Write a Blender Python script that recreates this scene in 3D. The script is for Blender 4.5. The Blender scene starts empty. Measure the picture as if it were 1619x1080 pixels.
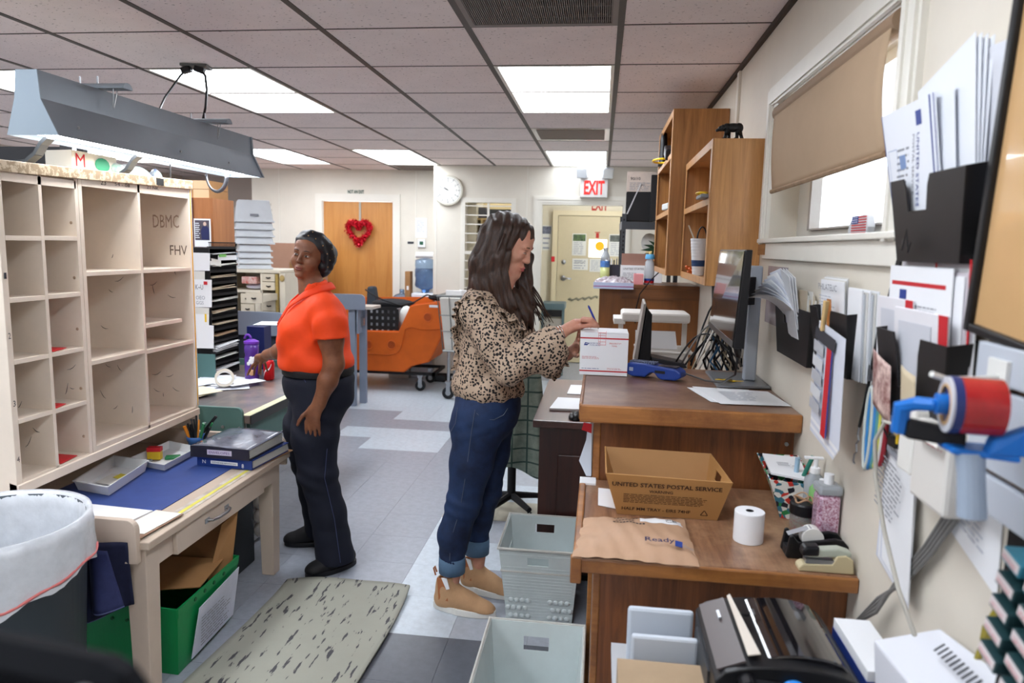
import bpy,math,random
import numpy as np
from mathutils import Vector,Matrix,Euler
random.seed(7)
PI = math.pi
SC = bpy.context.scene
COL = SC.collection

# ------------------------------------------------------------------ camera
cam_d = bpy.data.cameras.new('camera')
cam = bpy.data.objects.new('camera',cam_d)
COL.objects.link(cam)
SC.camera = cam
_R = Vector((0.99207314,0.12364097,0.02244537))
_U = Vector((-0.03849668,0.1290065,0.99089623))
_F = Vector((-0.11961978,0.9839056,-0.13274365))
cam.matrix_world = Matrix(((_R.x,_U.x,-_F.x,0), (_R.y,_U.y,-_F.y,0), (_R.z,_U.z,-_F.z,1.55), (0,0,0,1)))
cam_d.sensor_fit = 'HORIZONTAL'
cam_d.sensor_width = 36
cam_d.lens = 24.94
cam_d.clip_start = 0.02
cam_d.dof.use_dof = True
cam_d.dof.focus_distance = 2.9
cam_d.dof.aperture_fstop = 3.2

# ------------------------------------------------------------------ world and exposure
W = bpy.data.worlds.new('sky')
SC.world = W
W.use_nodes = True
W.node_tree.nodes['Background'].inputs[0].default_value = (0.86,0.93,1.0,1)
W.node_tree.nodes['Background'].inputs[1].default_value = 11.0
SC.view_settings.view_transform = 'Standard'
SC.view_settings.look = 'None'
SC.view_settings.gamma = 1
SC.view_settings.use_curve_mapping = False
SC.view_settings.exposure = 0.26
PANEL_E = 10.5         # ceiling light panels
TUBE_E = 16.0           # tube of the hanging lamp

# ------------------------------------------------------------------ colour and materials
def lin(c):
    c = c / 255.0
    return c / 12.92 if c <= 0.04045 else ((c + 0.055) / 1.055) ** 2.4
def C(r,g,b): return (lin(r),lin(g),lin(b),1)
MATS = {}
def nd(nt,t,**kw):
    n = nt.nodes.new(t)
    for k,v in kw.items(): setattr(n,k,v)
    return n
def M(key,col=None,rough=.55,metal=0,var=0.0,vs=6,bump=0.0,bs=80,spec=.4,trans=0,emit=0,coat=0,alpha=1,stretch=None,col2=None,edge=None,ior=1.45):
    if key in MATS: return MATS[key]
    m = bpy.data.materials.new(key); m.use_nodes = True
    nt = m.node_tree; b = nt.nodes['Principled BSDF']
    c = C(*col)
    b.inputs['Base Color'].default_value = c
    b.inputs['Roughness'].default_value = rough
    b.inputs['Metallic'].default_value = metal
    b.inputs['Specular IOR Level'].default_value = spec
    b.inputs['Transmission Weight'].default_value = trans
    b.inputs['Coat Weight'].default_value = coat
    b.inputs['Alpha'].default_value = alpha
    b.inputs['IOR'].default_value = ior
    if emit:
        b.inputs['Emission Color'].default_value = c
        b.inputs['Emission Strength'].default_value = emit
    if var or bump:
        tc = nd(nt,'ShaderNodeTexCoord'); mp = nd(nt,'ShaderNodeMapping')
        nt.links.new(tc.outputs['Object'],mp.inputs[0])
        if stretch: mp.inputs['Scale'].default_value = stretch
    if var:
        n = nd(nt,'ShaderNodeTexNoise'); n.inputs['Scale'].default_value = vs; n.inputs['Detail'].default_value = 6; n.inputs['Roughness'].default_value = .65
        nt.links.new(mp.outputs[0],n.inputs['Vector'])
        r = nd(nt,'ShaderNodeValToRGB')
        c2 = C(*col2) if col2 else tuple(list(x * (1 - var) for x in c[:3]) + [1])
        r.color_ramp.elements[0].position = .34; r.color_ramp.elements[0].color = c2
        r.color_ramp.elements[1].position = .66; r.color_ramp.elements[1].color = c if col2 else tuple(list(min(1,x * (1 + var * .5)) for x in c[:3]) + [1])
        nt.links.new(n.outputs[0],r.inputs[0]); nt.links.new(r.outputs[0],b.inputs['Base Color'])
    if bump:
        n = nd(nt,'ShaderNodeTexNoise'); n.inputs['Scale'].default_value = bs; n.inputs['Detail'].default_value = 4
        nt.links.new(mp.outputs[0],n.inputs['Vector'])
        bu = nd(nt,'ShaderNodeBump'); bu.inputs['Strength'].default_value = bump; bu.inputs['Distance'].default_value = .004
        nt.links.new(n.outputs[0],bu.inputs['Height']); nt.links.new(bu.outputs[0],b.inputs['Normal'])
    MATS[key] = m
    return m
def chipped(key,col,chip,amount=.33,rough=.5,scale=14,stretch=None):
    """paint with small dark chips and scuffs"""
    if key in MATS: return MATS[key]
    m = M(key,col,rough,var=.06,vs=5)
    nt = m.node_tree; b = nt.nodes['Principled BSDF']
    src = b.inputs['Base Color'].links[0].from_socket
    tc = nd(nt,'ShaderNodeTexCoord'); mp = nd(nt,'ShaderNodeMapping')
    if stretch: mp.inputs['Scale'].default_value = stretch
    nt.links.new(tc.outputs['Object'],mp.inputs[0])
    n = nd(nt,'ShaderNodeTexNoise'); n.inputs['Scale'].default_value = scale; n.inputs['Detail'].default_value = 8; n.inputs['Roughness'].default_value = .75
    nt.links.new(mp.outputs[0],n.inputs['Vector'])
    r = nd(nt,'ShaderNodeValToRGB'); r.color_ramp.elements[0].position = amount - .02; r.color_ramp.elements[1].position = amount
    r.color_ramp.elements[0].color = (1,1,1,1); r.color_ramp.elements[1].color = (0,0,0,1)
    nt.links.new(n.outputs[0],r.inputs[0])
    mx = nd(nt,'ShaderNodeMix'); mx.data_type = 'RGBA'
    nt.links.new(r.outputs[0],mx.inputs[0]); nt.links.new(src,mx.inputs[6]); mx.inputs[7].default_value = C(*chip)
    nt.links.new(mx.outputs[2],b.inputs['Base Color'])
    return m
def wood(key,light,dark,axis='z',rough=.4,scale=1.0,worn=None,bands=5,coat=.15):
    if key in MATS: return MATS[key]
    m = bpy.data.materials.new(key); m.use_nodes = True
    nt = m.node_tree; b = nt.nodes['Principled BSDF']
    b.inputs['Roughness'].default_value = rough; b.inputs['Coat Weight'].default_value = coat; b.inputs['Coat Roughness'].default_value = .35
    tc = nd(nt,'ShaderNodeTexCoord'); mp = nd(nt,'ShaderNodeMapping')
    s = {'x': (.6,9,9),'y': (9,.6,9),'z': (9,9,.6)}[axis]
    mp.inputs['Scale'].default_value = [q * scale for q in s]
    nt.links.new(tc.outputs['Object'],mp.inputs[0])
    n = nd(nt,'ShaderNodeTexNoise'); n.inputs['Scale'].default_value = bands * .55; n.inputs['Detail'].default_value = 9; n.inputs['Roughness'].default_value = .7; n.inputs['Distortion'].default_value = .7
    nt.links.new(mp.outputs[0],n.inputs['Vector'])
    r = nd(nt,'ShaderNodeValToRGB')
    r.color_ramp.elements[0].position = .3; r.color_ramp.elements[0].color = C(*dark)
    r.color_ramp.elements[1].position = .7; r.color_ramp.elements[1].color = C(*light)
    nt.links.new(n.outputs[0],r.inputs[0])
    out = r.outputs[0]
    if worn:
        n2 = nd(nt,'ShaderNodeTexNoise'); n2.inputs['Scale'].default_value = 3.5; n2.inputs['Detail'].default_value = 8; n2.inputs['Roughness'].default_value = .7
        nt.links.new(tc.outputs['Object'],n2.inputs['Vector'])
        r2 = nd(nt,'ShaderNodeValToRGB'); r2.color_ramp.elements[0].position = .45; r2.color_ramp.elements[1].position = .68
        nt.links.new(n2.outputs[0],r2.inputs[0])
        mx = nd(nt,'ShaderNodeMix'); mx.data_type = 'RGBA'
        nt.links.new(r2.outputs[0],mx.inputs[0]); nt.links.new(out,mx.inputs[6]); mx.inputs[7].default_value = C(*worn)
        out = mx.outputs[2]
    nt.links.new(out,b.inputs['Base Color'])
    bu = nd(nt,'ShaderNodeBump'); bu.inputs['Strength'].default_value = .12; bu.inputs['Distance'].default_value = .002
    nt.links.new(n.outputs[0],bu.inputs['Height']); nt.links.new(bu.outputs[0],b.inputs['Normal'])
    MATS[key] = m
    return m

# ------------------------------------------------------------------ mesh builder
ORG = {}
PLACE = None      # placement matrix of the group being built
def place(x_src,x_dst,kx,k):
    return Matrix(((kx,0,0,x_dst - kx * x_src), (0,k,0,0), (0,0,k,1.55 * (1 - k)), (0,0,0,1)))
def V(*a): return Vector(a)
class MB:
    def __init__(s): s.v = []; s.f = []
    def add(s,v,f):
        n = len(s.v); s.v += [tuple(p) for p in v]; s.f += [tuple(i + n for i in q) for q in f]; return s
    def hexa(s,p):   # 8 corners: bottom 0-3 counter-clockwise, top 4-7
        return s.add(p, [(3,2,1,0), (4,5,6,7), (0,1,5,4), (1,2,6,5), (2,3,7,6), (3,0,4,7)])
    def box(s,x0,x1,y0,y1,z0,z1):
        return s.hexa([(x0,y0,z0), (x1,y0,z0), (x1,y1,z0), (x0,y1,z0), (x0,y0,z1), (x1,y0,z1), (x1,y1,z1), (x0,y1,z1)])
    def obox(s,c,d,rot=(0,0,0)):
        m = Euler(rot).to_matrix(); x,y,z = d[0] / 2,d[1] / 2,d[2] / 2
        P = [(-x,-y,-z), (x,-y,-z), (x,y,-z), (-x,y,-z), (-x,-y,z), (x,-y,z), (x,y,z), (-x,y,z)]
        return s.hexa([m @ Vector(p) + Vector(c) for p in P])
    def quad(s,a,b,c,d,th):   # a slab whose face is abcd, thickened along its normal (away from the face)
        a,b,c,d = map(Vector, (a,b,c,d)); n = (b - a).cross(d - a).normalized() * -th
        return s.hexa([a + n,b + n,c + n,d + n,a,b,c,d])
    def prism(s,pts,dv):         # planar polygon pts swept by dv
        n = len(pts); dv = Vector(dv); P = [Vector(p) for p in pts]; Q = [p + dv for p in P]
        nn = Vector((0,0,0))
        for i in range(n): nn += P[i].cross(P[(i + 1) % n])
        if nn.dot(dv) > 0: lo,hi = P,Q
        else: lo,hi = Q,P
        F = [tuple(reversed(range(n))),tuple(range(n,2 * n))] + [(i, (i + 1) % n,n + (i + 1) % n,n + i) for i in range(n)]
        return s.add(lo + hi,F)
    def cyl(s,a,b,r0,r1=None,n=16,cap=True):
        if r1 is None: r1 = r0
        a,b = Vector(a),Vector(b); d = (b - a).normalized()
        u = d.orthogonal().normalized(); w = d.cross(u)
        va = [a + (u * math.cos(t) + w * math.sin(t)) * r0 for t in [2 * PI * i / n for i in range(n)]]
        vb = [b + (u * math.cos(t) + w * math.sin(t)) * r1 for t in [2 * PI * i / n for i in range(n)]]
        F = [(i, (i + 1) % n,n + (i + 1) % n,n + i) for i in range(n)]
        if cap: F += [tuple(reversed(range(n))),tuple(range(n,2 * n))]
        return s.add(va + vb,F)
    def tube(s,pts,r,n=8,closed=False,flat=1.0):
        P = [Vector(p) for p in pts]; m = len(P); rr = r if isinstance(r, (list,tuple)) else [r] * m
        rings = []; u = None
        for i in range(m):
            if closed: d = (P[(i + 1) % m] - P[i - 1]).normalized()
            else: d = (P[min(i + 1,m - 1)] - P[max(i - 1,0)]).normalized()
            if u is None: u = d.orthogonal().normalized()
            else:
                u = (u - d * u.dot(d));
                u = u.normalized() if u.length > 1e-6 else d.orthogonal().normalized()
            w = d.cross(u)
            rings.append([P[i] + (u * math.cos(2 * PI * k / n) + w * math.sin(2 * PI * k / n) * flat) * rr[i] for k in range(n)])
        F = []
        for i in range(m if closed else m - 1):
            j = (i + 1) % m
            for k in range(n): F.append((i * n + k,i * n + (k + 1) % n,j * n + (k + 1) % n,j * n + k))
        if not closed: F += [tuple(reversed(range(n))),tuple(range((m - 1) * n,m * n))]
        return s.add([p for q in rings for p in q],F)
    def lathe(s,prof,c=(0,0,0),n=24,closed=False):
        c = Vector(c); m = len(prof)
        v = [c + Vector((r * math.cos(2 * PI * k / n),r * math.sin(2 * PI * k / n),z)) for r,z in prof for k in range(n)]
        F = []
        for i in range(m if closed else m - 1):
            j = (i + 1) % m
            for k in range(n): F.append((i * n + k,i * n + (k + 1) % n,j * n + (k + 1) % n,j * n + k))
        if not closed:
            if prof[0][0] > 1e-5: F.append(tuple(reversed(range(n))))
            if prof[-1][0] > 1e-5: F.append(tuple(range((m - 1) * n,m * n)))
        return s.add(v,F)
    def ell(s,c,r,n=16,rot=None):
        c = Vector(c); m = n // 2 + 1; v = []; R = Euler(rot).to_matrix() if rot else Matrix.Identity(3)
        if isinstance(r, (int,float)): r = (r,r,r)
        for i in range(m):
            t = PI * i / (m - 1) - PI / 2
            for k in range(n):
                a = 2 * PI * k / n
                v.append(c + R @ Vector((r[0] * math.cos(t) * math.cos(a),r[1] * math.cos(t) * math.sin(a),r[2] * math.sin(t))))
        F = [(i * n + k,i * n + (k + 1) % n, (i + 1) * n + (k + 1) % n, (i + 1) * n + k) for i in range(m - 1) for k in range(n)]
        return s.add(v,F)
    def grid(s,fn,nu,nv):
        v = [fn(i / nu,j / nv) for j in range(nv + 1) for i in range(nu + 1)]
        F = [(j * (nu + 1) + i,j * (nu + 1) + i + 1, (j + 1) * (nu + 1) + i + 1, (j + 1) * (nu + 1) + i) for j in range(nv) for i in range(nu)]
        return s.add(v,F)
    def xf(s,mat):
        s.v = [tuple(mat @ Vector(p)) for p in s.v]; return s
    def build(s,name,mat,parent=None,smooth=False,bevel=0,solid=0,local=False,sub=0,struct=False):
        vs = [(PLACE @ Vector(p)) if PLACE is not None else Vector(p) for p in s.v]
        loc = None
        if parent is not None:
            if not local:
                inv = ORG[parent].inverted(); vs = [inv @ p for p in vs]
        else:
            xs = [p.x for p in vs]; ys = [p.y for p in vs]; zs = [p.z for p in vs]
            loc = Vector(((min(xs) + max(xs)) / 2, (min(ys) + max(ys)) / 2,min(zs)))
            vs = [p - loc for p in vs]
        me = bpy.data.meshes.new(name); me.from_pydata([tuple(p) for p in vs], [],s.f); me.update()
        if mat is not None:
            for q in (mat if isinstance(mat, (list,tuple)) else [mat]): me.materials.append(q)
        if smooth: me.polygons.foreach_set('use_smooth', [True] * len(me.polygons))
        o = bpy.data.objects.new(name,me); COL.objects.link(o)
        if parent is not None:
            o.parent = parent; ORG[o] = ORG[parent]
        else:
            o.location = loc; ORG[o] = Matrix.Translation(loc)
        if bevel:
            b = o.modifiers.new('bevel','BEVEL'); b.width = bevel; b.segments = 2; b.limit_method = 'ANGLE'; b.angle_limit = .7
        if solid:
            b = o.modifiers.new('solid','SOLIDIFY'); b.thickness = solid; b.offset = 0
        if sub:
            b = o.modifiers.new('sub','SUBSURF'); b.levels = sub; b.render_levels = sub
        if struct: o['kind'] = 'structure'
        return o
def bx(*a): return MB().box(*a)
def thing(name,label,cat,loc=(0,0,0),rotz=0,group=None):
    o = bpy.data.objects.new(name,None); COL.objects.link(o); o.empty_display_size = .05
    if PLACE is not None: loc = PLACE @ Vector(loc)
    o.location = loc; o.rotation_euler = (0,0,rotz); o['label'] = label; o['category'] = cat
    if group: o['group'] = group
    ORG[o] = Matrix.Translation(Vector(loc)) @ Matrix.Rotation(rotz,4,'Z')
    return o
def tag(o,label,cat=None,group=None):
    o['label'] = label
    if cat: o['category'] = cat
    if group: o['group'] = group
    return o
def dup(root,loc,rotz,label=None,group=None):
    r = root.copy(); COL.objects.link(r); r.location = loc; r.rotation_euler = (0,0,rotz)
    ORG[r] = Matrix.Translation(Vector(loc)) @ Matrix.Rotation(rotz,4,'Z')
    if label: r['label'] = label
    if group: r['group'] = group
    for ch in list(root.children):
        c = ch.copy(); COL.objects.link(c); c.parent = r
        for g in ch.children:
            d = g.copy(); COL.objects.link(d); d.parent = c
    return r
def text(s,o,right,up,h,mat,parent,width=None,name='lettering',off=.0008,bold=0):
    """flat lettering: o = lower left corner, right / up = directions, h = cap height"""
    cu = bpy.data.curves.new(name,'FONT'); cu.body = s; cu.size = 1.0; cu.resolution_u = 2; cu.offset = bold
    tmp = bpy.data.objects.new(name,cu)
    me = bpy.data.meshes.new_from_object(tmp)
    bpy.data.objects.remove(tmp); bpy.data.curves.remove(cu)
    co = [v.co.copy() for v in me.vertices]
    x0 = min(c.x for c in co); x1 = max(c.x for c in co); y0 = min(c.y for c in co); y1 = max(c.y for c in co)
    right = Vector(right).normalized(); up = Vector(up).normalized(); n = right.cross(up).normalized()
    sy = h / (y1 - y0); sx = (width / (x1 - x0)) if width else sy
    O = Vector(o) + n * off
    inv = ORG[parent].inverted()
    for v,c in zip(me.vertices,co):
        q_ = O + right * ((c.x - x0) * sx) + up * ((c.y - y0) * sy)
        v.co = inv @ (PLACE @ q_ if PLACE is not None else q_)
    me.materials.clear(); me.materials.append(mat)
    ob = bpy.data.objects.new(name,me); COL.objects.link(ob); ob.parent = parent; ORG[ob] = ORG[parent]
    return ob
def lines(o,right,up,w,h,n,mat,parent,name='printed_lines',fill=.35,off=.0007,ragged=.3):
    """rows of small print as thin flat bars"""
    right = Vector(right).normalized(); up = Vector(up).normalized(); nn = right.cross(up); O = Vector(o) + nn * off
    b = MB(); step = h / n
    rnd = random.Random(n * 7 + int(w * 1e4))
    for i in range(n):
        L = w * (1 - ragged * rnd.random()); y = i * step
        x = 0
        while x < L:
            ww = min(L - x,step * (1.2 + 2.5 * rnd.random()))
            p = [O + right * x + up * y,O + right * (x + ww) + up * y,O + right * (x + ww) + up * (y + step * fill),O + right * x + up * (y + step * fill)]
            b.add(p, [(0,1,2,3)]); x += ww + step * .5
    return b.build(name,mat,parent)
def patch(o,right,up,w,h,mat,parent,name='printed_area',off=.0006):
    right = Vector(right).normalized(); up = Vector(up).normalized(); nn = right.cross(up); O = Vector(o) + nn * off
    return MB().add([O,O + right * w,O + right * w + up * h,O + up * h], [(0,1,2,3)]).build(name,mat,parent)
def paper(name,label,cat,corners,mat,th=.0012,group=None,curl=0):
    """sheet from four corners (counter-clockwise seen from its face)"""
    a,b,c,d = map(Vector,corners)
    n = (b - a).cross(d - a).normalized()
    mb = MB()
    if curl:
        def fn(u,v,k=0):
            return (a.lerp(b,u)).lerp(d.lerp(c,u),v) + n * (curl * (math.sin(u * PI * .9) * .6 + v * v))
        N = 6
        top = [fn(i / N,j / N) for j in range(N + 1) for i in range(N + 1)]
        bot = [p - n * th for p in top]; W_ = N + 1; K = W_ * W_
        F = []
        for j in range(N):
            for i in range(N):
                q = (j * W_ + i,j * W_ + i + 1, (j + 1) * W_ + i + 1, (j + 1) * W_ + i); F.append(q); F.append(tuple(K + x for x in reversed(q)))
        for i in range(N):
            F.append((i + 1,i,K + i,K + i + 1)); t = N * W_; F.append((t + i,t + i + 1,K + t + i + 1,K + t + i))
            F.append((i * W_, (i + 1) * W_,K + (i + 1) * W_,K + i * W_)); e = i * W_ + N; F.append((e + W_,e,K + e,K + e + W_))
        mb.add(top + bot,F)
    else: mb.quad(a,b,c,d,th)
    o = mb.build(name,mat)
    if label: tag(o,label,cat,group)
    return o

# common materials
m_wall = M('wall_paint', (226,220,208),.6,var=.04,vs=3,bump=.05,bs=30)
m_wall2 = M('wall_paint_left', (214,203,190),.6,var=.05,vs=3)
m_wall3 = M('vestibule_paint', (205,196,172),.6,var=.05,vs=3)
m_trimw = M('white_trim', (232,228,218),.4,var=.03)
m_tbar = M('ceiling_bar', (72,62,56),.5,var=.15,vs=20)
m_white = M('paper_white', (236,237,240),.6)
m_paper2 = M('paper_offwhite', (222,220,214),.65,var=.05)
m_black = M('black_plastic', (22,22,25),.35)
m_blackm = M('black_matte', (26,25,27),.7)
m_dgrey = M('dark_grey_metal', (66,68,72),.45,metal=.3,var=.1)
m_steel = M('steel', (170,172,176),.3,metal=.9)
m_ink = M('print_ink', (55,55,62),.7)
m_inkg = M('print_grey', (140,142,150),.7)
m_red = M('print_red', (196,34,44),.55)
m_usblue = M('print_blue', (38,62,138),.5)
m_cardboard = M('cardboard', (168,124,80),.75,var=.1,vs=4,bump=.05)
m_oak = wood('oak_front', (150,98,54), (104,62,32),'z',worn=None)
m_beige = chipped('beige_chipped_paint', (236,222,206), (70,52,42),.27)
m_beigein = M('beige_paint_inside', (232,214,196),.55,var=.08,vs=3)
# ================================================================== ROOM
XR = 0.6286; CE = 2.42; T = 0.6096; GX = 0.0434; GY = 2.9416
def struct(name,mb,mat,**k): return mb.build(name,mat,struct=True,**k)
# ---- floor: base slab plus separate vinyl tiles
TF = 0.31; FX = -0.541; FY = 2.595
fl = bx(-6.0,2.2,-2.6,11.2,-.12,-.004).build('floor',M('floor_base', (120,124,130),.5),struct=True)
def tile_mat(key,col):
    m = M(key,col,.32,var=.12,vs=26,bump=.04,bs=30,spec=.5)
    return m
t_mid = tile_mat('tile_grey', (156,161,172)); t_light = tile_mat('tile_pale', (200,210,220))
t_dark = tile_mat('tile_dark', (98,102,110)); t_beige = tile_mat('tile_beige', (188,184,166)); t_mid2 = tile_mat('tile_mid', (174,180,190))
tile_me = {}
def tile_mesh(m):
    if m.name not in tile_me:
        g = TF - .0012
        me = bpy.data.meshes.new('floor_tile'); b = bx(0,g,0,g,-.003,0)
        me.from_pydata(b.v, [],b.f); me.materials.append(m); tile_me[m.name] = me
    return tile_me[m.name]
rt = random.Random(3)
def floor_kind(i,j):
    x = FX + (i + .5) * TF; y = FY + (j + .5) * TF       # tile centre
    if y > 6.33: return t_light
    if y > 6.02: return t_light if x > -1.78 else t_mid
    if y > 5.71: return t_mid
    if 5.39 < y: return t_light if -2.1 < x < -1.15 else t_mid
    if 5.08 < y: return t_light if -1.78 < x < -1.15 else t_mid
    if x < -.851: return t_mid
    if y < FY: return t_dark
    if j in (4,): return t_beige
    if i == -1 and j < 9: return t_light
    return [t_mid2,t_light,t_mid][(i * 7 + j * 5) % 3] if j > 0 else t_mid2
n = 0
rest = MB()
for j in range(-3,18):
    for i in range(-6 if j < 9 else -9,3):
        x = FX + i * TF; y = FY + j * TF
        if x > .4: continue
        if n < 298 and x < .35:
            o = bpy.data.objects.new('floor_tile',tile_mesh(floor_kind(i,j))); COL.objects.link(o)
            o.parent = fl; o.location = ORG[fl].inverted() @ Vector((x,y,0)); n += 1
# remaining floor area as one part
for (x0,x1,y0,y1) in [(-6,FX - 6 * TF,-2.6,FY + 9 * TF), (-6,FX - 9 * TF,FY + 9 * TF,11.2), (FX - 6 * TF,2.2,-2.6,FY - 3 * TF), (FX - 9 * TF,2.2,FY + 18 * TF,11.2), (FX + 3 * TF,2.2,FY - 3 * TF,FY + 18 * TF)]:
    rest.box(x0,x1,y0,y1,-.004,-.0005)
o = rest.build('outer_flooring',t_mid,fl); o['kind'] = 'stuff'

# ---- ceiling: tiles, bars, light panels, vents
ce = bx(-6.0,2.2,-2.6,11.2,CE + .03,CE + .12).build('ceiling',M('ceiling_void', (120,112,108),.8),struct=True)
def ceil_tile_mat():
    m = M('ceiling_tile', (240,228,225),.85,var=.05,vs=4)
    nt = m.node_tree; b = nt.nodes['Principled BSDF']; src = b.inputs['Base Color'].links[0].from_socket
    tc = nd(nt,'ShaderNodeTexCoord'); mp = nd(nt,'ShaderNodeMapping'); mp.inputs['Scale'].default_value = (1,2.2,1)
    oi = nd(nt,'ShaderNodeObjectInfo')
    nt.links.new(tc.outputs['Object'],mp.inputs[0])
    ad = nd(nt,'ShaderNodeVectorMath',operation='ADD'); nt.links.new(mp.outputs[0],ad.inputs[0]); nt.links.new(oi.outputs['Location'],ad.inputs[1])
    v = nd(nt,'ShaderNodeTexNoise'); v.inputs['Scale'].default_value = 55; v.inputs['Detail'].default_value = 2
    nt.links.new(ad.outputs[0],v.inputs['Vector'])
    r = nd(nt,'ShaderNodeValToRGB'); r.color_ramp.elements[0].position = .30; r.color_ramp.elements[1].position = .335
    r.color_ramp.elements[0].color = (1,1,1,1); r.color_ramp.elements[1].color = (0,0,0,1)
    nt.links.new(v.outputs[0],r.inputs[0])
    mx = nd(nt,'ShaderNodeMix'); mx.data_type = 'RGBA'; nt.links.new(r.outputs[0],mx.inputs[0]); nt.links.new(src,mx.inputs[6]); mx.inputs[7].default_value = C(118,104,98)
    nt.links.new(mx.outputs[2],b.inputs['Base Color'])
    bu = nd(nt,'ShaderNodeBump'); bu.inputs['Strength'].default_value = .5; bu.inputs['Distance'].default_value = .004; bu.invert = True
    nt.links.new(r.outputs[0],bu.inputs['Height']); nt.links.new(bu.outputs[0],b.inputs['Normal'])
    return m
ct = ceil_tile_mat()
me_t = bpy.data.meshes.new('ceiling_tile'); b = bx(.006,T - .006,.004,T - .004,-.001,.016); me_t.from_pydata(b.v, [],b.f); me_t.materials.append(ct)
me_e = bpy.data.meshes.new('ceiling_tile_end'); b = bx(.006,.585,.004,T - .004,-.001,.016); me_e.from_pydata(b.v, [],b.f); me_e.materials.append(ct)
lights = [(-1,1), (-1,6), (-4,1), (-4,6), (-6,1), (-6,6), (-9,1), (-9,6), (-1,-4), (-4,-4), (-6,-4), (-9,-4), (-1,-9), (-4,-9), (-9,11)]
skip = set()
for c,r in lights: skip |= {(c,r), (c,r + 1)}
vents = [(-1,-1), (-1,4), (-4,8),]
skip |= set(vents)
slab = MB(); n = 0
for r in range(-10,14):
    for c in range(-10,1):
        if (c,r) in skip: continue
        x = GX + c * T; y = GY + r * T
        if (-2 <= r <= 8 and n < 299 and c >= -10) or (8 < r <= 11 and c < -6):
            o = bpy.data.objects.new('ceiling_tile',me_e if c == 0 else me_t); COL.objects.link(o)
            o.parent = ce; o.location = ORG[ce].inverted() @ Vector((x,y,CE)); n += 1
        else:
            slab.box(x + .006,x + (.585 if c == 0 else T - .006),y + .004,y + T - .004,CE,CE + .016)
o = slab.build('outer_ceiling_tiles',ct,ce); o['kind'] = 'stuff'
bars = MB()
for c in range(-10,1):
    x = GX + c * T; bars.box(x - .013,x + .013,-2.6,11.2,CE - .004,CE + .012)
bars.build('ceiling_runner',m_tbar,ce)
bars = MB()
for r in range(-9,15):
    y = GY + r * T; bars.box(-6,XR,y - .0045,y + .0045,CE - .003,CE + .012)
bars.build('ceiling_cross_bar',m_tbar,ce)
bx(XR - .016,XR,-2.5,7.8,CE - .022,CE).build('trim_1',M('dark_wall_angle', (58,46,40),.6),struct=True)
# light panels
m_panel = M('light_panel', (240,247,255),.5,emit=PANEL_E)
lab = {(-1,1): 'large square bright ceiling light nearest, above the woman at the counter', (-1,6): 'small far ceiling light just before the EXIT sign',
       (-4,1): 'bright ceiling light behind the hanging lamp and its cords', (-4,6): 'far ceiling light left of the clock, in front of the wooden door',
       (-6,1): 'ceiling light cut by the left edge of the photo beside the lamp end', (-6,6): 'far ceiling light seen right past the far end of the hanging lamp',
       (-9,6): 'ceiling light seen under the hanging lamp at far left'}
m_panel_dim = M('light_panel_dim', (240,247,255),.5,emit=5.0)
rest_l = {(-9,1): 'left of all the hanging lamp', (-1,-4): 'overhead, behind the camera by the counters', (-4,-4): 'behind the camera, third column from the right wall', (-6,-4): 'behind the camera, fifth column from the right wall', (-9,-4): 'behind the camera near the left wall', (-1,-9): 'farthest behind the camera, by the right wall', (-4,-9): 'farthest behind the camera, mid room', (-9,11): 'in the alcove at the far left'}
for c,r in lights:
    x = GX + c * T; y = GY + r * T
    t = thing('ceiling_light',lab.get((c,r)) or 'ceiling light out of view, ' + rest_l[(c,r)],'ceiling light', (x + T / 2,y + T,CE),group='recessed ceiling light panels')
    fr = MB(); x0,x1,y0,y1 = x + .013,x + T - .013,y + .005,y + 2 * T - .005
    e = .018
    fr.box(x0,x1,y0,y0 + e,CE - .004,CE + .02).box(x0,x1,y1 - e,y1,CE - .004,CE + .02).box(x0,x0 + e,y0 + e,y1 - e,CE - .004,CE + .02).box(x1 - e,x1,y0 + e,y1 - e,CE - .004,CE + .02)
    fr.build('light_frame',m_trimw,t)
    bx(x0 + e,x1 - e,y0 + e,y1 - e,CE + .004,CE + .012).build('diffuser',m_panel_dim if (c,r) == (-1,6) else m_panel,t)
# louvred return vent and flat vents
x,y = GX - T,GY - T
t = thing('ceiling_vent','dark louvred ceiling vent at the top edge of the photo','vent', (x + T / 2,y + T / 2,CE),group='ceiling vents')
m_lv = M('louvre_grey', (128,118,114),.5,metal=.2)
bx(x + .013,x + T - .013,y + .005,y + T - .005,CE + .012,CE + .02).build('vent_backing',m_blackm,t)
lv = MB()
for i in range(72):
    xx = x + .03 + i * (T - .06) / 71; lv.box(xx - .0018,xx + .0018,y + .02,y + T - .02,CE - .002,CE + .012)
for i in range(4): lv.box(x + .02,x + T - .02,y + .15 + i * .12,y + .153 + i * .12,CE,CE + .01)
o = lv.build('louvre',m_lv,t); o['kind'] = 'stuff'
fr = MB(); fr.box(x + .013,x + T - .013,y + .005,y + .03,CE - .004,CE + .01).box(x + .013,x + T - .013,y + T - .03,y + T - .005,CE - .004,CE + .01)
fr.box(x + .013,x + .035,y + .03,y + T - .03,CE - .004,CE + .01).box(x + T - .035,x + T - .013,y + .03,y + T - .03,CE - .004,CE + .01).build('vent_frame',m_lv,t)
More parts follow.
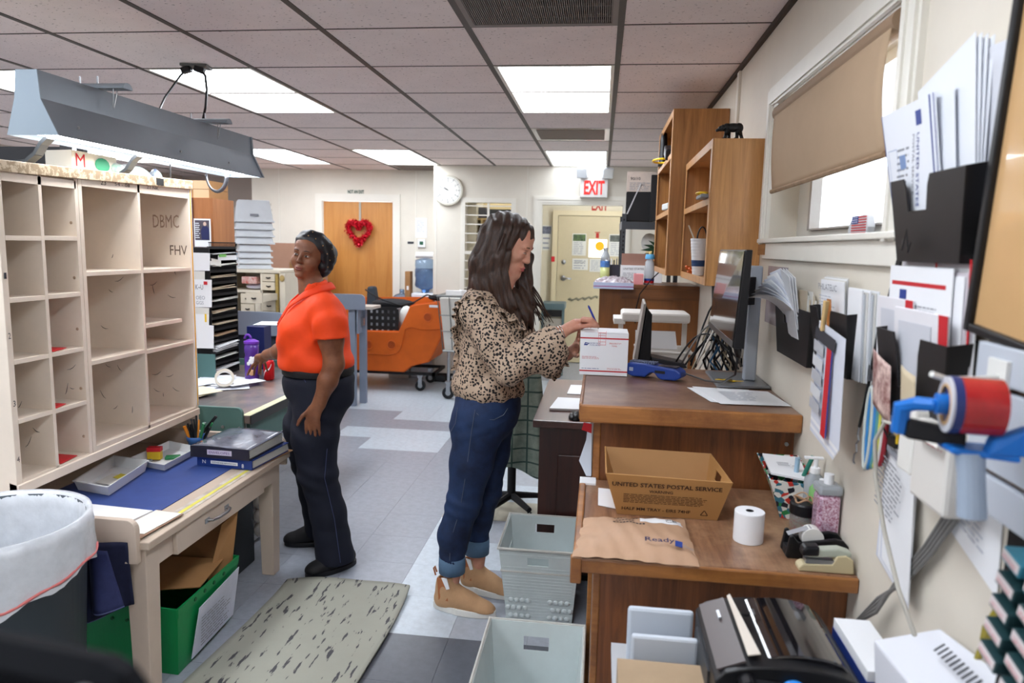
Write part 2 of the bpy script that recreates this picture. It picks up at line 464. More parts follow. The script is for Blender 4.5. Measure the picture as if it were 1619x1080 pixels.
for (c,r),L in (((-1,4),'smooth grey metal ceiling vent panel between the two lights near the EXIT sign'), ((-4,8),'dark slatted ceiling vent at the far wall beyond the far left light')):
    x,y = GX + c * T,GY + r * T
    t = thing('ceiling_vent',L,'vent', (x + T / 2,y + T / 2,CE),group='ceiling vents')
    bx(x + .013,x + T - .013,y + .005,y + T - .005,CE - .002,CE + .006).build('vent_frame',M('vent_metal', (190,184,180),.25,metal=.6),t)
    s = MB()
    for i in range(12): s.box(x + .05,x + T - .05,y + .06 + i * .04,y + .072 + i * .04,CE - .008,CE - .002)
    o = s.build('slat',M('vent_slat', (150,140,134),.4,metal=.3),t)

# ---- right wall with window hole
WY0,WY1,WZ0,WZ1 = 1.66,2.82,1.60,2.08
w = MB(); TH = .2
w.box(XR,XR + TH,-2.6,WY0,0,CE + .1).box(XR,XR + TH,WY1,7.9,0,CE + .1).box(XR,XR + TH,WY0,WY1,0,WZ0).box(XR,XR + TH,WY0,WY1,WZ1,CE + .1)
struct('wall_right',w,M('wall_right_paint', (224,216,202),.55,var=.05,vs=3,bump=.05,bs=25))
# window casing, jambs, sash
wn = bx(XR + .1,XR + .14,WY0,WY1,WZ0,WZ0 + .028)
wn.box(XR + .1,XR + .14,WY0,WY1,WZ1 - .03,WZ1).box(XR + .1,XR + .14,WY0,WY0 + .03,WZ0,WZ1).box(XR + .1,XR + .14,WY1 - .19,WY1,WZ0 + .028,WZ1 - .03)
win = wn.build('window_1',m_trimw,struct=True)
MB().box(XR + .085,XR + .1,WY0 + .03,WY1 - .19,WZ0 + .028,WZ0 + .034).box(XR + .085,XR + .12,WY1 - .215,WY1 - .19,WZ0 + .03,WZ1 - .03).build('sash',M('sash_grey', (176,170,164),.5),win)
bx(XR + .118,XR + .122,WY0 + .03,WY1 - .21,WZ0 + .03,WZ1 - .03).build('pane',M('window_glass', (240,245,250),.25,trans=.9,spec=.4),win)
cas = MB()
def casing(m,y0,y1,z0,z1):   # stepped profile
    m.box(XR - .018,XR,y0,y1,z0,z1)
cw = .085
for k_, (dx,a,b_) in enumerate(((.014,0,1), (.022,.12,.85), (.028,.2,.45))):
    lo,hi = cw * a,cw * b_
    cas.box(XR - dx,XR,WY0 - hi,WY0 - lo,WZ0 - .02,WZ1 + hi).box(XR - dx,XR,WY1 + lo,WY1 + hi,WZ0 - .02,WZ1 + hi).box(XR - dx,XR,WY0 - lo,WY1 + lo,WZ1 + lo,WZ1 + hi)
cas.build('window_casing',m_trimw,win)
MB().box(XR - .03,XR + .1,WY0 - .09,WY1 + .06,WZ0 - .016,WZ0).box(XR - .016,XR,WY0 - .09,WY1 + .02,WZ0 - .075,WZ0 - .016).build('window_sill',m_trimw,win,bevel=.003)
bx(XR - .02,XR - .004,WY1 - .03,WY1 + .075,WZ0 - .06,WZ0 - .018).build('bare_wood_block',wood('bare_wood', (176,126,76), (140,92,52),'y'),win)
# batten on wall, panel joint
struct('trim_2',bx(XR - .012,XR,3.60,3.65,0,CE - .02),m_trimw)
# ---- other walls
YB = 7.82
w = MB(); DX0,DX1,DZ = -.675,.235,2.03
SX0,SX1,SZ0,SZ1 = -1.50,-.99,1.05,2.02
w.box(-1.86,SX0,YB,YB + .12,0,CE + .1).box(SX0,SX1,YB,YB + .12,0,SZ0).box(SX0,SX1,YB,YB + .12,SZ1,CE + .1).box(SX1,DX0,YB,YB + .12,0,CE + .1).box(DX0,DX1,YB,YB + .12,DZ,CE + .1).box(DX1,XR + .1,YB,YB + .12,0,CE + .1)
w.box(-1.86,-1.78,YB + .12,8.5,0,CE + .1)
struct('wall_back',w,m_wall)
w = MB(); w.box(-4.25,-3.36,8.35,8.45,0,CE + .1).box(-3.36,-2.47,8.35,8.45,2.045,CE + .1).box(-2.47,-1.86,8.35,8.45,0,CE + .1)
w.box(-4.25,-4.15,8.45,9.4,0,CE + .1)
struct('wall_door',w,m_wall)
struct('wall_alcove',bx(-6.0,-4.15,9.4,9.5,0,CE + .1),M('alcove_paint', (196,184,176),.6))
struct('wall_left',bx(-6.0,-5.8,-2.6,9.5,0,CE + .1),m_wall2)
struct('wall_front',bx(-6.0,XR + .2,-2.7,-2.6,0,CE + .1),m_wall2)
# vestibule
w = MB(); w.box(-1.4,1.6,9.6,9.7,0,CE + .1).box(-1.5,-1.4,YB + .12,9.7,0,CE + .1).box(1.5,1.6,YB + .12,9.7,0,CE + .1)
struct('wall_vestibule',w,m_wall3)
bx(-1.86,-1.78,YB - .012,YB,0,.1).box(-1.78,DX0 - .08,YB - .012,YB,0,.1).box(DX1 + .08,XR,YB - .012,YB,0,.1).build('baseboard_back',m_blackm,struct=True)
bx(-4.25,-3.44,8.338,8.35,0,.1).box(-2.4,-1.86,8.338,8.35,0,.1).build('baseboard_door',m_blackm,struct=True)
# doorway casing
cs = MB()
for k_, (dy,a,b_) in enumerate(((.016,0,.075), (.024,.03,.06))):
    cs.box(DX0 - b_,DX0 - a,YB - dy,YB,0,DZ + b_).box(DX1 + a,DX1 + b_,YB - dy,YB,0,DZ + b_).box(DX0 - a,DX1 + a,YB - dy,YB,DZ + a,DZ + b_)
cs.box(DX0,DX0 + .02,YB - .01,YB + .13,0,DZ).box(DX1 - .02,DX1,YB - .01,YB + .13,0,DZ).box(DX0 + .02,DX1 - .02,YB - .01,YB + .13,DZ - .02,DZ)
struct('trim_3',cs,m_trimw)
# narrow vertical panel seams on the back wall
sm = MB()
for xx in (-1.83,-.82): sm.box(xx - .006,xx + .006,YB - .004,YB,.1,CE)
for xx in (-2.2,-3.9): sm.box(xx - .006,xx + .006,8.346,8.35,.1,CE)
struct('trim_4',sm,m_trimw)
# ---- door 1: golden wooden door
d1 = struct('door_1',bx(-3.345,-2.485,8.36,8.40,.01,2.04),wood('door_veneer', (206,146,76), (182,118,54),'z',rough=.35,bands=3,coat=.3))
cs = MB(); cs.box(-3.44,-3.355,8.33,8.355,0,2.13).box(-2.475,-2.39,8.33,8.355,0,2.13).box(-3.355,-2.475,8.33,8.355,2.045,2.13)
cs.box(-3.36,-3.345,8.35,8.42,0,2.045).box(-2.485,-2.47,8.35,8.42,0,2.045)
cs.build('door_frame',m_trimw,d1)
bx(-2.487,-2.479,8.352,8.36,1.15,1.25).build('hinge',m_steel,d1)
# ---- door 2: tan exit door of the vestibule
YV = 9.6
d2 = struct('door_2',bx(-.575,.335,YV - .045,YV - .01,.01,1.97),M('tan_door', (190,176,144),.45,var=.06,vs=3))
MB().box(-.65,-.58,YV - .06,YV,0,2.04).box(.34,.41,YV - .06,YV,0,2.04).box(-.58,.34,YV - .06,YV,1.975,2.04).build('door_frame',M('door_frame_tan', (204,190,156),.5),d2)
hd = MB().cyl((-.49,YV - .045,1.145), (-.49,YV - .07,1.145),.035).cyl((-.49,YV - .085,1.145), (-.38,YV - .09,1.14),.012)
hd.build('door_handle',m_steel,d2,smooth=True)
MB().cyl((-.49,YV - .045,1.36), (-.49,YV - .06,1.36),.03).build('deadbolt',m_steel,d2,smooth=True)
wv = MB().tube([(-.42 + .4 * i / 14,YV - .048,.86 + .05 * (i / 14) ** 1.5 + .012 * math.sin(i * 2.1)) for i in range(15)], [.006 + .012 * abs(math.sin(i)) for i in range(15)],6)
wv.build('scuff_mark',M('scuff', (120,116,98),.7),d2)
# window in tan door
vw = MB().box(-.16,.07,YV - .052,YV - .045,1.435,1.665); vw.build('window_pane',M('door_daylight', (252,253,255),.4,emit=3.0),d2)
MB().cyl((-.02,YV - .053,1.58), (-.02,YV - .055,1.58),.062,n=28).build('orange_sun_sticker',M('sun_sticker', (250,178,28),.6),d2)
# ================================================================== RIGHT SIDE: counters and cabinets
m_ctop = wood('counter_top', (128,88,66), (92,60,46),'x',rough=.35,worn=(158,124,98),coat=.3)
m_cedge = wood('counter_edge', (190,128,68), (132,82,42),'x',rough=.35,bands=4,worn=(112,66,34))
m_cpan = wood('counter_panel', (150,90,48), (86,48,26),'z',rough=.45,bands=7)
m_ctop2 = wood('lower_top', (164,120,90), (94,62,44),'y',rough=.38,worn=(186,150,116),coat=.3,bands=7)
m_darkw = wood('dark_wood', (72,36,28), (42,20,18),'z',rough=.35,coat=.3)
XW = XR - .001
t = thing('high_counter','tall brown wooden counter holding the white mail box and big monitor','counter', (.3,2.6,0))
bx(-.04,XW,2.215,2.99,1.02,1.06).build('worktop',m_ctop,t,bevel=.003)
bx(-.047,XW,2.195,2.215,1.005,1.062).build('edge_board',m_cedge,t,bevel=.005)
bx(-.05,-.04,2.215,2.99,1.01,1.061).build('edge_board',m_cedge,t,bevel=.003)
bx(.012,XW,2.275,2.295,0,1.02).build('front_panel',m_cpan,t)
bx(-.002,.022,2.268,2.31,0,1.005).build('corner_post',m_cedge,t,bevel=.003)
bx(.0,.02,2.31,2.98,0,1.02).build('side_panel',m_cpan,t)
bx(.02,XW,2.96,2.98,0,1.02).build('back_panel',m_cpan,t)
MB().cyl((.605,2.275,.95), (.605,2.268,.95),.006,n=12).build('screw',m_steel,t)
t = thing('low_counter','lower brown wooden counter with carton tray, paper roll and stapler','counter', (.3,1.97,0))
bx(-.02,XW,1.665,2.262,.778,.80).build('worktop',m_ctop2,t,bevel=.003)
bx(-.022,XW,1.655,1.665,.762,.799).build('edge_board',m_cedge,t,bevel=.004)
b = MB(); b.box(-.04,-.02,1.655,2.262,.76,.806).box(-.045,-.018,1.650,1.668,.735,.806); b.build('side_board',m_cedge,t,bevel=.004)
bx(.03,XW,1.72,1.74,0,.778).build('front_panel',m_cpan,t)
bx(.012,.03,1.715,1.745,0,.778).build('corner_post',m_cedge,t,bevel=.003)
bx(.012,.03,1.745,2.25,0,.778).build('side_panel',m_cpan,t)
# brown desk behind
t = thing('dark_desk','dark reddish brown wooden desk with mouse and papers behind the counter','desk', (.15,3.6,0))
bx(-.275,XW,3.10,4.12,.745,.78).build('desktop',wood('dark_top', (104,66,56), (66,38,32),'y',rough=.3,coat=.4),t,bevel=.005)
bx(-.245,.35,3.13,3.16,.05,.745).build('end_panel',m_darkw,t)
bx(-.16,.27,3.12,3.13,.12,.62).build('inset_panel',m_darkw,t,bevel=.01)
bx(-.245,.35,3.165,4.08,.05,.745).build('drawer_pedestal',m_darkw,t,bevel=.004)
bx(-.24,.34,3.18,4.06,0,.05).build('plinth',m_blackm,t)
# hutch / tall wooden cabinet seen from behind
t = thing('wooden_hutch','brown wooden cabinet back below the pink box and snack bag','cabinet', (.3,4.85,0))
bx(.0,XW,4.60,5.1,0,1.30).build('cabinet_body',wood('hutch_wood', (140,86,36), (110,64,26),'z',rough=.4,bands=3),t)
bx(-.01,XW,4.59,5.11,1.30,1.325).build('cabinet_top',wood('hutch_top', (128,78,36), (96,54,24),'x'),t,bevel=.003)
bx(.14,XW,4.592,4.60,1.235,1.30).build('top_rail',wood('hutch_top',None,None),t)
# wall cabinets
def wall_cab(name,label,x0,y0,y1,z0,z1,shelves,mat):
    t = thing(name,label,'cabinet', ((x0 + XW) / 2, (y0 + y1) / 2,z0)); th = .02
    bx(x0,XW,y0,y0 + th,z0,z1).build('near_side',mat,t,bevel=.002)
    bx(x0,XW,y1 - th,y1,z0,z1).build('far_side',mat,t)
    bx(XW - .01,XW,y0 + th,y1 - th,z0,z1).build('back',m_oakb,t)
    bx(x0 + .001,XW - .01,y0 + th,y1 - th,z1 - th,z1).build('top',mat,t)
    bx(x0 + .001,XW - .01,y0 + th,y1 - th,z0,z0 + th).build('bottom',mat,t)
    for z in shelves: bx(x0 + .004,XW - .01,y0 + th,y1 - th,z - th,z).build('shelf',mat,t)
    ff = MB(); w_ = .035
    ff.box(x0 - .006,x0,y0,y0 + w_,z0,z1).box(x0 - .006,x0,y1 - w_,y1,z0,z1).box(x0 - .006,x0,y0 + w_,y1 - w_,z1 - w_,z1).box(x0 - .006,x0,y0 + w_,y1 - w_,z0,z0 + w_ * .9)
    for z in shelves: ff.box(x0 - .006,x0,y0 + w_,y1 - w_,z - .028,z)
    ff.build('face_frame',m_oakl,t,bevel=.0015)
    return t
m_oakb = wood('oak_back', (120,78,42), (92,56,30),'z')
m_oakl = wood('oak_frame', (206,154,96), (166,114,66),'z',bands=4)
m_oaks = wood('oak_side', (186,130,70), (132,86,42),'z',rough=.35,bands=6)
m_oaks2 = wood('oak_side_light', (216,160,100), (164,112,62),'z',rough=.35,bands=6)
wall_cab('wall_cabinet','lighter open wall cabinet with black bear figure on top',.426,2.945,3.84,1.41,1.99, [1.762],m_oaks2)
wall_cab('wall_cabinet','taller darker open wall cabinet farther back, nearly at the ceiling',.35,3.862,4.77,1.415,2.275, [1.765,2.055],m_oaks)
# bear figure
t = thing('bear_figurine','small black walking bear figure on top of the nearer wall cabinet','figurine', (.50,2.985,1.99))
m_bear = M('bear_black', (20,19,20),.5)
bb = MB(); cx,cy,z = .497,2.985,1.99
bb.ell((cx + .005,cy,z + .046), (.034,.017,.018),14).ell((cx + .026,cy,z + .045), (.018,.017,.02),12).ell((cx - .02,cy,z + .046), (.018,.015,.018),12).ell((cx - .042,cy,z + .043), (.013,.01,.011),12).cyl((cx - .045,cy,z + .041), (cx - .062,cy,z + .034),.008,.005,10)
bb.cyl((cx - .024,cy,z + .045), (cx - .044,cy,z + .044),.014,.011,10)
for dx,dy,fx in ((-.02,-.009,-.008), (-.012,.009,.004), (.02,-.009,-.002), (.03,.009,.014)):
    bb.cyl((cx + dx,cy + dy,z + .04), (cx + dx + fx * .5,cy + dy,z + .018),.0095,.007,8).cyl((cx + dx + fx * .5,cy + dy,z + .018), (cx + dx + fx,cy + dy,z + .001),.007,.0065,8).ell((cx + dx + fx - .003,cy + dy,z + .004), (.009,.006,.004),8)
bb.ell((cx - .037,cy - .007,z + .054),.0038,8).ell((cx - .037,cy + .007,z + .054),.0038,8)
o = bb.build('body',m_bear,t,smooth=True)
# items inside the nearer cabinet
t = thing('ribbed_cup','tall ribbed white and blue tapered cup in the nearer wall cabinet','cup', (.465,3.5,1.432))
mb = MB(); pr = []
for i in range(25): z = 1.432 + .175 * i / 24; pr.append((.026 + .017 * i / 24 + .001 * (i % 2),z))
MB().lathe([p for p in pr if p[1] <= 1.472 or p[1] >= 1.505], (.465,3.5,0),24).build('cup_body',M('cup_white', (226,228,230),.4),t,smooth=False)
MB().lathe([(r + .001,z) for r,z in pr if 1.47 <= z <= 1.508], (.465,3.5,0),24).build('blue_band',M('cup_blue', (38,66,108),.5),t)
MB().tube([(.475 + .022 * math.cos(a),3.5 + .004,1.60 + .062 * math.sin(a)) for a in [PI * i / 12 for i in range(13)]],.0035,8).build('handle',m_black,t,smooth=True)
MB().quad((.440,3.51,1.595), (.448,3.51,1.595), (.418,3.54,1.67), (.412,3.54,1.67),.002).build('spatula',M('spatula', (200,190,170),.5),t)
t = thing('candy_bars','heap of small orange wrapped candy bars on the cabinet floor','candy', (.45,3.6,1.432))
rnd = random.Random(5); m_or = M('orange_wrap', (206,96,36),.35,var=.3,vs=60)
for i in range(10):
    MB().obox((.45 + rnd.random() * .03,3.52 + rnd.random() * .2,1.437 + .009 * (i // 3)), (.018,.06,.009), (rnd.random() * .3,0,rnd.random() * 2)).build('candy_bar',m_or,t,bevel=.003)
t = thing('navy_cloth_bundle','crumpled navy patterned cloth behind the ribbed cup','cloth', (.53,3.6,1.46))
MB().ell((.53,3.60,1.475), (.04,.05,.042),12).build('bundle',M('navy_pattern', (36,58,110),.7,var=.6,vs=60),t)
o = MB().quad((.44,2.98,1.765), (.52,2.98,1.765), (.52,3.03,1.83), (.44,3.03,1.83),.02).build('plastic_box',M('frosted_plastic', (190,190,194),.3),bevel=.003)
tag(o,'small frosted plastic box on the upper shelf of the nearer wall cabinet','box')
o = bx(.39,.47,2.98,3.13,1.763,1.778).build('grey_device',M('device_grey', (128,130,134),.4),bevel=.004); tag(o,'flat grey handheld device overhanging the nearer cabinet shelf','device')
t = thing('yellow_scissors','yellow handled scissors lying on the upper shelf of the nearer wall cabinet','scissors', (.42,3.0,1.78))
m_yel = M('yellow_plastic', (236,196,36),.4)
MB().tube([(.40 + .022 * math.cos(a),3.03 + .05 * math.sin(a),1.783) for a in [2 * PI * i / 16 for i in range(16)]],.0035,6,True).tube([(.42 + .022 * math.cos(a),3.11 + .03 * math.sin(a),1.783) for a in [2 * PI * i / 16 for i in range(16)]],.0035,6,True).build('handle',m_yel,t,smooth=True)
bx(.43,.5,2.985,2.995,1.7795,1.7825).build('blade',m_steel,t)
# items of the farther cabinet
t = thing('binder_row','red and black binders upright in the bottom bay of the far cabinet','binders', (.45,4.1,1.436))
for i, (mm,w_,h_) in enumerate(((M('binder_red', (150,36,32),.5),.03,.28), (m_blackm,.02,.29), (M('binder_black2', (32,30,34),.5),.035,.29), (M('binder_red',None),.02,.27), (m_blackm,.03,.28))):
    bx(.365,.58,3.93 + i * .045,3.93 + i * .045 + w_,1.4365,1.436 + h_).build('binder',mm,t,bevel=.002)
o = MB().obox((.39,4.02,1.785), (.11,.17,.035), (0,0,.1)).build('white_device',M('offwhite_plastic', (196,198,196),.45),bevel=.006); tag(o,'white flat plastic device overhanging the middle shelf of the far cabinet','device')
t = thing('black_canister','tall black tapered canister poking from the top shelf of the far cabinet','canister', (.345,4.55,2.056))
MB().lathe([(.03,2.056), (.03,2.07), (.026,2.09), (.022,2.20), (.018,2.25), (.008,2.262), (0,2.263)], (.355,4.53,0),16).build('canister',m_black,t,smooth=True)
MB().tube([(.33 + .05 * math.cos(a),4.30 + .10 * math.sin(a),2.062) for a in [2 * PI * i / 20 for i in range(20)]],.006,6,True).build('yellow_ring',m_yel,t)
o = MB().obox((.37,4.12,2.085), (.08,.12,.06), (.35,0,0)).build('black_camera',M('camera_black', (40,42,46),.3),bevel=.008); tag(o,'small dark grey box leaning on the top shelf of the far cabinet','box')
# metal rack behind
t = thing('metal_rack','dark grey slotted metal rack beyond the wooden cabinet','rack', (.35,5.45,0))
for x in (.14,.52):
    for y in (5.2,5.7):
        b = MB(); b.box(x,x + .03,y,y + .004,0,1.80).box(x,x + .004,y + .004,y + .03,0,1.80); b.build('post',m_dgrey,t)
        if y == 5.2 and x < .2:
            h = MB()
            for i in range(14): h.box(x + .01,x + .02,y - .001,y,1.36 + i * .03,1.375 + i * .03)
            o = h.build('slot_holes',m_blackm,t); o['kind'] = 'stuff'
for z in (1.0,1.745):
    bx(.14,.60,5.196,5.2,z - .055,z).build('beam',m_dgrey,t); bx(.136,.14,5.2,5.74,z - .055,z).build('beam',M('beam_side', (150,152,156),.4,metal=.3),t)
    bx(.145,.60,5.204,5.74,z - .012,z).build('shelf_board',M('particle_board', (170,140,104),.7),t)
t = thing('packaged_bag','pale cardboard and black item in clear packaging on top of the metal rack','package', (.28,5.28,1.746))
bx(.165,.36,5.25,5.30,1.746,1.96).build('black_item',m_blackm,t,bevel=.01)
bx(.165,.37,5.255,5.30,1.96,2.10).build('header_card',M('header_card', (212,196,184),.6,var=.1,vs=20),t)
text('90/10', (.19,5.254,2.04), (1,0,0), (0,0,1),.022,m_ink,t)
lines((.185,5.254,1.97), (1,0,0), (0,0,1),.15,.06,5,m_inkg,t)
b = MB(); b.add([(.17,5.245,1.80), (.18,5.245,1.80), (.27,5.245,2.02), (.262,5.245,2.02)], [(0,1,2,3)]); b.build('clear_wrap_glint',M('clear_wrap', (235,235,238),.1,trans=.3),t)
t = thing('black_box','plain black carton standing on the metal rack behind the far cabinet','box', (.42,5.23,1.746))
bx(.335,.56,5.207,5.245,1.747,2.075).build('carton',M('carton_black', (28,27,30),.5),t,bevel=.002)
patch((.375,5.207,1.92), (1,0,0), (0,0,1),.07,.012,m_inkg,t); patch((.44,5.207,1.918), (1,0,0), (0,0,1),.05,.018,m_white,t,name='label_strip')
# things on top of the hutch
o = bx(.215,.275,4.615,4.67,1.3255,1.395).build('pink_box',M('pink_card', (226,150,152),.6),bevel=.003); tag(o,'small pink cube box on the brown cabinet, left of the spray bottle','box')
t = thing('spray_bottle','clear pump bottle with blue and red label beside the pink box','bottle', (.315,4.68,1.3255))
MB().lathe([(.03,1.3255), (.032,1.33), (.032,1.42), (.028,1.47), (.014,1.49), (.014,1.50)], (.315,4.68,0),20).build('bottle_body',M('clear_plastic_soft', (210,216,222),.15,trans=.55),t,smooth=True)
MB().lathe([(.0325,1.335), (.0325,1.35)], (.315,4.68,0),20).build('red_band',m_red,t); MB().lathe([(.0325,1.35), (.0325,1.365)], (.315,4.68,0),20).build('blue_band',m_usblue,t)
MB().lathe([(.03,1.49), (.03,1.505), (.026,1.52), (0,1.521)], (.315,4.68,0),20).build('blue_cap',M('cap_sky', (92,168,214),.4),t)
MB().cyl((.315,4.68,1.52), (.315,4.68,1.535),.01,n=10).cyl((.325,4.68,1.535), (.285,4.68,1.53),.006,n=8).build('pump_head',M('pump_yellowish', (220,190,130),.4),t)
t = thing('pen_cup','dark square pen holder with pens behind the snack bag','pen holder', (.06,4.80,1.3255))
b = MB(); b.box(.045,.125,4.78,4.784,1.3255,1.445).box(.045,.125,4.856,4.86,1.3255,1.445).box(.045,.049,4.784,4.856,1.3255,1.445).box(.121,.125,4.784,4.856,1.3255,1.445); b.build('holder',M('holder_dark', (52,50,62),.4),t)
for i in range(4): MB().cyl((.06 + .015 * i,4.82,1.34), (.055 + .017 * i,4.82,1.475 + .01 * (i % 2)),.004,n=8).build('pen', [m_usblue,m_white,m_ink,m_steel][i],t)
t = thing('priority_carton','white and brown mail carton reading UNITED STATES under the rack shelf','box', (.26,5.12,1.3255))
bx(.14,.42,4.95,5.08,1.3255,1.44).build('white_face',m_white,t); bx(.145,.42,4.97,5.08,1.44,1.52).build('brown_flap',M('flap_brown', (150,112,98),.7),t)
text('UNITED STATES', (.155,4.95,1.41), (1,0,0), (0,0,1),.013,m_ink,t,width=.14); lines((.155,4.95,1.345), (1,0,0), (0,0,1),.13,.05,5,m_inkg,t)
t = thing('leafy_plant','dark green artificial leaves and white cloth under the rack shelf','plant', (.36,5.3,1.32))
for i in range(7):
    a = -.5 + i * .35; p0 = V(.42,5.15,1.52); p1 = p0 + V(-.15 * math.cos(a),-.03,.12 * math.sin(a)); mid = p0.lerp(p1,.5) + V(0,0,.02)
    u = V(0,0,.013); MB().add([p0,mid + u,p1,mid - u,mid + V(0,-.004,0)], [(0,4,1), (1,4,2), (2,4,3), (3,4,0)]).build('leaf',M('leaf_green', (34,62,40),.5),t,solid=.002)
MB().ell((.35,5.35,1.60), (.06,.05,.07),12).build('white_cloth',m_paper2,t,smooth=True)
t = thing('snack_bag','clear zip bag of wrapped snacks overhanging the brown cabinet corner','bag', (.09,4.56,1.3255))
def bag(u,v):
    u = u; v = v
    x = -.04 + .25 * u; y = 4.50 + .16 * v
    h = .050 * (math.sin(PI * min(1,u * .99)) ** .5) * (math.sin(PI * v) ** .6) + .007 * math.sin(u * 37 + v * 5) * math.sin(v * 19 + u * 11)
    return (x,y,max(1.327,1.327 + h))
MB().grid(bag,28,14).build('bag_top',M('zip_bag', (196,188,192),.15,var=.8,vs=50,bump=.8,bs=60,coat=.6,col2=(120,100,110)),t,smooth=True)
MB().quad((-.04,4.50,1.34), (.21,4.50,1.34), (.21,4.498,1.30), (-.04,4.498,1.30),.002).build('zip_edge',M('zip_edge', (180,190,216),.3),t)
bx(-.04,.21,4.4955,4.497,1.314,1.318).build('zip_line',M('zip_purple', (170,60,130),.5),t)
t = thing('water_bottle','clear water bottle with blue label and pale drink behind the snack bag','bottle', (.045,4.62,1.3255))
c = (.03,4.72,0)
MB().lathe([(.031,1.3255), (.032,1.34), (.030,1.36), (.032,1.38), (.031,1.43)],c,20).build('pale_drink',M('pale_drink', (214,220,150),.15,trans=.3),t,smooth=True)
MB().lathe([(.032,1.43), (.032,1.47)],c,20).build('label_band',M('water_label', (84,128,190),.5,var=.4,vs=60),t)
MB().lathe([(.031,1.47), (.028,1.50), (.014,1.53), (.012,1.54), (.015,1.542), (.015,1.555), (0,1.556)],c,20).build('bottle_neck',M('clear_plastic_soft',None),t,smooth=True)
# ---- on the high counter
HC = 1.062
m_box = M('mail_box_white', (236,237,241),.5)
t = thing('priority_mail_box','white mail box with red stripes the woman writes on','box', (.027,2.82,HC))
bx(-.066,.118,2.735,2.905,HC,1.228).build('carton',m_box,t,bevel=.001)
MB().add([(-.066,2.735,1.2288), (.118,2.735,1.2288), (.10,2.90,1.2288), (-.06,2.90,1.2288)], [(0,1,2,3)]).build('top_flap',m_box,t)
for z in (1.204,1.076): patch((-.066,2.735,z), (1,0,0), (0,0,1),.184,.005,m_red,t,name='red_stripe')
eg = MB(); o_ = Vector((-.052,2.7343,1.178))
eg.add([o_ + V(x * .02,0,z * .012) for x,z in ((0,0), (.62,0), (1.15,.75), (.9,.82), (.25,1), (.12,.55))], [(0,1,2,3,4,5)])
eg.build('eagle_emblem',m_usblue,t)
MB().add([V(-.052,2.734,1.178) + V(x * .02,0,z * .012) for x,z in ((.25,.48), (.75,.5), (.95,.66), (.3,.64))], [(0,1,2,3)]).build('emblem_stripe',m_white,t)
text('UNITED STATES', (-.029,2.735,1.184), (1,0,0), (0,0,1),.0055,m_usblue,t,width=.04)
text('POSTAL SERVICE', (-.029,2.735,1.177), (1,0,0), (0,0,1),.005,m_usblue,t,width=.04)
text('PRIORITY*', (.046,2.735,1.185), (1,0,0), (0,0,1),.006,m_red,t,width=.045); text('MAIL', (.056,2.735,1.176), (1,0,0), (0,0,1),.005,m_red,t,width=.02)
lines((-.058,2.735,1.126), (1,0,0), (0,0,1),.08,.012,3,M('print_pink', (206,120,128),.6),t)
lines((-.058,2.735,1.087), (1,0,0), (0,0,1),.075,.005,1,m_usblue,t); lines((.04,2.735,1.086), (1,0,0), (0,0,1),.07,.008,2,M('print_pink',None),t)
b = MB(); lb = M('red_label', (214,86,92),.6)
for z in (1.228,1.218,1.206,1.194,1.182): b.box(.003,.032,2.7335,2.7345,z - .0012,z)
for x in (.003,.010,.031): b.box(x,x + .001,2.7335,2.7345,1.182,1.228)
b.box(.0,.034,2.737,2.74,1.2285,1.2292).box(.0,.001,2.74,2.79,1.2285,1.2292).box(.032,.033,2.74,2.79,1.2285,1.2292); b.build('red_tape_print',lb,t)
# blue handheld scanner
t = thing('handheld_scanner','blue rubber handheld scanner with keypad lying beside the mail box','scanner', (.23,2.72,HC))
m_bl = M('scanner_blue', (34,62,140),.4)
def lie(pts,y0,y1): return MB().prism([(x,y0,z) for x,z in pts], (0,y1 - y0,0))
sc = lie([(-.105,.008), (-.08,.002), (-.03,.004), (-.01,.022), (.005,.025), (.02,.008), (.035,.001), (.09,.003), (.112,.016), (.11,.034), (.09,.046), (.02,.05), (-.03,.055), (-.09,.056), (-.108,.048)],-.035,.035)
Mx = Matrix.Translation((.225,2.735,HC)) @ Matrix.Rotation(-.42,4,'Z')
sc.xf(Mx).build('scanner_body',m_bl,t,bevel=.006)
kp = MB()
for i in range(11):
    for j in range(4): kp.obox((-.095 + i * .0095,-.02 + j * .013,.0575), (.006,.009,.006))
kp.xf(Mx).build('keypad',M('key_grey', (96,104,130),.5),t)
MB().obox((.05,0,.049), (.075,.045,.004)).xf(Mx).build('screen',M('screen_dark', (24,34,60),.15),t)
MB().obox((-.01,0,.056), (.02,.02,.005)).xf(Mx).build('green_button',M('button_green', (44,120,84),.5),t)
MB().obox((-.085,-.0362,.03), (.016,.001,.014)).xf(Mx).build('label_sticker',M('sticker_grey', (150,156,176),.5),t)
MB().obox((.03,-.0362,.03), (.04,.001,.01)).xf(Mx).build('dark_inlay',m_blackm,t)
# pen in hand is built with the woman
# big monitor
t = thing('desktop_monitor','large black monitor on grey stand, seen from its side, on the counter','monitor', (.53,2.72,HC))
MB().hexa([(.432,2.575,HC), (XW - .004,2.60,HC), (XW - .004,2.88,HC), (.436,2.90,HC), (.432,2.575,HC + .01), (XW - .004,2.60,HC + .01), (XW - .004,2.88,HC + .01), (.436,2.90,HC + .01)]).build('stand_base',M('stand_grey', (132,134,138),.35,metal=.5),t,bevel=.003)
bx(.548,.592,2.70,2.74,HC + .01,1.50).build('stand_column',M('stand_light', (176,184,196),.35,metal=.3),t,bevel=.006)
p8 = [(.394,2.12,1.268), (.426,2.12,1.268), (.445,2.72,1.268), (.413,2.72,1.268), (.412,2.12,1.556), (.432,2.12,1.556), (.459,2.72,1.556), (.437,2.72,1.556)]
MB().hexa(p8).build('monitor_body',m_black,t,bevel=.003)
